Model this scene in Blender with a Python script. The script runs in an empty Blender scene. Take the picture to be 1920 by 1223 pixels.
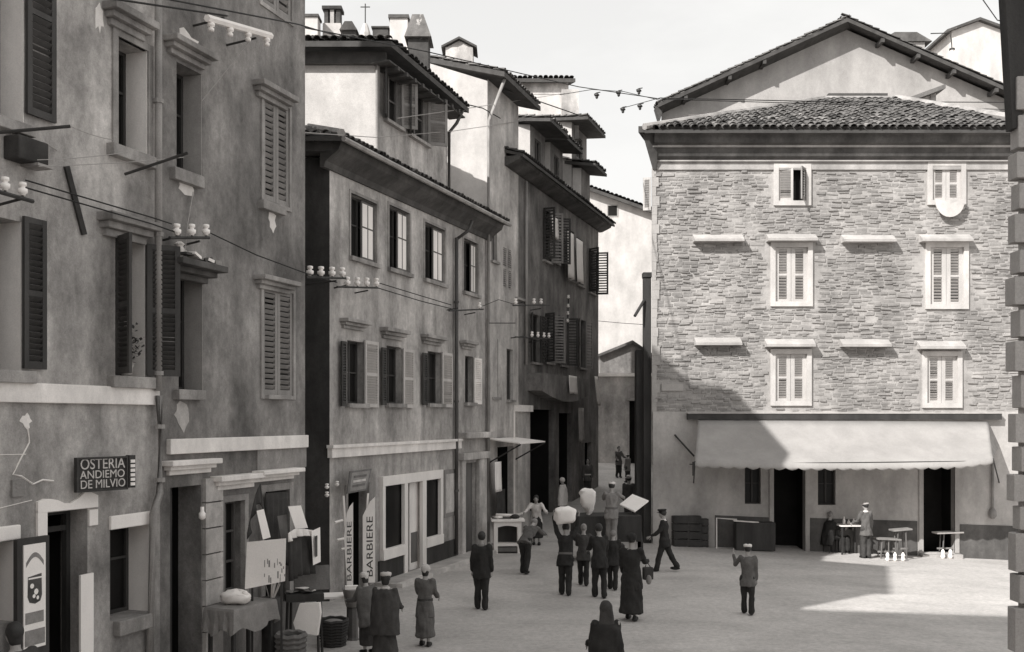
import bpy, bmesh, math, random
from mathutils import Vector, Matrix
random.seed(7)
scene = bpy.context.scene
COL = scene.collection
V = Vector
# ---------------------------------------------------------------- camera, sky, sun, exposure
CAM_H, FPX, CX, HY, IMW, IMH = 4.1, 1900.0, 960.0, 785.0, 1920.0, 1223.0
cam_data = bpy.data.cameras.new("camera")
cam = bpy.data.objects.new("camera", cam_data)
COL.objects.link(cam)
cam.location = (0, 0, CAM_H)
cam.rotation_euler = (math.pi / 2, 0, 0)
cam_data.sensor_width = 36.0
cam_data.lens = 36.0 * FPX / IMW
cam_data.shift_y = (HY - IMH / 2) / IMW
cam_data.clip_end = 2000.0
cam_data.clip_start = 0.05
scene.camera = cam

SUN_A, SUN_B = 1.0, 1.05            # light travels (A, 1, -B)
sun_dir = V((SUN_A, 1.0, -SUN_B)).normalized()
sun_data = bpy.data.lights.new("sun", 'SUN')
sun_data.energy = 2.2
sun_data.angle = math.radians(0.5)
sun_data.color = (1.0, 0.985, 0.96)
sun = bpy.data.objects.new("sun", sun_data)
COL.objects.link(sun)
sun.rotation_euler = sun_dir.to_track_quat('-Z', 'Y').to_euler()
sun.location = (-60, -60, 60)

world = bpy.data.worlds.new("World")
scene.world = world
world.use_nodes = True
wn, wl = world.node_tree.nodes, world.node_tree.links
for n in list(wn):
    wn.remove(n)
w_out = wn.new("ShaderNodeOutputWorld")
w_bg = wn.new("ShaderNodeBackground")
w_sky = wn.new("ShaderNodeTexSky")
w_sky.sky_type = 'NISHITA'
w_sky.sun_disc = False
w_sky.sun_elevation = math.atan2(SUN_B, math.hypot(SUN_A, 1.0))
w_sky.sun_rotation = math.atan2(-SUN_A, -1.0)
w_sky.air_density = 1.0
w_sky.dust_density = 2.5
w_bw = wn.new("ShaderNodeRGBToBW")
w_tc = wn.new("ShaderNodeTexCoord")
w_map = wn.new("ShaderNodeMapping")
w_map.inputs['Scale'].default_value = (1.6, 1.6, 4.2)
w_noise = wn.new("ShaderNodeTexNoise")
w_noise.inputs['Scale'].default_value = 1.7
w_noise.inputs['Detail'].default_value = 7.0
w_noise.inputs['Roughness'].default_value = 0.58
w_ramp = wn.new("ShaderNodeValToRGB")
w_ramp.color_ramp.elements[0].position = 0.42
w_ramp.color_ramp.elements[1].position = 0.60
w_mix = wn.new("ShaderNodeMix")
w_mix.data_type = 'RGBA'
w_mix.inputs['B'].default_value = (3.45, 3.43, 3.38, 1)
w_flat = wn.new("ShaderNodeMix")
w_flat.data_type = 'RGBA'
w_flat.inputs['Factor'].default_value = 0.72
w_flat.inputs['B'].default_value = (3.45, 3.43, 3.38, 1)
wl.new(w_sky.outputs[0], w_bw.inputs[0])
wl.new(w_bw.outputs[0], w_flat.inputs['A'])
wl.new(w_flat.outputs['Result'], w_mix.inputs['A'])
wl.new(w_tc.outputs['Generated'], w_map.inputs[0])
wl.new(w_map.outputs[0], w_noise.inputs[0])
wl.new(w_noise.outputs['Fac'], w_ramp.inputs[0])
wl.new(w_ramp.outputs[0], w_mix.inputs['Factor'])
wl.new(w_mix.outputs['Result'], w_bg.inputs[0])
wl.new(w_bg.outputs[0], w_out.inputs[0])
w_bg.inputs[1].default_value = 0.10
scene.view_settings.view_transform = 'Standard'
scene.view_settings.look = 'None'
scene.view_settings.exposure = 1.5
scene.view_settings.gamma = 1.0
scene.view_settings.use_curve_mapping = False
scene.cycles.max_bounces = 8
scene.cycles.diffuse_bounces = 5

# ---------------------------------------------------------------- geometry helpers
def ray(px, py):
    return V(((px - CX) / FPX, 1.0, (HY - py) / FPX))

def ground_z(x, y):
    z = 0.0
    if x > 5.0:
        z -= 0.045 * (x - 5.0) * min(1.0, max(0.0, (y - 8.0) / 16.0))
    if y > 33.5:
        z += min(2.2, 0.085 * (y - 33.5))
    return z

def ground(px, py):
    """the point of the ground seen at a pixel"""
    r = ray(px, py)
    t = 6.0
    while t < 90.0:
        p = V((0, 0, CAM_H)) + r * t
        if p.z <= ground_z(p.x, p.y):
            return V((p.x, p.y, ground_z(p.x, p.y)))
        t += 0.02
    return p

class Plane:
    def __init__(s, x, y, ux, uy):
        s.o = V((x, y, 0.0))
        s.u = V((ux, uy, 0.0)).normalized()
        n = V((s.u.y, -s.u.x, 0.0))
        if n.dot(V((0, 0, 0)) - s.o) < 0:
            n = -n
        s.n = n
    def at(s, px, py, d=0.0):
        r = ray(px, py)
        t = (s.o.dot(s.n) + d) / r.dot(s.n)
        p = r * t
        q = p - s.o
        return q.dot(s.u), p.z + CAM_H
    def S(s, px, d=0.0):
        return s.at(px, HY, d)[0]
    def Z(s, px, py, d=0.0):
        return s.at(px, py, d)[1]
    def w(s, a, d, z):
        return V((s.o.x + s.u.x * a + s.n.x * d, s.o.y + s.u.y * a + s.n.y * d, z))
    def p(s, px, py, d=0.0):
        a, z = s.at(px, py, d)
        return s.w(a, d, z)
    def mat3(s):
        return Matrix((s.u, V((0, 0, 1)), s.n)).transposed()   # local x=u, y=up, z=out

VPX = 1620.0
UX = (VPX - CX) / FPX
P_AB = Plane((572 - CX) / FPX * 18.5, 18.5, UX, 1.0)
gC = V(((860 - CX) / FPX * (FPX * CAM_H / 260.0), FPX * CAM_H / 260.0, 0))
P_C = Plane(gC.x, gC.y, UX, 1.0)
Y_S = 33.0
P_S = Plane(0, Y_S, 1, 0)

BASE = {}
def base_of(o):
    return BASE.get(o.name, V((0, 0, 0))) if o else V((0, 0, 0))

class MB:
    def __init__(s):
        s.v, s.f = [], []
    def add(s, vs, fs):
        k = len(s.v)
        s.v.extend(V(v) for v in vs)
        s.f.extend(tuple(i + k for i in f) for f in fs)
    def hexa(s, a, b):
        """two matching rings of 4 points: a (bottom/back) and b"""
        s.add(list(a) + list(b), [(3, 2, 1, 0), (4, 5, 6, 7), (0, 1, 5, 4), (1, 2, 6, 5), (2, 3, 7, 6), (3, 0, 4, 7)])
    def box(s, P, s0, s1, d0, d1, z0, z1):
        s.hexa([P.w(s0, d0, z0), P.w(s1, d0, z0), P.w(s1, d1, z0), P.w(s0, d1, z0)],
               [P.w(s0, d0, z1), P.w(s1, d0, z1), P.w(s1, d1, z1), P.w(s0, d1, z1)])
    def wbox(s, c, size, rz=0.0, tilt=None):
        hx, hy, hz = size[0] / 2, size[1] / 2, size[2] / 2
        m = Matrix.Rotation(rz, 3, 'Z')
        if tilt:
            m = m @ Matrix.Rotation(tilt[1], 3, tilt[0])
        c = V(c)
        pts = [c + m @ V((x, y, z)) for z in (-hz, hz) for x, y in ((-hx, -hy), (hx, -hy), (hx, hy), (-hx, hy))]
        s.hexa(pts[:4], pts[4:])
    def poly(s, pts):
        s.add(pts, [tuple(range(len(pts)))])
    def prism(s, P, pts, d0, d1):
        n = len(pts)
        s.add([P.w(a, d0, z) for a, z in pts] + [P.w(a, d1, z) for a, z in pts],
              [tuple(range(n - 1, -1, -1)), tuple(range(n, 2 * n))] + [(i, (i + 1) % n, n + (i + 1) % n, n + i) for i in range(n)])
    def extrude(s, pts, vec):
        n = len(pts)
        vec = V(vec)
        s.add([V(p) for p in pts] + [V(p) + vec for p in pts],
              [tuple(range(n - 1, -1, -1)), tuple(range(n, 2 * n))] + [(i, (i + 1) % n, n + (i + 1) % n, n + i) for i in range(n)])
    def tube(s, pts, r, seg=6, cap=True):
        pts = [V(p) for p in pts]
        rs = r if isinstance(r, (list, tuple)) else [r] * len(pts)
        k = len(s.v)
        for i, p in enumerate(pts):
            t = (pts[min(i + 1, len(pts) - 1)] - pts[max(i - 1, 0)]).normalized()
            a = t.cross(V((0, 0, 1)))
            if a.length < 1e-3:
                a = V((1, 0, 0))
            a.normalize()
            b = t.cross(a)
            for j in range(seg):
                q = 2 * math.pi * j / seg
                s.v.append(p + (a * math.cos(q) + b * math.sin(q)) * rs[i])
        for i in range(len(pts) - 1):
            for j in range(seg):
                j2 = (j + 1) % seg
                s.f.append((k + i * seg + j, k + i * seg + j2, k + (i + 1) * seg + j2, k + (i + 1) * seg + j))
        if cap:
            s.f.append(tuple(k + j for j in range(seg - 1, -1, -1)))
            s.f.append(tuple(k + (len(pts) - 1) * seg + j for j in range(seg)))
    def lathe(s, c, prof, seg=12, axis=None, squash=1.0):
        """profile [(r, h)] round an upright axis at c"""
        c = V(c)
        m = axis or Matrix.Identity(3)
        k = len(s.v)
        for r, h in prof:
            for j in range(seg):
                q = 2 * math.pi * j / seg
                s.v.append(c + m @ V((r * math.cos(q), r * math.sin(q) * squash, h)))
        for i in range(len(prof) - 1):
            for j in range(seg):
                j2 = (j + 1) % seg
                s.f.append((k + i * seg + j, k + i * seg + j2, k + (i + 1) * seg + j2, k + (i + 1) * seg + j))
        s.f.append(tuple(k + j for j in range(seg - 1, -1, -1)))
        s.f.append(tuple(k + (len(prof) - 1) * seg + j for j in range(seg)))
    def ell(s, c, rx, ry, rz, m=None, seg=12, rings=8):
        c = V(c)
        m = m or Matrix.Identity(3)
        k = len(s.v)
        s.v.append(c + m @ V((0, 0, -rz)))
        for i in range(1, rings):
            a = math.pi * i / rings
            for j in range(seg):
                q = 2 * math.pi * j / seg
                s.v.append(c + m @ V((rx * math.sin(a) * math.cos(q), ry * math.sin(a) * math.sin(q), -rz * math.cos(a))))
        s.v.append(c + m @ V((0, 0, rz)))
        top = len(s.v) - 1
        for j in range(seg):
            j2 = (j + 1) % seg
            s.f.append((k, k + 1 + j2, k + 1 + j))
            for i in range(rings - 2):
                s.f.append((k + 1 + i * seg + j, k + 1 + i * seg + j2, k + 1 + (i + 1) * seg + j2, k + 1 + (i + 1) * seg + j))
            s.f.append((k + 1 + (rings - 2) * seg + j, k + 1 + (rings - 2) * seg + j2, top))
    def mesh(s, name, off, smooth=False, fix=True):
        me = bpy.data.meshes.new(name)
        me.from_pydata([v - off for v in s.v], [], s.f)
        if fix:
            bm = bmesh.new()
            bm.from_mesh(me)
            bmesh.ops.recalc_face_normals(bm, faces=bm.faces)
            bm.to_mesh(me)
            bm.free()
        if smooth:
            me.polygons.foreach_set('use_smooth', [True] * len(me.polygons))
        me.update()
        return me
    def build(s, name, m, parent=None, smooth=False, bevel=0.0, fix=True):
        """link as one mesh object; parent's base is the local origin. Without a parent the object stands at its own foot."""
        if parent is not None:
            off = base_of(parent)
        else:
            xs = [v.x for v in s.v]; ys = [v.y for v in s.v]
            off = V(((min(xs) + max(xs)) / 2, (min(ys) + max(ys)) / 2, min(v.z for v in s.v)))
        me = s.mesh(name, off, smooth, fix)
        me.materials.append(m)
        o = bpy.data.objects.new(name, me)
        COL.objects.link(o)
        if parent is not None:
            o.parent = parent
        else:
            o.location = off
        BASE[o.name] = off
        if bevel:
            b = o.modifiers.new("bevel", 'BEVEL')
            b.width = bevel
            b.segments = 2
            b.limit_method = 'ANGLE'
        return o

def tag(o, label=None, cat=None, group=None, kind=None):
    if label: o['label'] = label
    if cat: o['category'] = cat
    if group: o['group'] = group
    if kind: o['kind'] = kind
    return o

def thing(name, label, cat, loc, group=None):
    o = bpy.data.objects.new(name, None)
    COL.objects.link(o)
    o.location = loc
    o.empty_display_size = 0.2
    BASE[o.name] = V(loc)
    return tag(o, label, cat, group)

def piece(name, me, parent, loc, rot3=None, scale=None):
    """a piece with shared mesh data, under parent; loc in world"""
    o = bpy.data.objects.new(name, me)
    COL.objects.link(o)
    o.parent = parent
    m = (rot3 or Matrix.Identity(3)).to_4x4()
    if scale:
        m = m @ Matrix.Diagonal((*scale, 1.0))
    m.translation = V(loc) - base_of(parent)
    o.matrix_local = m
    BASE[o.name] = V(loc)
    return o

# ---------------------------------------------------------------- materials
TINT = (1.035, 0.985, 0.945)
def grey(v):
    return (v * TINT[0], v * TINT[1], v * TINT[2], 1)
_mats = {}
def mat(name, v, v2=None, scale=3.0, stretch=(1, 1, 1), rough=0.85, bump=0.0, bscale=30.0, spots=None, streak=0.0, rnd=0.0, lo=0.35, hi=0.65, metal=0.0, spec=0.3, alpha=1.0, mott=0.0, grain=0.14):
    """grey surface: two tones mixed by noise, optional vertical streaks, patches of another tone, fine relief"""
    if name in _mats:
        return _mats[name]
    m = bpy.data.materials.new(name)
    _mats[name] = m
    m.use_nodes = True
    nt, ln = m.node_tree.nodes, m.node_tree.links
    b = nt['Principled BSDF']
    b.inputs['Roughness'].default_value = rough
    b.inputs['Metallic'].default_value = metal
    b.inputs['Specular IOR Level'].default_value = spec
    g = nt.new('ShaderNodeNewGeometry')
    def noise(sc, st, det=6, ro=0.6):
        mp = nt.new('ShaderNodeMapping')
        mp.inputs['Scale'].default_value = st
        ln.new(g.outputs['Position'], mp.inputs[0])
        t = nt.new('ShaderNodeTexNoise')
        t.inputs['Scale'].default_value = sc
        t.inputs['Detail'].default_value = det
        t.inputs['Roughness'].default_value = ro
        ln.new(mp.outputs[0], t.inputs[0])
        return t.outputs['Fac']
    def ramp(src, a, c):
        r = nt.new('ShaderNodeMapRange')
        r.inputs['From Min'].default_value = a
        r.inputs['From Max'].default_value = c
        ln.new(src, r.inputs['Value'])
        return r.outputs[0]
    def mix(f, a, c):
        x = nt.new('ShaderNodeMix')
        x.data_type = 'RGBA'
        if isinstance(f, float): x.inputs['Factor'].default_value = f
        else: ln.new(f, x.inputs['Factor'])
        for k, val in (('A', a), ('B', c)):
            if isinstance(val, tuple): x.inputs[k].default_value = val
            else: ln.new(val, x.inputs[k])
        return x.outputs['Result']
    col = grey(v)
    if v2 is not None:
        col = mix(ramp(noise(scale, stretch), lo, hi), grey(v), grey(v2))
    if streak:
        f = ramp(noise(1.7, (1, 1, 0.22), 4, .6), 0.45, 0.72)
        mu = nt.new('ShaderNodeMath'); mu.operation = 'MULTIPLY'; mu.inputs[1].default_value = abs(streak)
        ln.new(f, mu.inputs[0])
        col = mix(mu.outputs[0], col, grey(min(0.8, v * 2.1)) if streak > 0 else grey(v * 0.35))
    if spots:
        sv, sth, ssc = spots
        f = ramp(noise(ssc, (1, 1, 0.7), 7, 0.62), sth, sth + 0.05)
        col = mix(f, col, grey(sv))
    if rnd:
        oi = nt.new('ShaderNodeObjectInfo')
        r = nt.new('ShaderNodeMapRange')
        r.inputs['To Min'].default_value = 1 - rnd
        r.inputs['To Max'].default_value = 1 + rnd
        ln.new(oi.outputs['Random'], r.inputs['Value'])
        x = nt.new('ShaderNodeVectorMath'); x.operation = 'SCALE'
        if isinstance(col, tuple): x.inputs[0].default_value = col[:3]
        else: ln.new(col, x.inputs[0])
        ln.new(r.outputs[0], x.inputs['Scale'])
        col = x.outputs[0]
    def scaled(col, fac):
        x = nt.new('ShaderNodeVectorMath'); x.operation = 'SCALE'
        if isinstance(col, tuple): x.inputs[0].default_value = col[:3]
        else: ln.new(col, x.inputs[0])
        ln.new(fac, x.inputs['Scale'])
        return x.outputs[0]
    def rng(src, a, c, lo_, hi_):
        r = nt.new('ShaderNodeMapRange')
        r.inputs['From Min'].default_value = a; r.inputs['From Max'].default_value = c
        r.inputs['To Min'].default_value = lo_; r.inputs['To Max'].default_value = hi_
        ln.new(src, r.inputs['Value'])
        return r.outputs[0]
    if mott:      # soot, damp and scrubbed patches with runs of dirt
        col = scaled(col, rng(noise(.9, (1, 1, .7), 12, .70), .30, .70, 1 - .60 * mott, 1 + .72 * mott))
        col = scaled(col, rng(noise(1.9, (1, 1, .22), 3, .55), .32, .70, 1 - .34 * mott, 1 + .42 * mott))
        col = scaled(col, rng(noise(9.0, (1, 1, .8), 10, .75), .30, .70, 1 - .30 * mott, 1 + .32 * mott))
    if grain:
        col = scaled(col, rng(noise(55.0, (1, 1, 1), 3, .7), .28, .72, 1 - grain, 1 + grain))
    if isinstance(col, tuple): b.inputs['Base Color'].default_value = col
    else: ln.new(col, b.inputs['Base Color'])
    if bump:
        bp = nt.new('ShaderNodeBump')
        bp.inputs['Strength'].default_value = bump
        bp.inputs['Distance'].default_value = 0.02
        ln.new(noise(bscale, (1, 1, 1), 8, 0.65), bp.inputs['Height'])
        ln.new(bp.outputs[0], b.inputs['Normal'])
    if alpha < 1.0:
        b.inputs['Alpha'].default_value = alpha
    return m

M = {}
M['plasterA'] = mat('dark_render_plaster', 0.248, 0.376, 0.9, (1, 1, 0.6), 0.9, 0.6, 14, (0.42, 0.70, 1.7), 0.35, mott=.75)
M['plasterB'] = mat('sooty_plaster', 0.137, 0.215, 0.8, (1, 1, 0.45), 0.9, 0.6, 14, (0.32, 0.72, 1.9), 0.25, mott=.8)
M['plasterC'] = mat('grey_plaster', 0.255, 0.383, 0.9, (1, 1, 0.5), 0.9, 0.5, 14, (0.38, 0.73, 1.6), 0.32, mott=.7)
M['plasterD'] = mat('mid_plaster', 0.300, 0.450, 1.0, (1, 1, 0.5), 0.9, 0.45, 12, (0.5, 0.7, 1.6), 0.3, mott=.6)
M['plasterE'] = mat('brown_plaster', 0.125, 0.200, 1.0, (1, 1, 0.4), 0.9, 0.45, 12, (0.3, 0.72, 1.6), 0.3, mott=.75)
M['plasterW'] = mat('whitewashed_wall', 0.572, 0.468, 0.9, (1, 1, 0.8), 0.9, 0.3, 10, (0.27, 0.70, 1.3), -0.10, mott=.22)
M['plasterG'] = mat('gable_plaster', 0.388, 0.325, 0.5, (1, 1, 0.8), 0.9, 0.3, 10, (0.22, 0.70, 1.2), -0.10, mott=.25)
M['shopwall'] = mat('shop_front_plaster', 0.442, 0.325, 0.8, (1, 1, 0.7), 0.9, 0.3, 10, (0.2, 0.72, 1.1), -0.12, mott=.3)
M['shopdado'] = mat('shop_dado_plaster', 0.065, 0.11, 1.2, (1, 1, 0.6), 0.9, 0.4, 12, (0.22, 0.70, 2.2), -0.15, mott=.5)
M['band'] = mat('worn_stone_band', 0.84, 0.68, 1.6, (1, 1, 0.5), 0.9, 0.3, 16, (0.30, 0.70, 2.4), -0.22, mott=.22, grain=.08)
M['trim'] = mat('grey_stone_trim', 0.338, 0.208, 2.0, (1, 1, 0.6), 0.9, 0.4, 18, (0.45, 0.66, 2.0), -0.2, mott=.5)
M['whitetrim'] = mat('whitewashed_trim', 0.88, 0.80, 2.2, (1, 1, 0.8), 0.85, 0.2, 16, (0.35, 0.76, 3.0), 0.0, grain=.06)
M['reveal'] = mat('pale_reveal', 0.82, 0.68, 1.5, (1, 1, 0.4), 0.9, 0.2, 14, None, -0.12, mott=.14, grain=.08)
M['mortar'] = mat('rubble_mortar', 0.284, 0.370, 2.4, (1, 1, 1.4), 0.95, 0.8, 22, (0.08, 0.70, 4.0), 0.0, mott=.3)
M['stone'] = mat('rubble_stone', 0.330, 0.225, 1.1, (1, 1, 1), 0.92, 0.7, 20, (0.09, 0.72, 3.4), 0.0, rnd=0.16, mott=.3)
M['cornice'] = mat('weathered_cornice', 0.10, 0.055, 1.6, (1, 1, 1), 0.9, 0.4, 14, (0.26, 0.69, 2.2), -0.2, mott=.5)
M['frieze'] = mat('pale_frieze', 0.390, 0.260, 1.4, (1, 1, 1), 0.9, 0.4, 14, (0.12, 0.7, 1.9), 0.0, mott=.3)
M['tile'] = mat('roof_tile', 0.13, 0.075, 2.0, (1, 1, 1), 0.9, 0.5, 20, (0.32, 0.66, 2.5), rnd=0.55, mott=.5)
M['roofbase'] = mat('roof_bed', 0.05, 0.08, 2.0)
M['ridgecap'] = mat('mortar_hip_cap', 0.34, 0.22, 2.0, bump=0.5, mott=.4)
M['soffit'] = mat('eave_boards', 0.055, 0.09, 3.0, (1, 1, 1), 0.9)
M['wooddark'] = mat('dark_wood', 0.030, 0.055, 3.0, (1, 1, 0.2), 0.75, 0.3, 20)
M['woodgrey'] = mat('weathered_wood', 0.16, 0.10, 4.0, (1, 1, 0.2), 0.8, 0.3, 20)
M['shutdark'] = mat('dark_shutter_paint', 0.040, 0.07, 3.0, (1, 1, 0.3), 0.7, 0.2, 20)
M['shutmid'] = mat('grey_shutter_paint', 0.286, 0.195, 3.0, (1, 1, 0.3), 0.75, 0.2, 20)
M['shutlight'] = mat('pale_shutter_paint', 0.520, 0.416, 2.5, (1, 1, 0.3), 0.75, 0.2, 20)
M['frameW'] = mat('white_window_frame', 0.82, 0.72, 2.0, (1, 1, 0.5), 0.75, 0.2, 18, None, -0.10, grain=.07)
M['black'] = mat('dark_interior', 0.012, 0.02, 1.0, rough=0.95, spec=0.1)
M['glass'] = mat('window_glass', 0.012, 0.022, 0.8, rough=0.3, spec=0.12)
M['curtain'] = mat('white_curtain', 0.88, 0.80, 2.0, (3, 3, 0.5), 0.9, grain=.05)
M['stoneframe'] = mat('pale_stone_frame', 0.546, 0.442, 2.0, (1, 1, 0.5), 0.85, 0.3, 18, None, -0.15, mott=.2)
M['hoodstone'] = mat('pale_ledge', 0.405, 0.324, 1.5, (1, 1, 1), 0.9, 0.3, 14, None, 0.0, mott=.25)
M['alley_shade'] = mat('shade_painted_wall', 0.030, 0.05, 1.0, (1, 1, .5), 0.9, 0.4, 12, (0.2, 0.75, 1.8), 0.0, mott=.6)  # near-black: the deep shade of the alley is painted into the wall colour
M['kerchief'] = mat('pale_kerchief', 0.55, 0.42, 4.0, rough=.95, bump=.3, bscale=14)
M['iron'] = mat('dark_iron', 0.03, 0.05, 5.0, rough=0.6)
M['zinc'] = mat('zinc_pipe', 0.36, 0.22, 3.0, (1, 1, 0.4), 0.6, 0.1, 20)
M['zincdark'] = mat('sooty_pipe', 0.06, 0.10, 3.0, (1, 1, 0.4), 0.7)
M['porcelain'] = mat('porcelain_insulator', 0.90, rough=0.25, spec=0.5, grain=.03)
M['whitebar'] = mat('white_painted_bar', 0.88, 0.8, 4.0, grain=.06)
M['wire'] = mat('overhead_wire', 0.025, rough=0.7)
M['wirelight'] = mat('pale_cord', 0.35, rough=0.8)
M['cloth'] = mat('white_cloth', 0.88, 0.80, 3.0, rough=0.95, bump=0.2, bscale=12, grain=.06)
M['clothgrey'] = mat('grey_cloth', 0.26, 0.18, 3.0, rough=0.95, bump=0.3, bscale=10)
M['clothdark'] = mat('dark_cloth', 0.035, 0.06, 3.0, rough=0.95, bump=0.3, bscale=10)
M['awning'] = mat('canvas_awning', 0.33, 0.28, 0.8, (1, 1, 0.4), 0.95, 0.15, 8, None, -0.05, mott=.12)
M['signdark'] = mat('sign_board_dark', 0.035, 0.05, 4.0)
M['letter'] = mat('sign_letter_pale', 0.62, 0.48, 6.0)
M['paper'] = mat('printed_paper', 0.88, 0.82, 3.0, grain=.06)
M['ink'] = mat('printed_ink', 0.05, 0.09, 8.0)
M['inkgrey'] = mat('faded_ink', 0.20, 0.28, 8.0)
M['leaf'] = mat('plant_leaf', 0.045, 0.08, 9.0)
M['skin'] = mat('skin', 0.36, 0.31, 6.0, rough=0.6)
M['hairdark'] = mat('dark_hair', 0.025, 0.04, 14.0, rough=0.6)
M['hairgrey'] = mat('grey_hair', 0.26, 0.18, 14.0, rough=0.7)
M['suit'] = mat('dark_wool', 0.022, 0.034, 5.0, rough=0.95, bump=0.3, bscale=14)
M['suit2'] = mat('charcoal_wool', 0.045, 0.065, 5.0, rough=0.95, bump=0.3, bscale=14)
M['coatgrey'] = mat('grey_wool', 0.13, 0.09, 5.0, rough=0.95, bump=0.3, bscale=14)
M['shirtgrey'] = mat('grey_shirt', 0.26, 0.19, 4.0, rough=0.95, bump=0.3, bscale=14)
M['shirtwhite'] = mat('white_shirt', 0.70, 0.6, 4.0, rough=0.95, bump=0.2, bscale=14)
M['shoe'] = mat('black_leather', 0.018, rough=0.5)

def ground_material():
    m = mat('trodden_square', 0.525, 0.397, 0.35, (1, 1, 1), 0.95, 0.6, 26, (0.20, 0.71, 0.8), 0.0)
    nt, ln = m.node_tree.nodes, m.node_tree.links
    b = nt['Principled BSDF']
    src = b.inputs['Base Color'].links[0].from_socket
    g = nt.new('ShaderNodeNewGeometry')
    mp = nt.new('ShaderNodeMapping'); mp.inputs['Scale'].default_value = (0.55, 1.1, 1)
    mp.inputs['Rotation'].default_value = (0, 0, 0.10)
    t = nt.new('ShaderNodeTexNoise'); t.inputs['Scale'].default_value = 1.1; t.inputs['Detail'].default_value = 8
    r = nt.new('ShaderNodeMapRange'); r.inputs['From Min'].default_value = 0.5; r.inputs['From Max'].default_value = 0.72
    r.inputs['To Max'].default_value = 0.42
    x = nt.new('ShaderNodeMix'); x.data_type = 'RGBA'
    x.inputs['B'].default_value = grey(0.29)
    ln.new(g.outputs['Position'], mp.inputs[0]); ln.new(mp.outputs[0], t.inputs[0]); ln.new(t.outputs['Fac'], r.inputs['Value'])
    ln.new(r.outputs[0], x.inputs['Factor']); ln.new(src, x.inputs['A'])
    t2 = nt.new('ShaderNodeTexNoise'); t2.inputs['Scale'].default_value = 9.0; t2.inputs['Detail'].default_value = 8; t2.inputs['Roughness'].default_value = 0.7
    ln.new(g.outputs['Position'], t2.inputs[0])
    r2 = nt.new('ShaderNodeMapRange'); r2.inputs['From Min'].default_value = 0.3; r2.inputs['From Max'].default_value = 0.7
    r2.inputs['To Min'].default_value = 0.78; r2.inputs['To Max'].default_value = 1.15
    ln.new(t2.outputs['Fac'], r2.inputs['Value'])
    vm = nt.new('ShaderNodeVectorMath'); vm.operation = 'SCALE'
    ln.new(x.outputs['Result'], vm.inputs[0]); ln.new(r2.outputs[0], vm.inputs['Scale'])
    ln.new(vm.outputs[0], b.inputs['Base Color'])
    return m
# ---------------------------------------------------------------- building helpers
def rect(P, x0, x1, yt, yb, d=0.0):
    xm = (x0 + x1) / 2
    a, b = P.S(x0, d), P.S(x1, d)
    return (min(a, b), max(a, b), P.Z(xm, yb, d), P.Z(xm, yt, d))

def wall_grid(mb, P, s0, s1, z0, zt0, zt1, openings=(), reveal=0.22, d=0.0, z0b=None):
    """front sheet with openings and their reveals; top (and foot) may slope"""
    ss = sorted(set([s0, s1] + [o[0] for o in openings] + [o[1] for o in openings]))
    zz = sorted(set([z0, min(zt0, zt1)] + [o[2] for o in openings] + [o[3] for o in openings]))
    ss = [s for s in ss if s0 <= s <= s1]
    zz = [z for z in zz if z0 <= z <= min(zt0, zt1)]
    def top(s):
        return zt0 + (zt1 - zt0) * (s - s0) / (s1 - s0)
    def foot(s):
        return z0 if z0b is None else z0 + (z0b - z0) * (s - s0) / (s1 - s0)
    idx = {}
    def vid(i, j):
        if (i, j) not in idx:
            z = top(ss[i]) if j == len(zz) - 1 else (foot(ss[i]) if j == 0 else zz[j])
            idx[(i, j)] = len(mb.v)
            mb.v.append(P.w(ss[i], d, z))
        return idx[(i, j)]
    for i in range(len(ss) - 1):
        for j in range(len(zz) - 1):
            cs, cz = (ss[i] + ss[i + 1]) / 2, (zz[j] + zz[j + 1]) / 2
            if any(o[0] < cs < o[1] and o[2] < cz < o[3] for o in openings):
                continue
            mb.f.append((vid(i, j), vid(i + 1, j), vid(i + 1, j + 1), vid(i, j + 1)))
    for o in openings:
        a, b, c, e = o[:4]
        q = [(a, c), (b, c), (b, e), (a, e)]
        for k in range(4):
            (sa, za), (sb, zb) = q[k], q[(k + 1) % 4]
            mb.poly([P.w(sa, d, za), P.w(sb, d, zb), P.w(sb, d - reveal, zb), P.w(sa, d - reveal, za)])

def add_frame(mb, P, r, w, d0, d1, bottom=True, proud=0.0):
    a, b, c, e = r
    mb.box(P, a - w * proud, a + w * (1 - proud), d0, d1, c, e)
    mb.box(P, b - w * (1 - proud), b + w * proud, d0, d1, c, e)
    mb.box(P, a + w * (1 - proud), b - w * (1 - proud), d0, d1, e - w * (1 - proud), e + w * proud)
    if bottom:
        mb.box(P, a + w * (1 - proud), b - w * (1 - proud), d0, d1, c - w * proud, c + w * (1 - proud))

def surround(house, P, r, w, m, out=0.05, name='window_surround', bottom=True):
    """stone or plaster frame round an opening, butted pieces, standing proud of the wall"""
    a, b, c, e = r
    mb = MB()
    mb.box(P, a - w, a + 0.002, -0.05, out, c - (w if bottom else 0), e + w)
    mb.box(P, b - 0.002, b + w, -0.05, out, c - (w if bottom else 0), e + w)
    mb.box(P, a + 0.002, b - 0.002, -0.05, out - 0.003, e, e + w)
    if bottom:
        mb.box(P, a + 0.002, b - 0.002, -0.05, out - 0.003, c - w, c)
    return mb.build(name, m, house)

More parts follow.
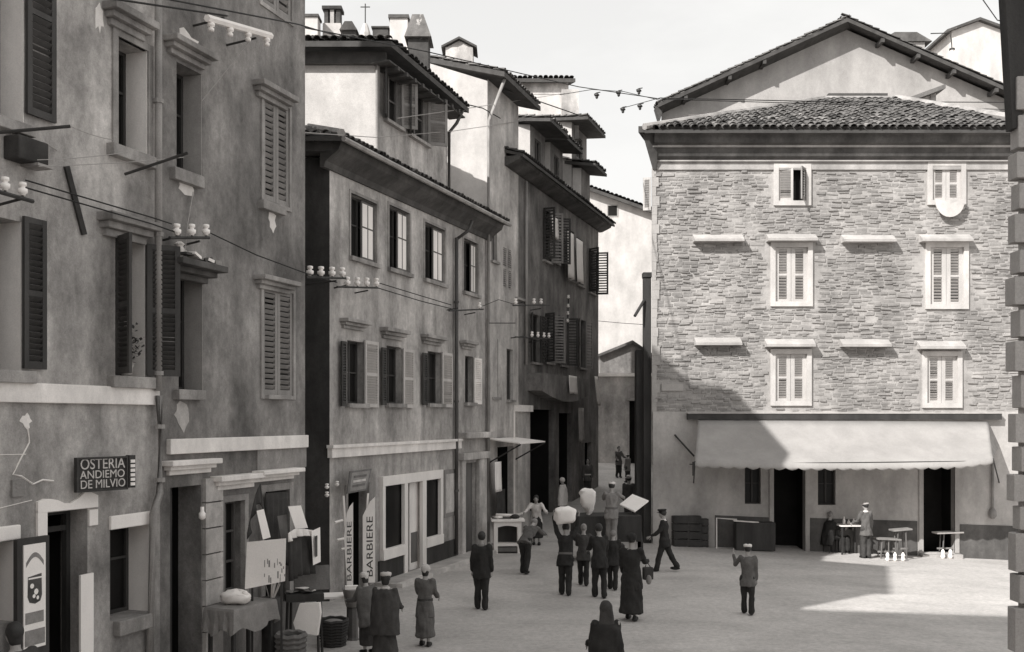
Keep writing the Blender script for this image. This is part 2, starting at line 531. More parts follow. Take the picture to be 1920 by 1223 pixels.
def casement(house, P, r, rev=0.22, fm=None, pane=None, mull=True, trans=(0.5,), fw=0.05, name='window'):
    """sash frame set back in the opening, with panes as sub-parts"""
    a, b, c, e = r
    fm = fm or M['woodgrey']
    mb = MB()
    dd = -rev
    add_frame(mb, P, r, fw, dd - 0.02, dd + 0.05)
    mid = (a + b) / 2
    cols = [(a + fw, b - fw)]
    if mull:
        mb.box(P, mid - fw * 0.6, mid + fw * 0.6, dd - 0.018, dd + 0.047, c + fw, e - fw)
        cols = [(a + fw, mid - fw * 0.6), (mid + fw * 0.6, b - fw)]
    zs = [c + fw] + [c + (e - c) * t for t in trans] + [e - fw]
    for t in trans:
        z = c + (e - c) * t
        for q0, q1 in cols:
            mb.box(P, q0, q1, dd - 0.015, dd + 0.040, z - fw * 0.35, z + fw * 0.35)
    w = mb.build(name, fm, house)
    for q0, q1 in cols:
        for k in range(len(zs) - 1):
            pm = MB()
            pm.box(P, q0, q1, dd - 0.012, dd + 0.004, zs[k] + (fw * 0.35 if k else 0), zs[k + 1] - (fw * 0.35 if k < len(zs) - 2 else 0))
            pm.build('pane', pane or M['glass'], w)
    return w

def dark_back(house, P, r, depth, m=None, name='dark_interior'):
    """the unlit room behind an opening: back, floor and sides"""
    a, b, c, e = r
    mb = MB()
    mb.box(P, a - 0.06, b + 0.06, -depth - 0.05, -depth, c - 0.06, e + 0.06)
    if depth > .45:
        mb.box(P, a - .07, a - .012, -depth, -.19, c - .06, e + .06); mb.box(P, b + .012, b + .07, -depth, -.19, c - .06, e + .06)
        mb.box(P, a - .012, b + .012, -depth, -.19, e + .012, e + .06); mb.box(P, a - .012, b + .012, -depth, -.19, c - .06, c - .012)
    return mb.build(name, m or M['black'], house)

def slab(house, P, r, d0, d1, m, name, bevel=0.0):
    mb = MB()
    mb.box(P, r[0], r[1], d0, d1, r[2], r[3])
    return mb.build(name, m, house, bevel=bevel)

def hood(house, P, x0, x1, yt, yb, out=0.22, m=None, name='window_hood'):
    """moulded ledge over a window: thick shelf over a narrower bed mould"""
    r = rect(P, x0, x1, yt, yb, out * 0.5)
    h = r[3] - r[2]
    mb = MB()
    mb.box(P, r[0], r[1], -0.02, out, r[2] + h * 0.45, r[3])
    mb.box(P, r[0] + 0.05, r[1] - 0.05, -0.02, out * 0.62, r[2], r[2] + h * 0.45)
    mb.box(P, r[0] + 0.10, r[1] - 0.10, -0.02, out * 0.3, r[2] - h * 0.5, r[2])
    return mb.build(name, m or M['trim'], house, bevel=0.012)

_slat = {}
def slat_mesh(m):
    if m.name not in _slat:
        b = MB()
        b.wbox((0, 0, 0), (1, 0.075, 0.009), 0, ('X', math.radians(52)))
        me = b.mesh('slat', V((0, 0, 0)))
        me.materials.append(m)
        _slat[m.name] = me
    return _slat[m.name]

def shutter(house, hinge, dirv, width, z0, z1, m, n=14, split=0.5, singles=True, th=0.04, name='shutter', slat_mat=None, rail=0.07, stile=.2):
    """louvred leaf from hinge (world xy) along dirv; its louvres are sub-parts"""
    dirv = V((dirv[0], dirv[1], 0)).normalized()
    L = Plane(hinge[0], hinge[1], dirv.x, dirv.y)
    L.u = dirv
    L.n = V((dirv.y, -dirv.x, 0))
    mb = MB()
    st = min(0.15 if stile > .2 else 0.075, width * stile)
    mb.box(L, 0, st, -th / 2, th / 2, z0, z1)
    mb.box(L, width - st, width, -th / 2, th / 2, z0, z1)
    mb.box(L, st, width - st, -th / 2 + 0.002, th / 2 - 0.002, z0, z0 + rail * 1.3)
    mb.box(L, st, width - st, -th / 2 + 0.002, th / 2 - 0.002, z1 - rail, z1)
    fields = [(z0 + rail * 1.3, z1 - rail)]
    if split:
        zm = z0 + (z1 - z0) * split
        mb.box(L, st, width - st, -th / 2 + 0.002, th / 2 - 0.002, zm - rail / 2, zm + rail / 2)
        fields = [(z0 + rail * 1.3, zm - rail / 2), (zm + rail / 2, z1 - rail)]
    o = mb.build(name, m, house)
    tot = sum(b - a for a, b in fields)
    mats = slat_mat or m
    jm = MB()
    for a, b in fields:
        k = max(2, round(n * (b - a) / tot))
        for i in range(k):
            z = a + (b - a) * (i + 0.5) / k
            if singles:
                rot = Matrix((L.u, L.n, V((0, 0, 1)))).transposed()
                sc = 0.7 if random.random() < 0.04 else 1.0
                piece('slat', slat_mesh(mats), o, L.w(width / 2, 0, z), rot, (width - 2 * st + 0.01, 1.0, sc * 1.0))
            else:
                ct = L.w(width / 2, 0, z)
                jm.wbox(ct, (width - 2 * st + 0.01, 0.075, 0.009), math.atan2(L.u.y, L.u.x), ('X', math.radians(52)))
    if not singles:
        s = jm.build('slats', mats, o)
        s['kind'] = 'stuff'
    return o

def closed_shutters(house, P, r, d, m, n=14, singles=True, split=0.5, stile=.2):
    a, b, c, e = r
    h = (b - a) / 2 - 0.006
    for s in (a, a + h + 0.012):
        w = P.w(s, d, 0)
        shutter(house, (w.x, w.y), P.u, h, c, e, m, n, split, singles, stile=stile)

def text_on(parent, body, P, s, d, z, size, m, name='lettering', rot=0.0, sx=1.0, align='LEFT', ex=0.004):
    cu = bpy.data.curves.new(name, 'FONT')
    cu.body = body
    cu.size = size
    cu.extrude = ex
    cu.align_x = align
    cu.align_y = 'BOTTOM'
    cu.materials.append(m)
    tmp = bpy.data.objects.new('tmp', cu)
    COL.objects.link(tmp)
    dg = bpy.context.evaluated_depsgraph_get(); dg.update()
    me = bpy.data.meshes.new_from_object(tmp.evaluated_get(dg))
    bpy.data.objects.remove(tmp)
    if not me.materials: me.materials.append(m)
    o = bpy.data.objects.new(name, me)
    COL.objects.link(o)
    o.parent = parent
    mt = (P.mat3() @ Matrix.Rotation(rot, 3, 'Z')).to_4x4() @ Matrix.Diagonal((sx, 1, 1, 1))
    mt.translation = P.w(s, d, z) - base_of(parent)
    o.matrix_local = mt
    return o

# roof tiles: half-round, tapered, laid in courses
def tile_mb(mb, T, o, w, l, hgt, th=0.014, seg=4, jit=0.0):
    """T: 3x3 with columns across, up-slope, normal"""
    k = len(mb.v)
    for layer in (0, 1):
        for y, f, lift in ((0.0, 1.0, 0.035), (l, 0.82, 0.0)):
            for j in range(seg + 1):
                q = math.pi * j / seg
                rr = (w / 2 - layer * th) * f
                mb.v.append(o + T @ V((rr * math.cos(q), y, lift + (hgt - layer * th) * f * math.sin(q))))
    n = seg + 1
    for j in range(seg):
        mb.f.append((k + j, k + j + 1, k + n + j + 1, k + n + j))
        mb.f.append((k + 2 * n + j + 1, k + 2 * n + j, k + 3 * n + j, k + 3 * n + j + 1))
        mb.f.append((k + j + 1, k + j, k + 2 * n + j, k + 2 * n + j + 1))

def tile_field(parent, O, e, g, inside, amax, bmax, w=0.21, l=0.38, hgt=0.075, single=0, m=None, name='roof_tile', flat=True, amin=0.0):
    """lay tiles over the slope O + e*a + g*b where inside(a, b); the first `single` are objects, the rest one stuff part"""
    m = m or M['tile']
    e, g = V(e).normalized(), V(g).normalized()
    nrm = e.cross(g)
    if nrm.z < 0: nrm = -nrm
    T = Matrix((e, g, nrm)).transposed()
    shared = []
    if single:
        for k in range(4):
            b = MB()
            tile_mb(b, Matrix.Identity(3), V((0, 0, 0)), w, l, hgt * (0.9 + 0.08 * k), seg=5)
            me = b.mesh('tile', V((0, 0, 0)), fix=False)
            me.materials.append(m)
            shared.append(me)
    rest = MB()
    cnt = 0
    step = l * 0.8
    b = 0.0
    while b < bmax:
        a = amin + w * 0.3
        while a < amax:
            if inside(a, b) and inside(a, b + l * 0.5):
                ja, jb, jr = random.uniform(-.015, .015), random.uniform(-.03, .03), random.uniform(-.06, .06)
                loc = O + e * (a + ja) + g * (b + jb) + nrm * (0.015 + random.uniform(0, .02))
                R = T @ Matrix.Rotation(jr, 3, 'Z') @ Matrix.Rotation(random.uniform(-.03, .06), 3, 'X')
                if cnt < single:
                    piece(name, random.choice(shared), parent, loc, R)
                    cnt += 1
                else:
                    tile_mb(rest, R, loc, w, l, hgt * random.uniform(.85, 1.1))
            a += w * 1.05
        b += step
    if rest.f:
        o = rest.build(name + '_field' if single else 'roof_tile', m, parent, fix=False)
        o['kind'] = 'stuff'

def roof_slab(parent, pts, th, m=None, name='roof'):
    mb = MB()
    mb.extrude(pts, (0, 0, -th))
    return mb.build(name, m or M['roofbase'], parent)

def pipe(parent, pts, r, m, name='downpipe', clips=None, seg=8):
    mb = MB()
    mb.tube(pts, r, seg)
    o = mb.build(name, m, parent, smooth=True)
    for c in clips or ():
        k = MB()
        k.lathe(c, [(r * 1.35, -0.03), (r * 1.35, 0.03)], 8)
        k.build('pipe_clip', m, o)
    return o

# ---------------------------------------------------------------- ground
def build_ground():
    def spaced(lo, hi, dense_lo, dense_hi, fine, coarse):
        v, x = [], lo
        while x < hi:
            v.append(x)
            x += fine if dense_lo <= x <= dense_hi else coarse
        return v + [hi]
    xs = spaced(-400, 400, -20, 24, 0.8, 20)
    ys = spaced(-200, 800, -4, 72, 0.8, 20)
    vs = [V((x, y, ground_z(x, y))) for y in ys for x in xs]
    nx = len(xs)
    fs = [(j * nx + i, j * nx + i + 1, (j + 1) * nx + i + 1, (j + 1) * nx + i) for j in range(len(ys) - 1) for i in range(nx - 1)]
    mb = MB(); mb.v = vs; mb.f = fs
    o = mb.build('ground', ground_material(), None, smooth=True)
    tag(o, 'bare trodden grey surface of the small square', 'ground', kind='structure')
build_ground()

# ================================================================= house A: tavern, far left
zG = -0.05
sA0, sAB, sB1 = P_AB.S(-900), P_AB.S(300), P_AB.S(572)
Z_EAVE_AB = 13.45
houseA = thing('tavern_house', 'dark streaked house on the far left with white door lintels and tavern sign', 'house', P_AB.w((P_AB.S(0) + sAB) / 2, 0, 0))
A = P_AB
wA = dict(
    a1=rect(A, -60, 45, -170, 218), a2=rect(A, 219, 276, 82, 290),
    a3=rect(A, -60, 41, 405, 692), a4=rect(A, 216, 272, 448, 706),
    door=rect(A, 85, 164, 958, 1330), win=rect(A, 206, 281, 988, 1156), winl=rect(A, -60, 28, 1020, 1175))
wA['door'] = (*wA['door'][:2], -0.02, wA['door'][3])
mb = MB()
wall_grid(mb, A, sA0, sAB, zG, Z_EAVE_AB, Z_EAVE_AB, list(wA.values()), 0.44)
houseA_wall = mb.build('wall', M['plasterA'], houseA)
for k in ('a1', 'a2', 'a3', 'a4', 'win', 'winl'):
    r = wA[k]
    # pale plastered reveal lining on the far jamb
    mb = MB(); mb.box(A, r[1] - 0.012, r[1] + 0.03, -0.41, -0.004, r[2], r[3]); mb.build('window_reveal', M['whitetrim'] if k[0] == 'w' else M['reveal'], houseA)
    casement(houseA, A, (r[0], r[1] - 0.012, r[2], r[3]), 0.41, M['shutdark'], trans=(0.62,))
for k, x0, x1, y0, y1 in (('a2', 206, 290, 282, 304), ('a1', -70, 60, 216, 238), ('a3', -70, 62, 693, 717), ('a4', 207, 286, 706, 728)):
    r = rect(A, x0, x1, y0, y1, 0.06)
    slab(houseA, A, r, -0.3, 0.13, M['trim'], 'window_sill', 0.012)
hood(houseA, A, 205, 287, 22, 48, 0.24, M['trim'])
hood(houseA, A, 196, 290, 408, 436, 0.26, M['trim'])
# side architrave of the upper window
for k in ('a2',):
    r = wA[k]
    surround(houseA, A, r, 0.10, M['trim'], 0.03)
# shutters folded back or ajar
def leaf_px(house, P, x0, x1, yt, yb, d, m, n=20, split=0.5, singles=True):
    r = rect(P, x0, x1, yt, yb, d)
    w = P.w(r[0], d, 0)
    shutter(house, (w.x, w.y), P.u, r[1] - r[0], r[2], r[3], m, n, split, singles)
leaf_px(houseA, A, 50, 104, -165, 222, 0.05, M['shutdark'], 26)
leaf_px(houseA, A, 44, 86, 410, 692, 0.05, M['shutdark'], 22)
r4 = wA['a4']
for s, ang in ((r4[0], 62), (r4[1], 118 - 90 + 12)):
    w = A.w(s, 0.03, 0)
    dv = -A.u if s == r4[0] else A.u
    dv = dv * math.cos(math.radians(ang)) + A.n * math.sin(math.radians(ang))
    shutter(houseA, (w.x, w.y), dv, 0.46, r4[2] + .02, r4[3] - .02, M['shutdark'], 24, 0.5)
# string course over the ground floor, cut at the pipe
rb = rect(A, -250, 298, 722, 758, 0.05)
zb0, zb1 = A.Z(150, 757, .05), A.Z(150, 722, .05)
mb = MB(); mb.box(A, sA0 + .5, rb[1], -0.02, 0.07, zb0, zb1); mb.build('string_course', M['band'], houseA, bevel=0.01)
# tavern door surround, whitewashed with a ragged top edge
r = wA['door']
mb = MB()
ztop = A.Z(125, 930)
mb.box(A, A.S(67), A.S(85), -0.3, 0.035, A.Z(76, 1008), A.Z(76, 957))
n = 9
pts = [(A.S(67), A.Z(110, 957)), (A.S(180), A.Z(150, 954))]
top = [(A.S(180 - 113 * k / n), ztop + random.uniform(-.06, .03) - (.05 if 3 < k < 6 else 0)) for k in range(n + 1)]
mb.prism(A, pts + top, -0.3, 0.038)
mb.box(A, A.S(164), A.S(180), -0.3, 0.035, A.Z(172, 985), A.Z(172, 955.5))
mb.build('door_surround', M['whitetrim'], houseA)
for x0, x1, y0, y1, nm in ((204, 286, 963, 988, 'lintel'), (-70, 35, 990, 1018, 'lintel')):
    slab(houseA, A, rect(A, x0, x1, y0, y1), -0.2, 0.04, M['whitetrim'], nm, 0.015)
slab(houseA, A, rect(A, 212, 278, 1156, 1184), -0.2, 0.12, M['trim'], 'window_sill', 0.015)
# doorway depth with inner glazed door and white curtain
dark_back(houseA, A, r, 1.2)
mb = MB(); mb.box(A, A.S(150, .03), A.S(174, .03), 0.012, 0.045, 0.05, A.Z(164, 1076, .03)); mb.build('door_curtain', M['curtain'], houseA)
mb = MB(); add_frame(mb, A, (r[0], r[1], 0.0, r[3]), 0.07, -0.36, -0.28, False)
mb.box(A, r[0] + .07, r[1] - .07, -0.355, -0.29, A.Z(125, 1000), A.Z(125, 1000) + .07); mb.build('door_frame', M['wooddark'], houseA)
# downpipe
pA = [A.w(A.S(297, .12), .12, 14.0), A.w(A.S(297, .12), .12, A.Z(297, 733, .12))]
pipe(houseA, pA, 0.055, M['zinc'], clips=[A.w(A.S(297, .12), .12, A.Z(297, y, .12)) for y in (190, 440, 700)])
pipe(houseA, [A.w(A.S(299, .12), .12, A.Z(299, 742, .12)), A.w(A.S(300, .12), .12, A.Z(300, 925, .12)), A.w(A.S(287, .12), .12, A.Z(287, 965, .12)), A.w(A.S(287, .12), .07, A.Z(287, 1230, .12))], 0.055, M['zinc'], clips=[A.w(A.S(300, .12), .12, A.Z(300, y, .12)) for y in (800, 900)])
# the house's mass behind the front, its roof and chimney
def house_mass(house, P, s0, s1, depth, z0, z1, m, near=True, far=True, back=True, name='rear_wall'):
    mb = MB()
    if near: mb.box(P, s0, s0 + 0.2, -depth, -0.012, z0, z1)
    if far: mb.box(P, s1 - 0.2, s1 - .003, -depth, -0.012, z0, z1)
    if back: mb.box(P, s0 + .2, s1 - .2, -depth, -depth + 0.2, z0, z1)
    lid = MB(); lid.box(P, s0 + .2, s1 - .2, -depth + .2, -.40, z1 - .3, z1 - .15); lid.build('attic_floor', M['soffit'], house)
    return mb.build(name, m, house)
house_mass(houseA, A, sA0, sAB - .01, 8.0, zG, Z_EAVE_AB - .3, M['plasterA'], True, False)
def pitched(house, P, s0, s1, z, depth, rise, out=0.45, tiles=True, single=0, lip=0.0):
    ridge = depth / 2
    pts = [P.w(s0, out, z), P.w(s1, out, z), P.w(s1, -ridge, z + rise), P.w(s0, -ridge, z + rise)]
    roof_slab(house, pts, 0.16)
    roof_slab(house, [P.w(s0, -ridge - .01, z + rise), P.w(s1, -ridge - .01, z + rise), P.w(s1, -depth - out, z), P.w(s0, -depth - out, z)], 0.16)
    if tiles:
        O = P.w(s0, out + 0.05, z)
        g = (P.w(0, -ridge, z + rise) - P.w(0, out, z))
        tile_field(house, O, P.u, g, lambda a, b: True, s1 - s0, g.length, single=single)
pitched(houseA, A, sA0, sAB, Z_EAVE_AB, 8.0, 1.6, tiles=False)
mb = MB(); mb.box(A, sA0, sAB, -0.05, 0.30, Z_EAVE_AB - .45, Z_EAVE_AB - .17); mb.build('eave_cornice', M['cornice'], houseA)

# ================================================================= house B: next to it
houseB = thing('corner_house', 'sooty dark house with louvred shutters behind the market stalls, left of the alley', 'house', A.w((sAB + sB1) / 2, 0, 0))
wB = dict(b1=rect(A, 331, 379, 128, 323), b2=rect(A, 493, 541, 192, 381), b3=rect(A, 335, 381, 512, 731), b4=rect(A, 492, 548, 545, 741), b5=rect(A, 490, 545, -260, 22),
          b6=rect(A, 331, 379, -240, -40),
          door=rect(A, 319, 377, 912, 1300), win=rect(A, 417, 456, 940, 1112), shop=rect(A, 494, 540, 920, 1135))
wB['door'] = (*wB['door'][:2], -0.02, wB['door'][3])
mb = MB()
wall_grid(mb, A, sAB, sB1, zG, Z_EAVE_AB, Z_EAVE_AB, list(wB.values()), 0.42)
houseB_wall = mb.build('wall', M['plasterB'], houseB)
for k in ('b1', 'b3', 'b6'):
    r = wB[k]
    mb = MB(); mb.box(A, r[1] - 0.012, r[1] + 0.03, -0.39, -0.004, r[2], r[3]); mb.build('window_reveal', M['plasterG'], houseB)
    casement(houseB, A, (r[0], r[1] - .012, r[2], r[3]), 0.39, M['shutdark'], trans=(0.6,))
for k in ('b2', 'b4', 'b5'):
    r = wB[k]
    surround(houseB, A, r, 0.07, M['trim'], 0.03)
    if k == 'b2':   # one leaf only shows; the other stands ajar in the dark
        closed_shutters(houseB, A, r, -0.02, M['shutmid'], 15, True, None)
    else:
        closed_shutters(houseB, A, r, -0.02, M['shutmid'], 18, True, None)
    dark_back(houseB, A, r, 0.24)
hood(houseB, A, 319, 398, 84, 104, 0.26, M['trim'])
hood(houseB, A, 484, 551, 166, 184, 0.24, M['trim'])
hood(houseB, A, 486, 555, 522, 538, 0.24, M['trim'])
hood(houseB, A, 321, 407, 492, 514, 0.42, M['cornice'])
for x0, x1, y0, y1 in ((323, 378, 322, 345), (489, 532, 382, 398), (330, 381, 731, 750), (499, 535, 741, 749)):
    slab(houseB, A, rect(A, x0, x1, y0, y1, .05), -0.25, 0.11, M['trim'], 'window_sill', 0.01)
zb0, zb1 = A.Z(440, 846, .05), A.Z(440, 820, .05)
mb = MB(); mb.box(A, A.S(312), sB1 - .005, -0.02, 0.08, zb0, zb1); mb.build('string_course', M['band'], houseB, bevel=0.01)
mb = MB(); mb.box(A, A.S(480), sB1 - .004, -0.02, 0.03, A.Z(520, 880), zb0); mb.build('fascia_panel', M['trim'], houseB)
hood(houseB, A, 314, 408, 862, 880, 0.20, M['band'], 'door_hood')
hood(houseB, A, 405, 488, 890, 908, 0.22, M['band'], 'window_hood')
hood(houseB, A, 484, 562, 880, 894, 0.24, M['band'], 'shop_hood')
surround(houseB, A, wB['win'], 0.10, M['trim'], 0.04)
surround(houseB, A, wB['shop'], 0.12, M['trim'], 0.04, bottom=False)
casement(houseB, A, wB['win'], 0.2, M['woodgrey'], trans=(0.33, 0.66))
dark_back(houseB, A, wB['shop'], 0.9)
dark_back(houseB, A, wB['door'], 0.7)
r = wB['door']
mb = MB(); mb.box(A, r[0], (r[0] + r[1]) / 2, -0.30, -0.25, 0, r[3]);
for z in (.3, 1.2, 2.0):
    mb.box(A, r[0] + .08, (r[0] + r[1]) / 2 - .08, -0.25, -0.225, z, z + .6)
mb.build('door', M['wooddark'], houseB)
# dressed ashlar pier between door and window: each block on its own
zt = A.Z(395, 895); zz = 0.0; i = 0
bs0, bs1 = A.S(379.5), A.S(412)
me = MB(); me.wbox((0, 0, 0), (1, 1, 1)); me_ash = me.mesh('ashlar_block', V((0, 0, 0))); me_ash.materials.append(M['plasterD'])
while zz < zt - .1:
    hgt = min(0.40, zt - zz)
    rot = Matrix((A.u, A.n, V((0, 0, 1)))).transposed()
    piece('ashlar_block', me_ash, houseB, A.w((bs0 + bs1) / 2, 0.03, zz + hgt / 2), rot, (bs1 - bs0, 0.07, hgt - 0.022))
    zz += hgt
house_mass(houseB, A, sAB + .01, sB1, 8.0, zG, Z_EAVE_AB - .3, M['plasterB'], False, True)
pitched(houseB, A, sAB, sB1 + .25, Z_EAVE_AB, 8.0, 1.6, tiles=False)
mb = MB(); mb.box(A, sAB, sB1 + .1, -0.05, 0.30, Z_EAVE_AB - .45, Z_EAVE_AB - .17); mb.build('eave_cornice', M['cornice'], houseB)
# peeling plaster above the left hoods
def scab(house, P, x, y, rx, ry, m, seed, d=0.006, name='plaster_patch'):
    rnd = random.Random(seed)
    s, z = P.at(x, y)
    pts = []
    for k in range(14):
        q = 2 * math.pi * k / 14
        f = rnd.uniform(.55, 1.15)
        pts.append((s + rx * f * math.cos(q), z + ry * f * math.sin(q)))
    mb = MB(); mb.prism(P, pts, -0.02, d)
    return mb.build(name, m, house)
for i, (x, y, rx, ry, hs) in enumerate(((350, 74, .30, .14, houseB), (350, 352, .22, .12, houseB), (345, 482, .20, .16, houseB), (510, 412, .14, .22, houseB), (508, 165, .16, .08, houseB),
                                    (185, 30, .10, .25, houseA), (48, 790, .09, .10, houseA), (340, 778, .22, .25, houseB), (250, 68, .18, .06, houseA))):
    scab(hs, A, x, y, rx, ry, M['reveal'] if i != 7 else M['plasterD'], 40 + i)

# unseen shadow casters added above the frame: stepped wall on house B, block on A
mb = MB()
PB = Plane(A.w(sB1, 0, 0).x, 18.6, 1, 0)
ox = PB.o.x
mb.prism(PB, [(-9.75 - ox, Z_EAVE_AB - .5), (-3.45 - ox, Z_EAVE_AB - .5), (-3.45 - ox, 13.6), (-4.2 - ox, 16.4), (-6.6 - ox, 19.5), (-7.0 - ox, 20.0), (-8.4 - ox, 20.2), (-9.75 - ox, 21.5)], -.15, .15)
mb.build('shadow_parapet', M['plasterB'], houseB)
def s_at_y(y): return (y - A.o.y) / A.u.y
mb = MB(); mb.box(A, s_at_y(8.6), s_at_y(13.4), -2.6, -.05, Z_EAVE_AB - .2, 16.9); mb.build('shadow_block', M['plasterA'], houseA)
mb = MB(); mb.box(A, s_at_y(8.4), s_at_y(13.6), -2.8, .15, 16.9, 17.05); mb.build('shadow_block_cover', M['soffit'], houseA)

# cracks and cable runs on the tavern wall
for pts in (((52, 800), (55, 830), (38, 862), (24, 890), (40, 893), (62, 908), (80, 900), (100, 902)), ((0, 853), (48, 852)), ((0, 953), (60, 938))):
    mb = MB(); mb.tube([A.p(x, y, .004) for x, y in pts], .012 if len(pts) > 3 else .006, 4); mb.build('wall_crack', M['reveal'], houseA)
mb = MB(); mb.tube([A.p(125, 312, .03), A.p(140, 370, .03), A.p(158, 440, .03)], .045, 5); mb.build('iron_brace', M['iron'], houseA)

# narrow raised pavement along the barber house, with a kerb of separate stones
# ================================================================= house C: barber's house beyond the alley
C = P_C
sC0, sC1 = C.S(618), C.S(913)
zCe0, zCe1 = C.Z(640, 285), C.Z(913, 418)
houseC = thing('barber_house', 'two storey grey house with the white framed shop front and wide tiled eaves', 'house', C.w((sC0 + sC1) / 2, 0, 0))
PCs = Plane(C.w(sC0, 0, 0).x, C.w(sC0, 0, 0).y, 1, 0)          # near end wall, facing the camera
PCs.n = V((0, -1, 0)); PCs.u = V((1, 0, 0))
wC = dict(u1=rect(C, 657, 706, 372, 488), u2=rect(C, 729, 768, 392, 508), u3=rect(C, 796, 834, 424, 528), u4=rect(C, 869, 896, 452, 550),
          l1=rect(C, 651, 682, 640, 757), l2=rect(C, 725, 753, 650, 757), l3=rect(C, 802, 827, 660, 757), l4=rect(C, 872, 887, 668, 755),
          barber=rect(C, 650, 690, 915, 1150), shop1=rect(C, 721, 757, 903, 1028), sdoor=rect(C, 765, 791, 905, 1110), shop2=rect(C, 798, 825, 898, 1010),
          portal=rect(C, 868, 893, 868, 1060))
for k in ('barber', 'sdoor', 'portal'):
    wC[k] = (*wC[k][:2], 0.0, wC[k][3])
mb = MB()
wall_grid(mb, C, sC0, sC1, zG, zCe0 - .25, zCe1 - .25, list(wC.values()), 0.25)
mb.build('wall', M['plasterC'], houseC)
mb = MB(); mb.box(PCs, -8.0, -0.001, -0.25, 0.0, zG, zCe0 - .26); mb.build('side_wall', M['alley_shade'], houseC)
house_mass(houseC, C, sC0 + .3, sC1, 8.0, zG, zCe0 - .3, M['plasterC'], False, True)
zc0, zc1 = C.Z(740, 850, .06), C.Z(740, 834, .06)
mb = MB(); mb.box(C, sC0 - .06, C.S(860), -0.02, 0.10, zc0, zc1); mb.box(C, sC0 - .10, C.S(860), -0.02, 0.15, zc1, zc1 + .07)
mb.build('string_course', M['band'], houseC)
# upper windows: dark left half, white panes on the right
def half_window(house, P, r, rev, split=0.52, m=None):
    a, b, c, e = r
    w = casement(house, P, r, rev, M['shutdark'], mull=True, trans=(0.55,))
    mid = a + (b - a) * split
    # the right leaf stands ajar, its panes in curtain white
    mb = MB(); add_frame(mb, P, (mid, b - .02, c + .05, e - .05), 0.045, -0.10, -0.06)
    z = c + (e - c) * .55
    mb.box(P, mid + .045, b - .065, -0.098, -0.062, z - .018, z + .018)
    mb.box(P, (mid + b) / 2 - .02, (mid + b) / 2 + .02, -0.097, -0.063, c + .1, e - .1)
    lf = mb.build('window_leaf', M['woodgrey'], house)
    mb = MB(); mb.box(P, mid + .045, b - .065, -0.085, -0.068, c + .095, e - .095); mb.build('pane', m or M['curtain'], lf)
for k in ('u1', 'u2', 'u3', 'u4'):
    half_window(houseC, C, wC[k], 0.22, 0.50 if k != 'u4' else .62, M['curtain'] if k != 'u4' else M['reveal'])
    r = wC[k]
    slab(houseC, C, (r[0] - .08, r[1] + .08, r[2] - .10, r[2]), -0.2, 0.10, M['trim'], 'window_sill')
    surround(houseC, C, r, 0.07, M['trim'], 0.02, bottom=False)
for k, hx0, hx1, hy0, hy1 in (('l1', 645, 690, 600, 612), ('l2', 720, 763, 617, 630), ('l3', 796, 833, 630, 641), ('l4', 868, 892, 640, 650)):
    r = wC[k]
    casement(houseC, C, r, 0.22, M['shutdark'], trans=(0.5,), mull=True)
    hood(houseC, C, hx0, hx1, hy0, hy1, 0.24, M['trim'])
    slab(houseC, C, (r[0] - .1, r[1] + .1, r[2] - .10, r[2]), -0.2, 0.12, M['trim'], 'window_sill')
leaf_px(houseC, C, 684, 709, 640, 764, 0.05, M['shutlight'], 22)
leaf_px(houseC, C, 756, 776, 655, 765, 0.05, M['shutlight'], 22)
leaf_px(houseC, C, 829, 848, 662, 764, 0.05, M['shutlight'], 20)
leaf_px(houseC, C, 889, 903, 672, 758, 0.05, M['reveal'], 20, 0.5, False)
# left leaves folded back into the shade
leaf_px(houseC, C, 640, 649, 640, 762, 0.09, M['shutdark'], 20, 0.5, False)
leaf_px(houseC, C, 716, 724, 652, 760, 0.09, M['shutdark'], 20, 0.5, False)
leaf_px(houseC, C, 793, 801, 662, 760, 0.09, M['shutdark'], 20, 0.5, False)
# barber's doorway
r = wC['barber']
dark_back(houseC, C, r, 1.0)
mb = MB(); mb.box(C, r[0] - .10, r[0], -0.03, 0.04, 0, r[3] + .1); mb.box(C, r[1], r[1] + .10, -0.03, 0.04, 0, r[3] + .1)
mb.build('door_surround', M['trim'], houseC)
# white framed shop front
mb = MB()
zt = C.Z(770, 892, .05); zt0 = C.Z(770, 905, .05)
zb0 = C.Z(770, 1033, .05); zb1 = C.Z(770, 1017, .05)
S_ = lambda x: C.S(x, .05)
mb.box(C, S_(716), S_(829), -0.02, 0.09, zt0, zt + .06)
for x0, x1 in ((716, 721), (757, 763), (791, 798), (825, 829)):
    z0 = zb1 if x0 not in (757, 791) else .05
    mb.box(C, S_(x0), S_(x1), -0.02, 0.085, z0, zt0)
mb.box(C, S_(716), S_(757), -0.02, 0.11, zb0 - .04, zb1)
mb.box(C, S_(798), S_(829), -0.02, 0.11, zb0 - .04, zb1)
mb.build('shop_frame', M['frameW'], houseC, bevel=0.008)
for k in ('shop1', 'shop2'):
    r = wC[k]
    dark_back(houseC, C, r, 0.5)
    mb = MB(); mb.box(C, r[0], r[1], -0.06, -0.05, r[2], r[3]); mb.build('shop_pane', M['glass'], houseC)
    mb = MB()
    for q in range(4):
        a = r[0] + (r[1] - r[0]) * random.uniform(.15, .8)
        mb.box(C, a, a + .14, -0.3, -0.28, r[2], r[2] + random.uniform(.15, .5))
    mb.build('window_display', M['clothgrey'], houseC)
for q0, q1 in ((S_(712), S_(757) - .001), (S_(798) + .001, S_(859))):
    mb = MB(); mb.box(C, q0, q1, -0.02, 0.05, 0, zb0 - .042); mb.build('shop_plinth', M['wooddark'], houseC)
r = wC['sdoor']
dark_back(houseC, C, r, 0.8)
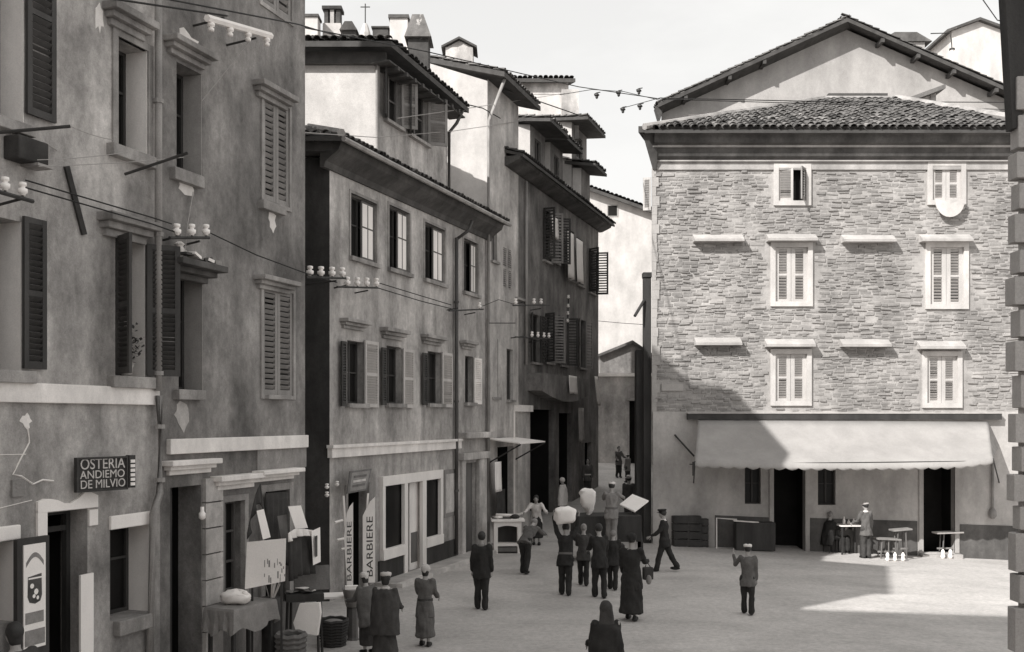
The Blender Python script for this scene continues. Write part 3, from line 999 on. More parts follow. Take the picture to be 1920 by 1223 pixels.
mb = MB(); mb.box(C, r[0] + .35 * (r[1] - r[0]), r[1], -0.14, -0.10, .05, r[3]); d = mb.build('door', M['reveal'], houseC)
mb = MB(); mb.box(C, r[0] + .45 * (r[1] - r[0]), r[1] - .1, -0.10, -0.085, .25, 1.05); mb.build('door_panel', M['woodgrey'], d)
mb = MB(); mb.box(C, S_(835), S_(858), -0.02, 0.03, C.Z(846, 968), C.Z(846, 880)); pl = mb.build('notice_board', M['shutmid'], houseC)
mb = MB(); mb.box(C, S_(837), S_(856), 0.03, 0.045, C.Z(846, 960), C.Z(846, 888)); mb.build('notice_sheet', M['plasterD'], pl)
# portal at the far end
r = wC['portal']
mb = MB(); mb.box(C, C.S(862), r[0], -0.05, 0.10, 0, r[3] + .1); mb.box(C, r[1], C.S(907), -0.05, 0.12, 0, r[3] + .1)
mb.box(C, C.S(860), C.S(909), -0.05, 0.18, r[3] + .1, r[3] + .32); mb.box(C, C.S(858), C.S(911), -0.05, 0.30, r[3] + .75, r[3] + .93)
mb.build('portal', M['plasterD'], houseC, bevel=0.02)
mb = MB(); mb.box(C, r[0], r[1], -0.2, -0.14, 0, r[3]); mb.build('door', M['woodgrey'], houseC)
pipe(houseC, [C.w(C.S(856, .1), .10, C.Z(856, 446, .1)), C.w(C.S(856, .1), .10, .15)], 0.055, M['zincdark'], clips=[C.w(C.S(856, .1), .10, z) for z in (2.0, 4.6, 7.5)])
pipe(houseC, [C.w(C.S(885, .5), .5, C.Z(885, 415, .5)), C.w(C.S(882, .5), .45, C.Z(882, 432, .5)), C.w(C.S(857, .1), .10, C.Z(857, 448, .1))], 0.045, M['zincdark'], name='gutter_outlet')
# eaves: box cornice and roof
mb = MB()
def eave(mb, P, s0, s1, z0, z1, prof):
    """profile [(d, dz)] closed, run along the wall"""
    n = len(prof)
    k = len(mb.v)
    for s, z in ((s0, z0), (s1, z1)):
        for d, dz in prof:
            mb.v.append(P.w(s, d, z + dz))
    mb.f.append(tuple(k + j for j in range(n))); mb.f.append(tuple(k + n + j for j in range(n - 1, -1, -1)))
    for j in range(n):
        j2 = (j + 1) % n
        mb.f.append((k + j, k + j2, k + n + j2, k + n + j))
prof = [(-.05, 0), (-.05, -.55), (.06, -.55), (.10, -.42), (.30, -.28), (.42, -.20), (.48, -.05), (.48, 0)]
eave(mb, C, sC0 - .35, sC1 + .25, zCe0, zCe1, prof)
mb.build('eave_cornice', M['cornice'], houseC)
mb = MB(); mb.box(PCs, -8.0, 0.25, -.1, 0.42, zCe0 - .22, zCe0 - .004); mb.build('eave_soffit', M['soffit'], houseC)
eO = C.w(sC0 - .55, .6, zCe0 + .02); eE = C.w(sC1 + .4, .6, zCe1 + .02)
rise = 2.0
b0 = C.w(sC0 + 4.4, -5.0, zCe0 + rise + .3); b1 = C.w(sC1 + .4, -5.0, zCe1 + rise)
nearL = V((eO.x - 9.0, eO.y - .0, zCe0 + .02))
roof_slab(houseC, [eO, eE, b1, b0], 0.10)
roof_slab(houseC, [nearL, eO, b0, V((nearL.x, b0.y, b0.z))], 0.10)
e = (eE - eO).normalized(); g = (C.w(0, -5.0, rise + .15) - C.w(0, .6, 0)).normalized()
L = (eE - eO).length
tile_field(houseC, eO, e, g, lambda a, b: a > 0.75 * b, L, 5.5, single=110)
e2 = V((1, 0, 0)); g2 = (b0 - V((b0.x, eO.y, eO.z))).normalized()
tile_field(houseC, nearL, e2, g2, lambda a, b: a < 9.0 - 1.5 * b and a > 4.5, 9.0, 4.0, single=60)
mb = MB(); mb.tube([eO + V((0, 0, .07)), b0 + V((0, 0, .07))], 0.10, 6); mb.build('hip_cap', M['ridgecap'], houseC)
# gutter along the front
mb = MB(); mb.tube([eO + C.n * .05 - V((0, 0, .06)), eE + C.n * .05 - V((0, 0, .06))], 0.06, 6); mb.build('gutter', M['zinc'], houseC)

# narrow raised pavement along the barber house, edged with kerb stones
pv = MB(); pv.box(C, C.S(700), sC1, .052, .62, -.1, .09)
pv = pv.build('pavement', mat('pavement_slabs', 0.42, 0.34, 1.2, mott=.3, bump=.4), None)
tag(pv, 'narrow raised pavement along the barber house', 'pavement', kind='structure')
kb = MB(); kb.wbox((0, 0, 0), (1, 1, 1)); me_k = kb.mesh('kerb_stone', V((0, 0, 0))); me_k.materials.append(mat('kerb_stone', 0.55, 0.42, 2.0, rnd=.12, mott=.25, bump=.4))
q0 = C.S(700)
while q0 < sC1 - .3:
    ln = min(random.uniform(.7, 1.1), sC1 - q0)
    piece('kerb_stone', me_k, pv, C.w(q0 + ln / 2, .70, .0), Matrix((C.u, C.n, V((0, 0, 1)))).transposed(), (ln - .015, .155, .21))
    q0 += ln

# attic storey standing on house C
attic = thing('attic_storey', 'attic storey with sunlit end wall standing on the roof above the barber shop', 'attic', C.w(C.S(760), -2, zCe0))
dM = -0.15
s0, s1 = C.S(706, dM), C.S(838, dM)
zM0, zM1 = C.Z(715, 128, dM), C.Z(838, 210, dM)
zMf = 10.2
CM = Plane(C.w(s0, dM, 0).x, C.w(s0, dM, 0).y, C.u.x, C.u.y); CM.n = C.n.copy(); CM.u = C.u.copy()
LM = s1 - s0
wM = [rect(CM, 722, 750, 140, 232), rect(CM, 768, 800, 172, 262)]
mb = MB(); wall_grid(mb, CM, 0, LM, zMf, zM0, zM1, wM, .2); mb.build('front_wall', M['plasterC'], attic)
cnr = C.w(s0, dM, 0)
PM = Plane(cnr.x, cnr.y, 1, 0); PM.n = V((0, -1, 0)); PM.u = V((1, 0, 0))
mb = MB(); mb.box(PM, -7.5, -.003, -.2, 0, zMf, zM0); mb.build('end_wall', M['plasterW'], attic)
mb = MB(); mb.box(CM, LM - .2, LM, -4, -.21, zMf, zM1); mb.box(CM, 0.9, LM - .21, -4.2, -4.0, zMf, zM1); mb.build('rear_wall', M['plasterC'], attic)
mb = MB(); mb.box(CM, -.05, .07, 0, .05, zMf, zM0 - .02); mb.build('corner_board', M['trim'], attic)
for i, r in enumerate(wM):
    casement(attic, CM, r, .16, M['woodgrey'], trans=(.5,))
    surround(attic, CM, r, .05, M['trim'], .02)
    w = r[1] - r[0]
    for s_, dv, mm in ((r[0], -1, M['shutdark']), (r[1], 1, M['shutmid'])):
        p = CM.w(s_, .04, 0)
        ang = math.radians(50 if dv > 0 else 25)
        shutter(attic, (p.x, p.y), CM.u * dv * math.cos(ang) + CM.n * math.sin(ang), w * .5, r[2], r[3], mm, 14, .5, True)
    slab(attic, CM, (r[0] - .1, r[1] + .1, r[2] - .08, r[2]), -.1, .12, M['trim'], 'window_sill')
# attic roof: boarded eaves, slope, tiles
ef0, ef1 = CM.w(-.30, .55, zM0 + .42), CM.w(LM + .35, .55, zM1 + .15)
rb0, rb1 = CM.w(1.2, -4.6, zM0 + 1.55), CM.w(LM + .35, -4.6, zM1 + 1.55)
nl = V((ef0.x - 8.5, ef0.y, ef0.z))
roof_slab(attic, [ef0, ef1, rb1, rb0], .14, M['soffit'])
roof_slab(attic, [nl, ef0, rb0, V((nl.x, rb0.y, rb0.z))], .14, M['soffit'])
mb = MB(); mb.box(PM, -7.5, .25, -.05, .16, zM0 - .02, zM0 + .27); mb.build('eave_fascia', M['soffit'], attic)
mb = MB(); mb.box(CM, -.2, LM + .3, -.05, .45, zM0 - .03, zM0 + .01); mb.build('eave_soffit', M['soffit'], attic)
mb = MB()
for k in range(9):
    s = LM * (k + .5) / 9
    mb.box(CM, s - .05, s + .05, .0, .5, zM0 + (zM1 - zM0) * s / LM - .13, zM0 + (zM1 - zM0) * s / LM - .03)
mb.build('rafter_ends', M['soffit'], attic)
tile_field(attic, ef0, ef1 - ef0, rb1 - ef1, lambda a, b: a > .4 * b, (ef1 - ef0).length, 4.8, single=0)
tile_field(attic, nl, V((1, 0, 0)), V((0, rb0.y - ef0.y, rb0.z - ef0.z)), lambda a, b: a < 8.5 - .2 * b and a > 2.5, 8.5, 3.0, single=40)
pipe(attic, [CM.w(LM + .02, .50, zM1 + .02), CM.w(LM + .02, .30, zM1 - .35), CM.w(LM + .02, .06, zM1 - .6), CM.w(LM + .02, .06, zMf + .3)], .05, M['zincdark'])

# ---- chimneys and roof clutter over house C
def chimney(px0, px1, yt, yb, Y, label, cap='slab', m=None, dep=0.6, down=1.0, name='chimney', rot=0.0, potm=None):
    x0, x1 = (px0 - CX) / FPX * Y, (px1 - CX) / FPX * Y
    zt, zb = CAM_H + (HY - yt) / FPX * Y, CAM_H + (HY - yb) / FPX * Y
    w, cx = x1 - x0, (x0 + x1) / 2
    t = thing(name, label, 'chimney', (cx, Y + dep / 2, zb - down), 'chimneys on the roofs')
    q = Plane(cx, Y, math.cos(rot), math.sin(rot)); q.n = V((math.sin(rot), -math.cos(rot), 0))
    h = zt - zb
    mb = MB()
    if cap == 'house':
        mb.box(q, -w * .40, w * .40, -dep, 0, zb - down, zt - h * .22)
        mb.build('stack', m or M['plasterD'], t)
        mb = MB()
        mb.prism(q, [(-w * .52, zt - h * .26), (0, zt), (w * .52, zt - h * .26), (w * .52, zt - h * .20), (0, zt + h * .06), (-w * .52, zt - h * .20)], -dep - .1, .1)
        mb.build('chimney_cap', M['soffit'], t)
        mb = MB(); mb.prism(q, [(-w * .40, zt - h * .225), (w * .40, zt - h * .225), (0, zt - h * .02)], -dep * .9, -.05); mb.build('cap_gable', m or M['plasterD'], t)
    elif cap == 'pots':
        mb.prism(q, [(-w * .5, zb - down), (w * .5, zb - down), (w * .42, zb + h * .45), (-w * .42, zb + h * .45)], -dep, 0)
        mb.build('stack', m or M['plasterW'], t)
        for k in (-1, 0, 1):
            mb = MB(); mb.box(q, k * w * .28 - w * .09, k * w * .28 + w * .09, -dep * .9, -dep * .1, zb + h * .45, zt - h * .1); mb.build('chimney_pot', M['soffit'] if k else M['plasterD'], t)
        mb = MB(); mb.box(q, -w * .46, w * .46, -dep - .03, .03, zt - h * .1, zt); mb.build('chimney_cap', M['tile'], t)
    elif cap == 'pitch':
        mb.box(q, -w * .45, w * .45, -dep, 0, zb - down, zb + h * .55)
        mb.build('stack', m or M['soffit'], t)
        mb = MB(); mb.prism(q, [(-w * .6, zb + h * .5), (w * .6, zb + h * .5), (w * .25, zt), (-w * .25, zt)], -dep - .12, .12); mb.build('chimney_cap', M['tile'], t)
    else:
        mb.box(q, -w * .45, w * .45, -dep, 0, zb - down, zt - h * .12)
        mb.build('stack', m or M['plasterW'], t)
        mb = MB(); mb.box(q, -w * .52, w * .52, -dep - .06, .06, zt - h * .12, zt); mb.build('chimney_cap', M['tile'], t)
    return t
chimney(566, 597, 27, 66, 39, 'broad pale chimney at the left end of the attic roof', 'slab', M['plasterW'], .6, 3.0)
chimney(602, 642, 11, 70, 39.5, 'tapered white chimney with three open pots under a cap', 'pots', None, .6, 3.0)
chimney(640, 668, 42, 74, 38, 'low dark tile capped chimney beside the white chimney with pots', 'pitch', None, .6, 3.0)
chimney(697, 729, 50, 74, 38.5, 'low wide dark chimney left of the pale square stack', 'slab', M['soffit'], .6, 3.0)
chimney(729, 766, 28, 80, 37, 'pale square chimney on the attic roof ridge', 'slab', M['plasterW'], .6, 3.0)
chimney(763, 805, 30, 112, 28.6, 'dark tall chimney with pitched tile cap at the attic roof', 'pitch', M['tile'], .7, 2.0)
chimney(829, 893, 74, 140, 36.5, 'free standing chimney with a little gabled roof', 'house', M['plasterD'], .9, 2.0)
t = thing('roof_cross', 'thin iron cross standing on the roof ridge among the chimneys', 'cross', ((683 - CX) / FPX * 30, 30.2, CAM_H + (HY - 70) / FPX * 30))
mb = MB(); x = (683 - CX) / FPX * 30; zt = CAM_H + (HY - 2) / FPX * 30; zb = CAM_H + (HY - 46) / FPX * 30
mb.tube([(x, 30.2, zb - .3), (x, 30.2, zt)], .018, 5); mb.tube([(x - .14, 30.2, zt - .1), (x + .14, 30.2, zt - .1)], .016, 5); mb.build('cross_rod', M['iron'], t)
mb = MB(); mb.lathe((x, 30.2, zb - 1.0), [(.2, 0), (.16, .8), (.10, 1.0), (.05, 1.1)], 8); mb.build('cross_foot', M['plasterW'], t)

# ================================================================= house D: tall row down the narrow street
houseD = thing('street_house', 'tall shaded house with hanging sheets and balcony along the narrow street', 'house', C.w(C.S(1010), 0, .5))
sD0, sDm, sD1 = C.S(914), C.S(972), C.S(1122)
zD1, zD2 = C.Z(940, 172), C.Z(1035, 368)
wD = dict(
    a=rect(C, 942, 960, 463, 546), b=rect(C, 921, 932, 405, 490), e=rect(C, 968, 986, 385, 412), c=rect(C, 967, 984, 480, 560), f=rect(C, 921, 934, 635, 745), ff=rect(C, 950, 962, 655, 750),
    g=rect(C, 1018, 1032, 395, 490), h=rect(C, 1034, 1047, 405, 492), i=rect(C, 1062, 1077, 432, 525), j=rect(C, 1080, 1094, 448, 535), k=rect(C, 1104, 1116, 470, 550),
    l=rect(C, 996, 1012, 590, 680), m=rect(C, 1022, 1036, 590, 680), n=rect(C, 1050, 1062, 595, 685), o=rect(C, 1085, 1097, 600, 690),
    shop=rect(C, 922, 962, 838, 1000), p1=rect(C, 994, 1038, 768, 1100), p2=rect(C, 1048, 1072, 775, 1100), p3=rect(C, 1096, 1109, 830, 1100))
for k in ('shop', 'p1', 'p2', 'p3'):
    q = wD[k]; pw = C.w(q[0], 0, 0)
    wD[k] = (q[0], q[1], ground_z(pw.x, pw.y) - .05, q[3])
op1 = [wD[k] for k in ('a', 'b', 'e', 'f', 'ff', 'shop', 'c')]
op1 = [o for o in op1 if o[1] < sDm]
op2 = [o for o in wD.values() if o[0] > sDm]
mb = MB(); wall_grid(mb, C, sD0, sDm, -.2, zD1, zD1, op1, .2); mb.build('wall', M['plasterD'], houseD)
mb = MB(); wall_grid(mb, C, sDm + .003, sD1, -.2, zD2, zD2, op2, .2); mb.build('wall', M['plasterE'], houseD)
house_mass(houseD, C, sD0 + .3, sD1, 7.0, -.2, zD2 - .2, M['plasterE'], True, True)
# sunlit end wall with raking top
PD = Plane(C.w(sD0, 0, 0).x, C.w(sD0, 0, 0).y, 1, 0); PD.n = V((0, -1, 0)); PD.u = V((1, 0, 0))
zr0, zr1 = PD.Z(780, 112), PD.Z(912, 152)
sl = (zr1 - zr0) / (PD.S(912) - PD.S(780))
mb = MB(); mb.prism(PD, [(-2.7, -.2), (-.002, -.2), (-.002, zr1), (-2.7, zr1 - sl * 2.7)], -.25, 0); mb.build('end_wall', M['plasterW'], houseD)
for k, o in wD.items():
    if k in ('shop', 'p1', 'p2', 'p3'):
        dark_back(houseD, C, o, 1.0)
    elif k in ('a',):
        closed_shutters(houseD, C, o, -.02, M['plasterD'], 18, False)
        dark_back(houseD, C, o, .16)
    else:
        casement(houseD, C, o, .15, M['woodgrey'], trans=(.5,), fw=.04)
        if k not in ('e',):
            slab(houseD, C, (o[0] - .06, o[1] + .06, o[2] - .08, o[2]), -.1, .10, M['trim'], 'window_sill')
for k in ('g', 'h', 'l', 'm', 'n', 'o', 'k'):
    o = wD[k]
    for s_, dv in ((o[0], -1), (o[1], 1)):
        p = C.w(s_, .03, 0)
        ang = math.radians(random.choice((8, 20, 60, 80)))
        shutter(houseD, (p.x, p.y), C.u * dv * math.cos(ang) + C.n * math.sin(ang), (o[1] - o[0]) * .5, o[2], o[3], random.choice((M['shutdark'], M['shutmid'], M['shutdark'])), 14, .5, False)
# pale pier and bracket by the shop
slab(houseD, C, (C.S(966), C.S(989), 0.1, C.Z(978, 772)), -.02, .10, M['plasterD'], 'pier')
slab(houseD, C, (C.S(964), C.S(990), C.Z(978, 772), C.Z(978, 760)), -.02, .2, M['band'], 'pier_cap')
slab(houseD, C, (C.S(912), C.S(930), 0.1, C.Z(915, 600)), -.02, .05, M['plasterD'], 'pilaster')
# overhanging balcony parapet with curved underside
b0, b1 = C.S(988), C.S(1082)
pf = []
zb, zt = C.Z(1035, 752, .5), C.Z(1035, 702, .5)
mb = MB()
n = 10
low = [(b0 + (b1 - b0) * k / n, zb + .35 * (1 - math.sin(math.pi * k / n))) for k in range(n + 1)]
mb.prism(C, low + [(b1, zt), (b0, zt)], 0.0, .55)
mb.build('balcony', M['plasterE'], houseD)
# side shop canopy and hanging aprons belong to the dark shop
# eaves
mb = MB(); eave(mb, C, C.S(946), sD1 + .3, zD2 + .2, zD2 + .2, [(-.05, 0), (-.05, -.3), (.1, -.3), (.5, -.12), (.55, 0)]); mb.build('eave_cornice', M['cornice'], houseD)
O = C.w(C.S(946), .65, zD2 + .24); E = C.w(sD1 + .45, .65, zD2 + .24)
bk0, bk1 = C.w(C.S(946), -3.5, zD2 + 1.5), C.w(sD1 + .45, -3.5, zD2 + 1.5)
roof_slab(houseD, [O, E, bk1, bk0], .1)
roof_slab(houseD, [bk0, bk1, C.w(sD1 + .45, -7.2, zD2), C.w(C.S(946), -7.2, zD2)], .1)
tile_field(houseD, O, E - O, bk0 - O, lambda a, b: True, (E - O).length, 1.6)
# raised front part D1 roof
O1 = C.w(sD0 - .22, .65, zD1 + .1); E1 = C.w(sDm + .5, .65, zD1 + .1)
k0 = C.w(sD0 - .22, -2.6, zD1 + .1 - sl * 3.1); k1 = C.w(sDm + .5, -2.6, zD1 + .1 - sl * 3.1)
roof_slab(houseD, [O1, E1, k1, k0], .16, M['soffit'])
tile_field(houseD, O1, E1 - O1, k0 - O1, lambda a, b: True, (E1 - O1).length, 3.2, single=70)
house_mass(houseD, C, sD0 + .5, sDm, 2.6, zD2, zD1 - .1, M['plasterE'], False, True)
pipe(houseD, [C.w(C.S(932, .3), .55, zD1 - .05), C.w(C.S(916, .1), .10, zD1 - 1.4), C.w(C.S(916, .1), .10, .2)], .05, M['zinc'])
pipe(houseD, [C.w(C.S(987, .1), .10, zD2 - .2), C.w(C.S(987, .1), .10, 6.0)], .05, M['zinc'])
# dormers and rear storeys above the row
def dormer(px0, px1, ye, dset, zfoot, label, side=1.6, tall=None, over=.5, wm=None, name='dormer', win=True):
    s0_, s1_ = C.S(px0, dset), C.S(px1, dset)
    zt = C.Z((px0 + px1) / 2, ye, dset)
    t = thing(name, label, 'dormer', C.w((s0_ + s1_) / 2, dset, zfoot), 'dormers above the narrow street')
    Q = Plane(C.w(s0_, dset, 0).x, C.w(s0_, dset, 0).y, 1, 0); Q.n = V((0, -1, 0)); Q.u = V((1, 0, 0))
    R = Plane(C.w(s0_, dset, 0).x, C.w(s0_, dset, 0).y, C.u.x, C.u.y); R.n = C.n.copy(); R.u = C.u.copy()
    L_ = s1_ - s0_
    op = [(L_ * .3, L_ * .7, zt - 1.25, zt - .35)] if win else []
    mb = MB(); wall_grid(mb, R, 0, L_, zfoot, zt, zt, op, .15); mb.box(R, L_ - .15, L_, -side - .8, -.16, zfoot, zt); mb.build('front_wall', M['plasterE'], t)
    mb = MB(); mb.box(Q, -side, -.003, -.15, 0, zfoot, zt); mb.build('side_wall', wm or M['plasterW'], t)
    if win:
        casement(t, R, op[0], .1, M['woodgrey'], trans=(), fw=.04)
    p0, p1 = R.w(-.35, over, zt + .06), R.w(L_ + .25, over, zt + .06)
    q0, q1 = R.w(-.35, -side - 1, zt + .45), R.w(L_ + .25, -side - 1, zt + .45)
    roof_slab(t, [p0, p1, q1, q0], .12, M['soffit'])
    tile_field(t, p0 + V((0, 0, .02)), p1 - p0, q0 - p0, lambda a, b: True, (p1 - p0).length, 1.6)
    return t
dormer(994, 1022, 246, -.5, zD2 - .1, 'first white sided dormer after the raised house front', 1.7, over=.9)
dormer(1032, 1055, 277, -.5, zD2 - .1, 'second lower dormer in the row with pale side wall', 1.5, over=.8)
dormer(1072, 1100, 243, -.3, zD2 - .1, 'tall narrow dormer house rising near the end of the row', 5.0, over=.8)
dormer(1090, 1106, 322, .05, zD2 - .1, 'small last dormer at the far end of the row', .8, over=.7, win=False)
t = thing('rear_house', 'pale upper storey with tiled eave rising behind the row of dormers', 'house', (1.5, 44.6, 10))
Yr = 43.6
PR = Plane(0, Yr, 1, 0)
zt = PR.Z(1000, 153)
mb = MB(); mb.box(PR, PR.S(880), PR.S(1066), -4, 0, 10, zt); mb.build('wall', M['plasterW'], t)
mb = MB(); mb.box(PR, PR.S(880), PR.S(1066) - .02, -0.01, .02, zt - .55, zt - .02); mb.build('frieze', M['plasterD'], t)
o0, o1 = PR.w(PR.S(876), .35, zt + .02), PR.w(PR.S(1078), .35, zt + .02)
roof_slab(t, [o0, o1, o1 + V((-.6, 4, .9)), o0 + V((0, 4, .9))], .16, M['soffit'])
tile_field(t, o0, V((1, 0, 0)), V((0, 4, .9)), lambda a, b: True, o1.x - o0.x, 2.4, single=40)
mb = MB(); mb.box(PR, PR.S(1052), PR.S(1084), .06, .5, zt - 2.6, zt - .5); mb.build('corner_pilaster', M['plasterD'], t)
# ================================================================= stone house across the square
S = P_S
houseS = thing('stone_house', 'rubble stone house with pale shutters and a long canvas awning', 'house', S.w(S.S(1560), 0, 0))
sS0, sS1 = S.S(1224), S.S(1990)
zPl = S.Z(1500, 772)                     # top of the plastered ground floor
zCorn = S.Z(1500, 318)                   # foot of the frieze
def srect(x0, x1, yt, yb): return rect(S, x0, x1, yt, yb)
wS = dict(
    t1=srect(1459, 1511, 316, 377), t2=srect(1747, 1801, 312, 376),
    m1=srect(1453, 1514, 464, 566), m2=srect(1743, 1806, 464, 571),
    b1=srect(1453, 1512, 664, 752), b2=srect(1737, 1794, 668, 756))
gS = dict(w1=srect(1396, 1426, 868, 945), d1=srect(1450, 1509, 866, 1060), w2=srect(1533, 1566, 868, 947), d2=srect(1730, 1789, 868, 1060))
for k in ('d1', 'd2'):
    q = gS[k]; gS[k] = (q[0], q[1], ground_z(S.w((q[0] + q[1]) / 2, 0, 0).x, Y_S) - .02 + (.15 if k == 'd2' else 0), q[3])
gl, gr = ground_z(S.w(sS0, 0, 0).x, Y_S), ground_z(S.w(sS1, 0, 0).x, Y_S)
mb = MB()
wall_grid(mb, S, sS0, sS1, zPl, zCorn + .3, zCorn + .3, list(wS.values()), .22)
wall_mortar = mb.build('rubble_wall', M['mortar'], houseS)
mb = MB()
wall_grid(mb, S, sS0, sS1, -.9, zPl, zPl, list(gS.values()), .28, d=.035)
mb.box(S, sS0, sS1, -.02, .034, zPl - .02, zPl - .001)
mb.build('plaster_wall', M['shopwall'], houseS)
# side wall receding along the narrow street, and the back
PSs = Plane(S.w(sS0, 0, 0).x, Y_S, UX, 1.0)
mb = MB()
a0 = S.w(sS0 + .002, -.02, 0); L_ = 9.0
mb.hexa([V((a0.x, a0.y, -.9)), V((a0.x + .3, a0.y, -.9)), V((a0.x + .3 + L_ * UX, a0.y + L_, -.9)), V((a0.x + L_ * UX, a0.y + L_, -.9))],
        [V((a0.x, a0.y, zCorn + .3)), V((a0.x + .3, a0.y, zCorn + .3)), V((a0.x + .3 + L_ * UX, a0.y + L_, zCorn + .3)), V((a0.x + L_ * UX, a0.y + L_, zCorn + .3))])
mb.build('side_wall', M['plasterE'], houseS)
mb = MB(); mb.box(S, sS0 + 3.5, sS1, -9.2, -9.0, -.9, zCorn + .3); mb.box(S, sS1 - .2, sS1, -9, -.3, -.9, zCorn + .3); mb.build('rear_wall', M['plasterE'], houseS)

# rubble stones, each its own block with a worn face
rnd = random.Random(11)
def stone_unit(seed):
    q = random.Random(seed)
    b = MB()
    f = lambda lo, hi: q.uniform(lo, hi)
    back = [(-.5, -.5), (.5, -.5), (.5, .5), (-.5, .5)]
    fr = [(x * f(.80, .95), z * f(.66, .9)) for x, z in back]
    mid = [(x * f(.96, 1.0), z * f(.92, 1.0)) for x, z in back]
    vs = [V((x, 0.6, z)) for x, z in back] + [V((x, -.35 + f(-.1, .1), z)) for x, z in mid] + [V((x, -1 + f(-.25, .1), z)) for x, z in fr]
    fs = []
    for k in (0, 4):
        fs += [(k + i, k + (i + 1) % 4, k + 4 + (i + 1) % 4, k + 4 + i) for i in range(4)]
    fs.append((8, 9, 10, 11))
    b.add(vs, fs)
    return b
units = []
for k in range(10):
    b = stone_unit(200 + k)
    me = b.mesh('rubble_stone', V((0, 0, 0)))
    me.materials.append(M['stone'])
    units.append((b, me))
keep = [(o[0] - .20, o[1] + .20, o[2] - .20, o[3] + .22) for o in wS.values()]
keep.append((S.S(1236), S.S(1284), S.Z(1260, 737), S.Z(1260, 717)))
stones = []
z = zPl + .02
while z < zCorn - .03:
    h = rnd.uniform(.06, .12)
    s = sS0 + .02 + rnd.uniform(0, .05)
    while s < S.S(1935):
        w = rnd.uniform(.12, .40) * (1.3 if h > .10 else 1)
        ss, ww = s + rnd.uniform(-.01, .01), w - rnd.uniform(.012, .04)
        zc = z + h / 2 + rnd.uniform(-.035, .035) + .05 * math.sin(s * 1.7 + z * 3) + .03 * math.sin(s * 4.1 - z * 2)
        ok = all(not (ss + ww > k[0] and ss < k[1] and zc + h / 2 > k[2] and zc - h / 2 < k[3]) for k in keep)
        if ok and zc + h / 2 < zCorn - .01 and rnd.random() > .035:
            stones.append((ss + ww / 2, zc, ww, h - rnd.uniform(.008, .03), (rnd.uniform(.002, .018) if rnd.random() < .62 else rnd.uniform(.018, .045)), rnd.uniform(-.07, .07), rnd.randrange(10)))
        s += w
    z += h
stones.sort(key=lambda t: -t[2] * t[3])
rest = MB()
for i, (s, zc, w, h, dep, rot, u) in enumerate(stones):
    Rm = Matrix.Rotation(rot, 3, 'Y')
    loc = S.w(s, 0, zc)
    if i < 290:
        piece('rubble_stone', units[u][1], houseS, loc, Rm, (w, dep, h))
    else:
        k = len(rest.v)
        rest.v.extend(loc + Rm @ V((v.x * w, v.y * dep, v.z * h)) for v in units[u][0].v)
        rest.f.extend(tuple(j + k for j in f) for f in units[u][0].f)
o = rest.build('rubble_masonry', M['stone'], houseS, fix=False)
o['kind'] = 'stuff'
# dressed corner plaster
mb = MB()
zz = zPl
while zz < zCorn:
    mb.box(S, sS0 - .03, sS0 + rnd.uniform(.10, .24), -.03, .045, zz, zz + .3)
    zz += .305
mb.build('corner_stones', M['plasterG'], houseS)
# cornice
prof = [(-.05, 0.0), (.06, 0.0), (.06, .20), (.12, .22), (.12, .27), (.22, .34), (.30, .52), (.34, .55), (.34, .62), (.50, .66), (.56, .85), (.62, .90), (.62, 1.08), (-.05, 1.08)]
zc = S.Z(1500, 319)
hc = (S.Z(1500, 247) - zc) / 1.08
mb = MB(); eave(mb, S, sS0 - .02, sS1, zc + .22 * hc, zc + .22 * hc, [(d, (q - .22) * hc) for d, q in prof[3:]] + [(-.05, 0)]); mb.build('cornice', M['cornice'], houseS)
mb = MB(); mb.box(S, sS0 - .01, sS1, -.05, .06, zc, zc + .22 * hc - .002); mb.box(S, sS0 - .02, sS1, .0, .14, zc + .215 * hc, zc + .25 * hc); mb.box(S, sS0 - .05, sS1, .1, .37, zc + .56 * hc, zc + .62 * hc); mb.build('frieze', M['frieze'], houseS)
# cornice return round the left corner
mb = MB()
zt_ = zc + 1.08 * hc
mb.hexa([V((a0.x - .55, Y_S - .62, zt_ - .2)), V((a0.x + .1, Y_S - .62, zt_ - .2)), V((a0.x + 3.4, Y_S + 9, zt_ - .2)), V((a0.x + 2.6, Y_S + 9, zt_ - .2))],
        [V((a0.x - .55, Y_S - .62, zt_)), V((a0.x + .1, Y_S - .62, zt_)), V((a0.x + 3.4, Y_S + 9, zt_)), V((a0.x + 2.6, Y_S + 9, zt_))])
mb.hexa([V((a0.x - .02, Y_S - .1, zc)), V((a0.x + .1, Y_S - .1, zc)), V((a0.x + 3.4, Y_S + 9, zc)), V((a0.x + 2.9, Y_S + 9, zc))],
        [V((a0.x - .40, Y_S - .5, zt_ - .21)), V((a0.x + .1, Y_S - .5, zt_ - .21)), V((a0.x + 3.4, Y_S + 9, zt_ - .21)), V((a0.x + 2.7, Y_S + 9, zt_ - .21))])
mb.build('cornice_return', M['cornice'], houseS)
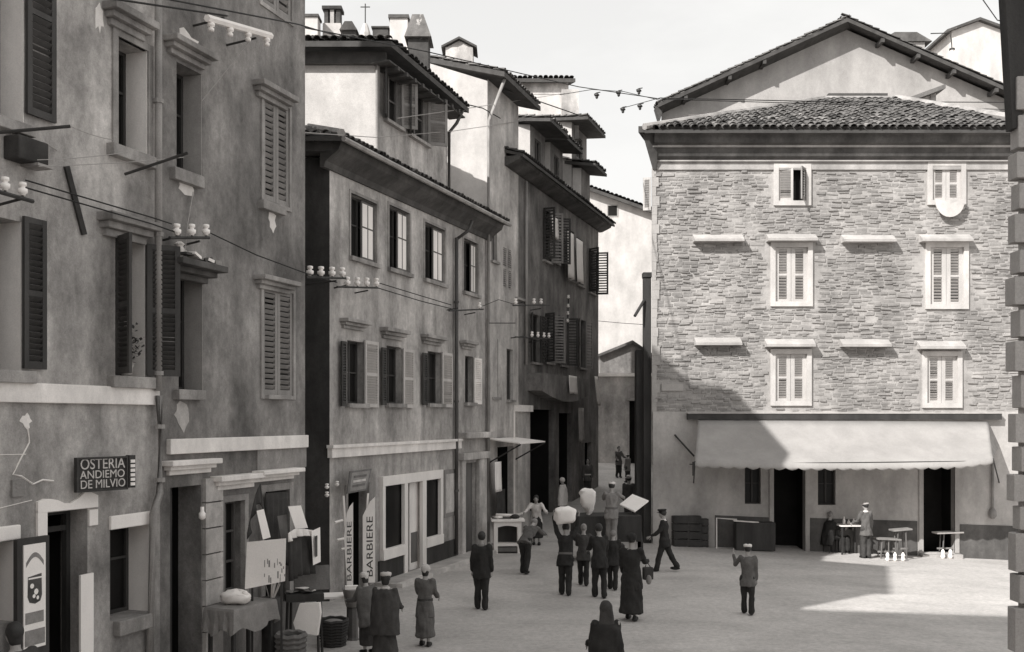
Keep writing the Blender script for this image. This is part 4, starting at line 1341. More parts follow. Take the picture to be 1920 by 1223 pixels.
# windows
for k, r in wS.items():
    surround(houseS, S, r, .155, M['stoneframe'], .075)
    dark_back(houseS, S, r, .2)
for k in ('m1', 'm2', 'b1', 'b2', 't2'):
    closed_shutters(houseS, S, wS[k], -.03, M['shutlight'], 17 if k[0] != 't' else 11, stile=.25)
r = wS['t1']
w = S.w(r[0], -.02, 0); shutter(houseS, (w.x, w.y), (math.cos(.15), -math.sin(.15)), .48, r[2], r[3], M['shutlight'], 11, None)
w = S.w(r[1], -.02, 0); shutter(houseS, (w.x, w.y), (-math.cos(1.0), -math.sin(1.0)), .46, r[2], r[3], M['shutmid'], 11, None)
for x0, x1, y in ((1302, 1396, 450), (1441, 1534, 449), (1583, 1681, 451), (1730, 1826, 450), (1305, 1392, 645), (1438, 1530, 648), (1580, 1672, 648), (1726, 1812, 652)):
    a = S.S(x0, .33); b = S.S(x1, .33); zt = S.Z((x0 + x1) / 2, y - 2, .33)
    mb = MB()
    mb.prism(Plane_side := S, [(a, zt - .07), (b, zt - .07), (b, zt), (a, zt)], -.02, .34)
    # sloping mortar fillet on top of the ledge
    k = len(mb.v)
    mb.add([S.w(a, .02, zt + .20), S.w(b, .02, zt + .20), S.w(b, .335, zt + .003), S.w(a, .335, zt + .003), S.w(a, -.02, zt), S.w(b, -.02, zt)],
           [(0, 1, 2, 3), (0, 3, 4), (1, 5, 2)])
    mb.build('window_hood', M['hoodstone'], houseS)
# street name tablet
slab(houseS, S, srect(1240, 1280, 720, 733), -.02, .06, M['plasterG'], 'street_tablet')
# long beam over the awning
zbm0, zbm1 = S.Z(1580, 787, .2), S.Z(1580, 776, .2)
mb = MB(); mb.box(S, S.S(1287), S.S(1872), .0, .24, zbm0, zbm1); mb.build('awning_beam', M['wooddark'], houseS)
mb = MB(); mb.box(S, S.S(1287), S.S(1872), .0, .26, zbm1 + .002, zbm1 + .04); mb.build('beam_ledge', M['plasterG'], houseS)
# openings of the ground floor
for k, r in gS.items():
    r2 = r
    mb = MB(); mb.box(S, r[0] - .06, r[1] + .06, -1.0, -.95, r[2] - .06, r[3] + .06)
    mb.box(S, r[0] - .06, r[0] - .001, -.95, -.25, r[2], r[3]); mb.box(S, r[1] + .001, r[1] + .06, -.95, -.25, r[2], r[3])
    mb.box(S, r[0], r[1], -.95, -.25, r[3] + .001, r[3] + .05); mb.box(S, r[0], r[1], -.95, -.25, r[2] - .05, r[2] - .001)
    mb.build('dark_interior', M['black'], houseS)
    if k[0] == 'd':
        mb = MB()
        for s_ in (r[0], r[1]):
            mb.box(S, s_ - (.14 if s_ == r[0] else 0), s_ + (.14 if s_ == r[1] else 0), 0, .075, r[2], r[3] + .12)
        mb.build('door_jambs', M['shopwall'] if k == 'd1' else M['plasterG'], houseS)
        if k == 'd2':
            mb = MB(); mb.box(S, r[0] - .14, r[1] + .14, -.2, .35, -.75, r[2] - .02); mb.build('doorstep', M['plasterG'], houseS)
    else:
        casement(houseS, S, r, .15, M['wooddark'], trans=(.5,))
# painted dado between the openings
def dado(x0, x1, y0):
    mb = MB(); a, b = S.S(x0), S.S(x1)
    mb.prism(S, [(a, -.85), (b, -.85), (b, S.Z(x1, y0[1])), (a, S.Z(x0, y0[0]))], .03, .055)
    mb.build('dado', M['shopdado'], houseS)
dado(1340, 1441, (966, 970)); dado(1518, 1719, (971, 977)); dado(1799, 1960, (983, 988))
# stone roof
zE = S.Z(1500, 246, .6)
E0, E1 = S.w(S.S(1208, .7), .75, zE), S.w(S.S(1990, .7), .75, zE)
Yr_ = Y_S + 5.2
def atY(px, py, Y): return V(((px - CX) / FPX * Y, Y, CAM_H + (HY - py) / FPX * Y))
R0, R1 = atY(1545, 190, Yr_), atY(1680, 190, Yr_)
roof_slab(houseS, [E0, E1, R1, R0], .1)
roof_slab(houseS, [E0, R0, R0 + V((0, 5, -2.5)), E0 + V((2.5, 9, 0))], .1)
roof_slab(houseS, [R0, R1, R1 + V((3, 5, -2.6)), R0 + V((0, 5, -2.6))], .1)
g = V((0, R0.y - E0.y, R0.z - E0.z)); gl_ = g.length
tA, tB = (R0.x - E0.x) / gl_, (E1.x - R1.x) / gl_
LE = E1.x - E0.x
tile_field(houseS, E0 + V((0, -.05, .02)), V((1, 0, 0)), g, lambda a, b: a > tA * b + .05 and a < LE - tB * b - .05, LE - 1.5, gl_, w=.24, l=.42, hgt=.09, single=295)
mb = MB(); mb.tube([E0 + V((0, 0, .10)), R0 + V((0, 0, .10))], .11, 7); mb.tube([R0 + V((0, 0, .1)), R1 + V((0, 0, .1))], .11, 7); mb.tube([R1 + V((0, 0, .1)), E1 + V((0, 0, .1))], .15, 7); mb.build('hip_cap', M['ridgecap'], houseS)
for px, py, wd in ((1528, 232, .95), (1645, 229, 1.0)):
    t_ = (py - 246) / (190 - 246)
    Yp = Y_S - .75 + (Yr_ - Y_S + .75) * t_ * 1.0
    p = atY(px, py, Yp) + V((0, 0, .12))
    mb = MB(); mb.wbox(p, (wd, .25, .10), .06); mb.build('mortar_patch', M['ridgecap'], houseS)
# small lean-to dormer on that roof
t = thing('roof_dormer', 'small lean-to dormer with whitewashed side on the stone house roof', 'dormer', (atY(1720, 215, 38.4)))
Yd = 38.3
D0 = Plane(0, Yd, 1, 0)
mb = MB(); mb.prism(D0, [(D0.S(1672), D0.Z(1672, 240)), (D0.S(1755), D0.Z(1755, 240)), (D0.S(1755), D0.Z(1755, 172)), (D0.S(1672), D0.Z(1672, 202))], -2.4, 0); mb.build('wall', M['plasterW'], t)
mb = MB(); mb.prism(D0, [(D0.S(1655), D0.Z(1655, 204)), (D0.S(1766), D0.Z(1766, 163)), (D0.S(1766), D0.Z(1766, 171)), (D0.S(1655), D0.Z(1655, 212))], -2.6, .35); mb.build('roof', M['tile'], t)
mb = MB(); mb.box(D0, D0.S(1744), D0.S(1754), .001, .05, D0.Z(1750, 222), D0.Z(1750, 178)); mb.build('corner_post', M['plasterD'], t)
t2 = thing('roof_ledge', 'thin dark plank lying along the ridge of the stone house', 'plank', atY(1605, 190, 38.6))
mb = MB(); mb.wbox(atY(1605, 181, 38.8), (2.25, .5, .09)); mb.build('plank', M['soffit'], t2)
# exterior flue at the street corner
t = thing('corner_flue', 'tall dark flue standing against the left corner of the stone house', 'flue', (atY(1211, 1015, 33.6)))
Yf = 33.3
Fp = Plane(0, Yf, 1, 0)
mb = MB(); mb.box(Fp, Fp.S(1207), Fp.S(1221), -.3, 0, -.2, Fp.Z(1214, 520)); mb.build('flue_shaft', M['wooddark'], t)
mb = MB(); mb.box(Fp, Fp.S(1206), Fp.S(1222), -.34, .04, Fp.Z(1214, 520), Fp.Z(1214, 511)); mb.build('flue_cap', M['iron'], t)
mb = MB(); mb.tube([atY(1208, 563, Yf), atY(1190, 593, Yf - .3)], .05, 6); mb.build('strut', M['iron'], t)
mb = MB(); mb.box(Fp, Fp.S(1196), Fp.S(1222.5), -.9, -.31, -.2, Fp.Z(1214, 655)); mb.build('lower_casing', M['wooddark'], t)
# shutter seen edge-on at the left corner
w = S.w(sS0 - .03, -.2, 0)
shutter(houseS, (w.x, w.y), (-1, .25), .26, S.Z(1220, 392), S.Z(1220, 330), M['shutlight'], 12, None, False)

# awning: canvas falling in a shallow curve with scalloped hem
t = thing('awning', 'long canvas shop awning with scalloped hem on the stone house', 'awning', S.w(S.S(1580), .6, 2.0))
n, mseg = 92, 7
x0t, x1t, x0b, x1b = 1309, 1853, 1303, 1862
pts = []
for i in range(n + 1):
    f = i / n
    col = []
    for j in range(mseg + 1):
        v = j / mseg
        d = .20 + 2.15 * v
        sag = .10 * math.sin(math.pi * v)
        px = (x0t + (x1t - x0t) * f) * (1 - v) + (x0b + (x1b - x0b) * f) * v
        pyt = 787 + 4 * f
        pyb = 862 + (4 if f < .9 else 4 - (f - .9) * 60) + 5 * math.sin(math.pi * f)
        py = pyt * (1 - v) + pyb * v
        s_, z_ = S.at(px, py, d)
        col.append(S.w(s_, d, z_ - sag * .4))
    hem = .085 if i % 4 in (1, 2, 3) and i % 4 == 2 else (.06 if i % 2 else .015)
    q = col[-1].copy(); col.append(q + V((0, -.015, -.10))); col.append(q + V((0, -.02, -.11 - hem)))
    pts.append(col)
mb = MB()
nc = len(pts[0])
for col in pts: mb.v.extend(col)
for i in range(n):
    for j in range(nc - 1):
        mb.f.append((i * nc + j, (i + 1) * nc + j, (i + 1) * nc + j + 1, i * nc + j + 1))
o = mb.build('canvas', M['awning'], t, smooth=True)
so = o.modifiers.new('thick', 'SOLIDIFY'); so.thickness = .012
mb = MB(); mb.tube([pts[0][mseg] + V((-.15, .08, -.08)), pts[-1][mseg] + V((.02, .08, -.08))], .018, 6); mb.build('front_bar', M['iron'], t)
for col, sx in ((pts[0], -1), (pts[-1], 1)):
    mb = MB(); mb.tube([col[mseg], S.w(S.S(1300 if sx < 0 else 1872), .05, S.Z(1300, 905))], .022, 5); mb.build('side_arm', M['iron'], t)
mb = MB(); mb.tube([pts[0][mseg] + V((-.05, 0, 0)), pts[0][mseg] + V((-.05, 0, -.42))], .03, 6); mb.build('crank_rod', M['iron'], t)
mb = MB(); e_ = pts[-1]
mb.poly([e_[0], e_[2], e_[4], e_[mseg], S.w(S.S(1872), .06, S.Z(1872, 835))]); mb.build('side_cloth', M['clothgrey'], t)
for px, y0, y1 in ((1243, 700, 760), (1858, 880, 965)):
    pass
mb = MB(); mb.tube([S.w(S.S(1858), .12, S.Z(1858, 868)), S.w(S.S(1858), .12, S.Z(1858, 960))], .05, 6); mb.lathe(S.w(S.S(1858), .12, S.Z(1858, 972)), [(.06, 0), (.13, .1), (.12, .25), (.05, .35)], 8); mb.build('rolled_blind', M['clothgrey'], t)
mb = MB(); mb.tube([S.w(S.S(1264), .1, S.Z(1264, 815)), S.w(S.S(1298), .35, S.Z(1298, 855))], .03, 5); mb.build('stay_rod', M['iron'], t)

# ================================================================= gabled house behind
Yg = 42.5
G = Plane(0, Yg, 1, 0)
t = thing('gabled_house', 'large pale gabled house rising behind the stone house', 'house', (13.5, 44, 8))
ap = (G.S(1578), G.Z(1578, 52)); lf = (G.S(1240), G.Z(1240, 205)); rt = (G.S(1990), G.Z(1990, 232))
mb = MB(); mb.extrude([G.w(a_, 0, z_) for a_, z_ in ((lf[0], 8), (rt[0], 8), rt, ap, lf)], (4.2, 9, 0)); mb.build('wall', M['plasterG'], t)
def rake(p, q, over, m, th=.16):
    a, b = G.w(p[0], over, p[1] + .12), G.w(q[0], over, q[1] + .12)
    mb = MB(); mb.extrude([a, b, b + V((4.6, 10, 0)), a + V((4.6, 10, 0))], (0, 0, -th)); return mb.build('roof', m, t)
rake((lf[0] - .25, lf[1] - .11), ap, .75, M['soffit']); rake(ap, (rt[0], rt[1]), .75, M['soffit'])
for p, q in (((lf[0] - .25, lf[1] - .11), ap), ((rt[0], rt[1]), ap)):
    O = G.w(p[0], .75, p[1] + .13)
    gdir = V((q[0] - p[0], 0, q[1] - p[1]))
    tile_field(t, O, V((0, 1, 0)), gdir, lambda a, b: True, .8, gdir.length, w=.22, l=.4, single=0)
mb = MB()
for p, q, f in ((lf, ap, .12), (lf, ap, .36), (lf, ap, .55), (rt, ap, .08), (rt, ap, .33), (rt, ap, .52), (rt, ap, .68), (rt, ap, .84)):
    s_, z_ = p[0] + (q[0] - p[0]) * f, p[1] + (q[1] - p[1]) * f
    mb = MB(); mb.box(G, s_ - .07, s_ + .07, 0.01, .72, z_ - .22, z_ - .06); mb.build('purlin_end', M['soffit'], t)
r = rect(G, 1298, 1334, 222, 240)
surround(t, G, r, .16, M['plasterW'], .03)
mb = MB(); mb.box(G, r[0], r[1], -.02, .012, r[2], r[3]); mb.build('window', M['black'], t)
mb = MB(); a = atY(1234, 190, Yg - .3); mb.extrude([atY(1229, 200, Yg - .4), atY(1245, 200, Yg - .4), atY(1237, 228, Yg - .4)], (0, .5, 0)); mb.build('eave_bracket', M['soffit'], t)
t3 = chimney(1655, 1738, 62, 96, 45.5, 'wide ruinous tile covered chimney on the gabled house', 'pitch', M['plasterD'], 1.2, 2.0)
Yh = 62.0
Hh = Plane(0, Yh, 1, 0)
t = thing('distant_house', 'pale distant gable wall at the upper right behind the gabled house', 'house', atY(1840, 200, Yh))
mb = MB(); mb.prism(Hh, [(Hh.S(1785), 10), (Hh.S(1960), 10), (Hh.S(1960), Hh.Z(1960, 78)), (Hh.S(1838), Hh.Z(1838, 36)), (Hh.S(1785), Hh.Z(1785, 56))], -6, 0); mb.build('wall', M['plasterW'], t)
for p, q in (((1776, 55), (1838, 32)), ((1838, 32), (1965, 78))):
    mb = MB(); mb.extrude([atY(*p, Yh - .3), atY(*q, Yh - .3), atY(*q, Yh - .3) + V((0, 6, 0)), atY(*p, Yh - .3) + V((0, 6, 0))], (0, 0, -.16)); mb.build('roof', M['tile'], t)
t = thing('vent_pipe', 'white vent pipe with a bent dark stay above the gabled roof', 'pipe', atY(1785, 160, 46))
mb = MB(); mb.tube([atY(1785, 160, 46), atY(1785, 93, 46)], .085, 8); mb.build('pipe_shaft', M['whitebar'], t)
mb = MB(); mb.lathe(atY(1785, 93, 46), [(.13, -.02), (.13, .04)], 8); mb.tube([atY(1785, 92, 46), atY(1784, 75, 46), atY(1781, 62, 46), atY(1745, 63, 46)], .025, 5); mb.build('pipe_stay', M['iron'], t)

# ================================================================= end of the narrow street
Yw = 60.0
W = Plane(0, Yw, 1, 0)
t = thing('end_house', 'whitewashed house with one tiny window closing the narrow street', 'house', atY(1160, 880, Yw))
mb = MB(); mb.prism(W, [(W.S(1095), 0), (W.S(1275), 0), (W.S(1275), W.Z(1275, 415)), (W.S(1100), W.Z(1100, 352))], -6, 0); mb.build('wall', M['plasterW'], t)
r = rect(W, 1140, 1157, 386, 405); mb = MB(); mb.box(W, r[0], r[1], -.02, .012, r[2], r[3]); mb.build('window', M['black'], t)
surround(t, W, r, .06, M['plasterG'], .03)
a, b = atY(1092, 346, Yw - .5), atY(1275, 411, Yw - .5)
roof_slab(t, [a, b, b + V((0, 7, 1.2)), a + V((0, 7, 1.2))], .2, M['soffit'])
tile_field(t, a + V((0, 0, .03)), b - a, V((0, 7, 1.2)), lambda a_, b_: True, (b - a).length, 2.4, w=.24)
Yk = 54.0
K_ = Plane(0, Yk, 1, 0)
t = thing('lane_wall', 'plain plastered lane wall with a ledge and dark door at the street end', 'wall', atY(1170, 880, Yk))
rd = rect(K_, 1180, 1206, 752, 935)
rd = (rd[0], rd[1], ground_z(7, Yk) - .1, rd[3])
mb = MB(); wall_grid(mb, K_, K_.S(1118), K_.S(1275), 1.0, K_.Z(1170, 706), K_.Z(1170, 706), [rd], .3); mb.build('wall', M['plasterD'], t)
dark_back(t, K_, rd, .32)
mb = MB(); mb.box(K_, K_.S(1118), K_.S(1275), -.3, .18, K_.Z(1170, 706), K_.Z(1170, 700)); mb.build('wall_coping', M['band'], t)
mb = MB(); mb.box(K_, rd[0] - .2, rd[1] + .2, .0, .25, rd[3] + .02, rd[3] + .16); mb.build('door_hood', M['trim'], t)
Yk2 = 56.0
K2 = Plane(0, Yk2, 1, 0)
t = thing('low_shed', 'low shed with shallow gable roof behind the lane wall', 'shed', atY(1180, 720, Yk2))
mb = MB(); mb.prism(K2, [(K2.S(1125), 2), (K2.S(1270), 2), (K2.S(1270), K2.Z(1270, 690)), (K2.S(1222), K2.Z(1222, 668)), (K2.S(1186), K2.Z(1186, 643)), (K2.S(1125), K2.Z(1125, 668))], -3, 0); mb.build('wall', M['plasterE'], t)
for p, q in (((1122, 664), (1186, 638)), ((1186, 638), (1240, 674))):
    mb = MB(); mb.extrude([atY(*p, Yk2 - .3), atY(*q, Yk2 - .3), atY(*q, Yk2 - .3) + V((0, 3.4, 0)), atY(*p, Yk2 - .3) + V((0, 3.4, 0))], (0, 0, -.15)); mb.build('roof', M['tile'], t)
# right flank of the narrow street beyond the stone house
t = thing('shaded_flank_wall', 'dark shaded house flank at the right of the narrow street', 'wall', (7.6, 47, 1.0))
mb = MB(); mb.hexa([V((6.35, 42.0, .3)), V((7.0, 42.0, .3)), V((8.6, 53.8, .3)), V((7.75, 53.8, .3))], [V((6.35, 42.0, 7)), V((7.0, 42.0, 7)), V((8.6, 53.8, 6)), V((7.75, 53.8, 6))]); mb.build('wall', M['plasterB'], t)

# ================================================================= near right edge: quoined corner
Yq = 9.2
Q = Plane(0, Yq, 1, 0)
t = thing('quoined_corner_house', 'corner of a near house at the right edge with worn quoin stones', 'house', (5.0, Yq, -.1))
xq = Q.S(1909)
mb = MB(); mb.extrude([V((xq, Yq, -.2)), V((xq + 3, Yq, -.2)), V((xq + 3, Yq, 12)), V((xq, Yq, 12))], (.5, .6, 0)); mb.build('wall', M['plasterA'], t)
units_q = MB(); units_q.wbox((0, 0, 0), (1, 1, 1)); 
me_q = units_q.mesh('quoin', V((0, 0, 0))); me_q.materials.append(M['plasterG'])
zq = -.1; k = 0
ys = [(1223, 1140), (1130, 1078), (1072, 1000), (993, 950), (940, 890), (884, 838), (830, 776), (765, 704), (696, 640), (632, 582), (572, 520), (512, 470), (455, 402), (392, 345), (335, 287), (278, 218), (208, 146)]
for k, (yb, yt) in enumerate(ys):
    x0 = Q.S(1894 if k % 2 == 0 else 1902) + random.uniform(-.012, .012)
    x1 = x0 + 1.0
    z0, z1 = Q.Z(1900, yb, .06), Q.Z(1900, yt, .06)
    o = piece('quoin', me_q, t, V(((x0 + x1) / 2, Yq - .02, (z0 + z1) / 2)), None, (x1 - x0, .16 + random.uniform(-.03, .03), z1 - z0))
    bv = o.modifiers.new('bevel', 'BEVEL'); bv.width = .02; bv.segments = 3
mb = MB(); mb.prism(Q, [(Q.S(1891), Q.Z(1891, 245)), (Q.S(1908), Q.Z(1908, 245)), (Q.S(1925), Q.Z(1925, -200)), (Q.S(1866), Q.Z(1866, -200))], -.05, .08); mb.build('open_shutter', M['wooddark'], t)
# unseen house behind the camera; tall wing and roof sized to shade the square
zK = (22.0 + 0.9) * SUN_B
t = thing('viewpoint_house', 'unseen house behind the viewpoint with a tall wing added to shade the square', 'house', (0, -4, 0))
BK = Plane(0, -1.2, 1, 0); BK.n = V((0, 1, 0))
mb = MB(); mb.box(BK, -23.8, -8.4, -6, 0, -.5, zK - .3); mb.build('shade_wing', M['plasterW'], t)
mb = MB(); mb.box(BK, -8.39, 9, -6, 0, -.5, 6.6); mb.build('low_wing', M['plasterW'], t)
roof_slab(t, [V((-24, -.9, zK)), V((-8.2, -.9, zK)), V((-8.2, -5, zK + 1)), V((-24, -5, zK + 1))], .25)
# ================================================================= insulators, wires, poles
def insulator_mesh(mb, p, h=.13, r=.05, hang=False):
    sg = -1 if hang else 1
    prof = [(r * .55, 0), (r * .6, h * .12), (r, h * .2), (r * 1.02, h * .48), (r * .5, h * .56), (r * .55, h * .66), (r * .85, h * .72), (r * .8, h * .95), (r * .3, h)]
    mb.lathe(p, [(a, b * sg) for a, b in prof], 9)

def bracket(label, P, x0, y0, x1, y1, d, xs, barm, h=.13, r=.05, hang=False, bar=.025, stand=True, name='insulator_bracket', wallarm=True):
    """iron cross-arm with porcelain insulators; ends given as pixels on a plane d in front of the wall"""
    a, b = P.p(x0, y0, d), P.p(x1, y1, d)
    t = thing(name, label, 'insulators', (a + b) / 2 - V((0, 0, .1)), 'insulator brackets on the walls')
    mb = MB(); mb.tube([a, b], bar, 6); mb.build('cross_arm', barm, t)
    if wallarm:
        c = (a + b) / 2
        s_, z_ = (c - P.o).dot(P.u), c.z
        for s2 in ((a - P.o).dot(P.u) * .75 + (b - P.o).dot(P.u) * .25, (a - P.o).dot(P.u) * .25 + (b - P.o).dot(P.u) * .75):
            mb = MB(); mb.tube([P.w(s2, d, z_ - .01), P.w(s2, -.02, z_ - .06)], .018, 5); mb.build('wall_stay', M['iron'], t)
    for f in xs:
        p = a.lerp(b, f)
        mb = MB(); q = p + V((0, 0, .035 if not hang else -.03))
        mb.tube([p, q], .014, 5); mb.build('pin', M['iron'], t)
        mb = MB(); insulator_mesh(mb, q, h, r, hang); mb.build('insulator', M['porcelain'], t, smooth=True)
    return t
bracket('white painted cross-arm with hanging insulators high on the sooty house', A, 388, 34, 508, 68, .55, (.06, .34, .62, .93), M['whitebar'], .15, .055, True, .055)
bracket('three insulators on a dark bar beside the downpipe', A, 318, 446, 392, 446, .30, (.18, .55, .92), M['iron'], .17, .06)
bracket('two insulators on the dark bracket at the left frame edge', A, -30, 352, 62, 378, .35, (.42, .78), M['iron'], .16, .055)
bracket('upper row of four insulators at the alley corner', C, 574, 520, 648, 522, .75, (.09, .36, .64, .91), M['iron'], .20, .075)
bracket('lower row of four insulators on the barber house', C, 632, 538, 708, 540, .35, (.24, .48, .72, .97), M['iron'], .20, .07)
bracket('small bracket with one insulator by the barber house downpipe', C, 842, 583, 906, 580, .35, (.88,), M['iron'], .18, .06)
bracket('bracket with one white insulator across the narrow pale front', C, 962, 573, 1030, 572, .4, (.06, .55, .75), M['iron'], .20, .07)
bracket('lower bracket with a cluster of insulators over the narrow street', C, 966, 632, 1032, 636, .5, (.45, .62, .8, .95), M['iron'], .19, .06)
bracket('upright row of small insulators on the far dark house', C, 1064, 612, 1066, 556, .4, (.1, .35, .6, .9), M['iron'], .14, .06, wallarm=False)

def wire(label, pts, r=.012, m=None, sag=0.0, name='overhead_wire', group='overhead wires'):
    """pts: world points; each span hangs a little"""
    out = []
    for i in range(len(pts) - 1):
        a, b = V(pts[i]), V(pts[i + 1])
        n = 10
        for k in range(n + (1 if i == len(pts) - 2 else 0)):
            f = k / n
            out.append(a.lerp(b, f) - V((0, 0, sag * 4 * f * (1 - f))))
    mb = MB(); mb.tube(out, r, 4)
    o = mb.build(name, m or M['wire'], None)
    return tag(o, label, 'wire', group)
def Wp(px, py, Y): return atY(px, py, Y)
wire('long dark wire from the left frame top past the chimneys to the stone house', [Wp(185, -6, 12.5), Wp(560, 50, 19.5), Wp(800, 97, 25), Wp(1085, 163, 31), Wp(1240, 186, 34), Wp(1900, 206, 36)], .014)
wire('upper dark wire leaving the frame top above the white cross-arm', [Wp(300, -4, 12.5), Wp(560, 46, 17.5), Wp(640, 70, 22)], .012)
wire('short dark wire sloping from the pale end wall to the dormers', [Wp(935, 163, 33), Wp(1010, 190, 35), Wp(1085, 216, 38)], .020)
wire('dark wire running down from the attic gutter to the raised house eave', [Wp(858, 192, 29), Wp(905, 203, 31.5), Wp(938, 222, 33)], .018)
wire('pale cord stretched from the attic windows to the street dormers', [Wp(745, 222, 25.5), Wp(880, 203, 30), Wp(1060, 175, 40)], .010, M['wirelight'])
wire('lower pale cord crossing the attic front towards the dormers', [Wp(535, 246, 18.2), Wp(705, 258, 25), Wp(850, 246, 29), Wp(985, 226, 36)], .009, M['wirelight'])
wire('pair of dark wires along the left wall, upper one', [A.p(48, 338, .35), A.p(285, 408, .3), A.p(322, 420, .3)], .010)
wire('pair of dark wires along the left wall, lower one', [A.p(48, 352, .35), A.p(285, 420, .3), A.p(330, 436, .3)], .010)
wire('dark wire from the three insulators along the sooty wall to the alley corner', [A.p(392, 436, .3), A.p(480, 478, .3), A.p(572, 512, .2), C.p(632, 530, .35)], .011)
wire('dark wire running from the four insulators down the barber house wall', [C.p(708, 530, .35), C.p(780, 552, .25), C.p(846, 572, .35)], .012)
wire('second dark wire below it on the barber house wall', [C.p(708, 540, .35), C.p(790, 565, .22), C.p(846, 579, .35)], .012)
wire('thin slack wire from the pipe bracket to the pale house front', [C.p(905, 574, .35), C.p(935, 562, .3), C.p(962, 570, .4)], .010)
wire('thin wire across the narrow pale front lower down', [C.p(918, 606, .3), C.p(966, 606, .4)], .014)
wire('pale cord slanting down from the white cross-arm', [A.p(470, 75, .5), A.p(378, 190, .1)], .006, M['wirelight'])
wire('thin cord dropping to the ragged window hood', [A.p(362, 360, .05), A.p(352, 420, .15), A.p(347, 472, .25)], .007, M['wirelight'])
wire('span wire carrying the small hanging insulators over the street', [Wp(1050, 178, 34), Wp(1110, 168, 34), Wp(1170, 172, 34), Wp(1245, 190, 34)], .011)
wire('lower span wire with two hanging insulators', [Wp(1163, 204, 34), Wp(1200, 194, 34), Wp(1240, 183, 34)], .011)
wire('dark wire crossing the gabled wall to the right edge', [Wp(1240, 184, 34), Wp(1560, 191, 36), Wp(1900, 192, 38)], .017)
wire('thin wire low in the gabled wall right of the dormer', [Wp(1690, 200, 37.6), Wp(1800, 206, 37.5), Wp(1895, 209, 37)], .016)
wire('thin slack wire in front of the end house', [Wp(1122, 602, 48), Wp(1165, 606, 48), Wp(1210, 609, 48)], .012)
wire('wire sagging from the top right corner to the quoined house', [Wp(1836, -10, 20), Wp(1870, 38, 20), Wp(1885, 42, 19)], .012)
for i, (px, py, lb) in enumerate(((1119, 176, 'first'), (1160, 172, 'second'), (1198, 168, 'third'), (1168, 203, 'lower left'), (1200, 197, 'lower right'))):
    t = thing('line_insulator', '%s small dark insulator hanging on the span wires' % lb, 'insulator', Wp(px, py, 34) - V((0, 0, .1)), 'hanging insulators on the span wires')
    mb = MB(); mb.lathe(Wp(px, py, 34) - V((0, 0, .17)), [(.02, 0), (.045, .03), (.05, .09), (.09, .11), (.08, .15), (.03, .19)], 8); mb.build('insulator_body', M['iron'], t)
    mb = MB(); c = Wp(px, py, 34); mb.tube([c + V((-.09, 0, -.02)), c + V((0, 0, .03)), c + V((.12, 0, .05))], .018, 5); mb.build('clamp', M['iron'], t)
# laundry poles
for label, p in (('dark laundry pole jutting from the upper left window', [A.p(-40, 252, .1), A.p(132, 237, .9)]),
                 ('dark laundry pole crossing the downpipe', [A.p(234, 327, .05), A.p(352, 287, .95)])):
    mb = MB(); mb.tube(p, .020, 6); tag(mb.build('laundry_pole', M['wooddark'], None), label, 'pole', 'laundry poles')
for i, (a, b, lb) in enumerate((((70, 300), (240, 285), 'upper pale laundry line left of the downpipe'), ((72, 312), (345, 295), 'lower pale laundry line reaching past the downpipe'), ((132, 237), (210, 262), 'pale cord from the upper laundry pole to the window'))):
    wire(lb, [A.p(*a, .5), A.p(*b, .4)], .005, M['wirelight'], .02, 'laundry_line', 'laundry lines')
# dark box and bundle under the left window
t = thing('meter_box', 'dark box with cables on the wall at the left edge below the window', 'box', A.p(45, 320, .1))
mb = MB(); r = rect(A, 18, 75, 262, 306, .1); mb.box(A, r[0], r[1], 0.0, .24, r[2], r[3]); mb.build('casing', M['clothdark'], t, bevel=.02)
mb = MB(); mb.box(A, r[0] + .25, r[1] + .03, .02, .28, r[2] - .03, r[2]); mb.build('casing_foot', M['trim'], t)
mb = MB(); mb.tube([A.p(50, 266, .2), A.p(72, 268, .2), A.p(82, 266, .15), A.p(106, 282, .03)], .012, 5); mb.build('cable', M['wirelight'], t)
# plant on the sill
t = thing('potted_plant', 'dark bushy potted plant on the left window sill', 'plant', A.p(240, 705, .02))
pb = A.p(238, 704, .0)
mb = MB(); mb.lathe(pb, [(.07, 0), (.10, .17), (.11, .18)], 10); mb.build('pot', M['plasterD'], t, smooth=True)
mb = MB(); mb.tube([pb + V((0, 0, .15)), pb + V((.01, 0, .5))], .015, 5); mb.build('stem', M['wooddark'], t)
mb = MB(); rr = random.Random(3)
for k in range(230):
    c = pb + V((rr.gauss(0, .09), rr.gauss(0, .09), .42 + rr.gauss(0, .13)))
    s = rr.uniform(.025, .05)
    m3 = Matrix.Rotation(rr.uniform(0, 6.28), 3, 'Z') @ Matrix.Rotation(rr.uniform(-1, 1), 3, 'X')
    mb.add([c + m3 @ V((-s * .5, 0, 0)), c + m3 @ V((0, -s, 0)), c + m3 @ V((s * .5, 0, 0)), c + m3 @ V((0, s, .01))], [(0, 1, 2, 3)])
tag(mb.build('foliage', M['leaf'], t, fix=False), kind='stuff')
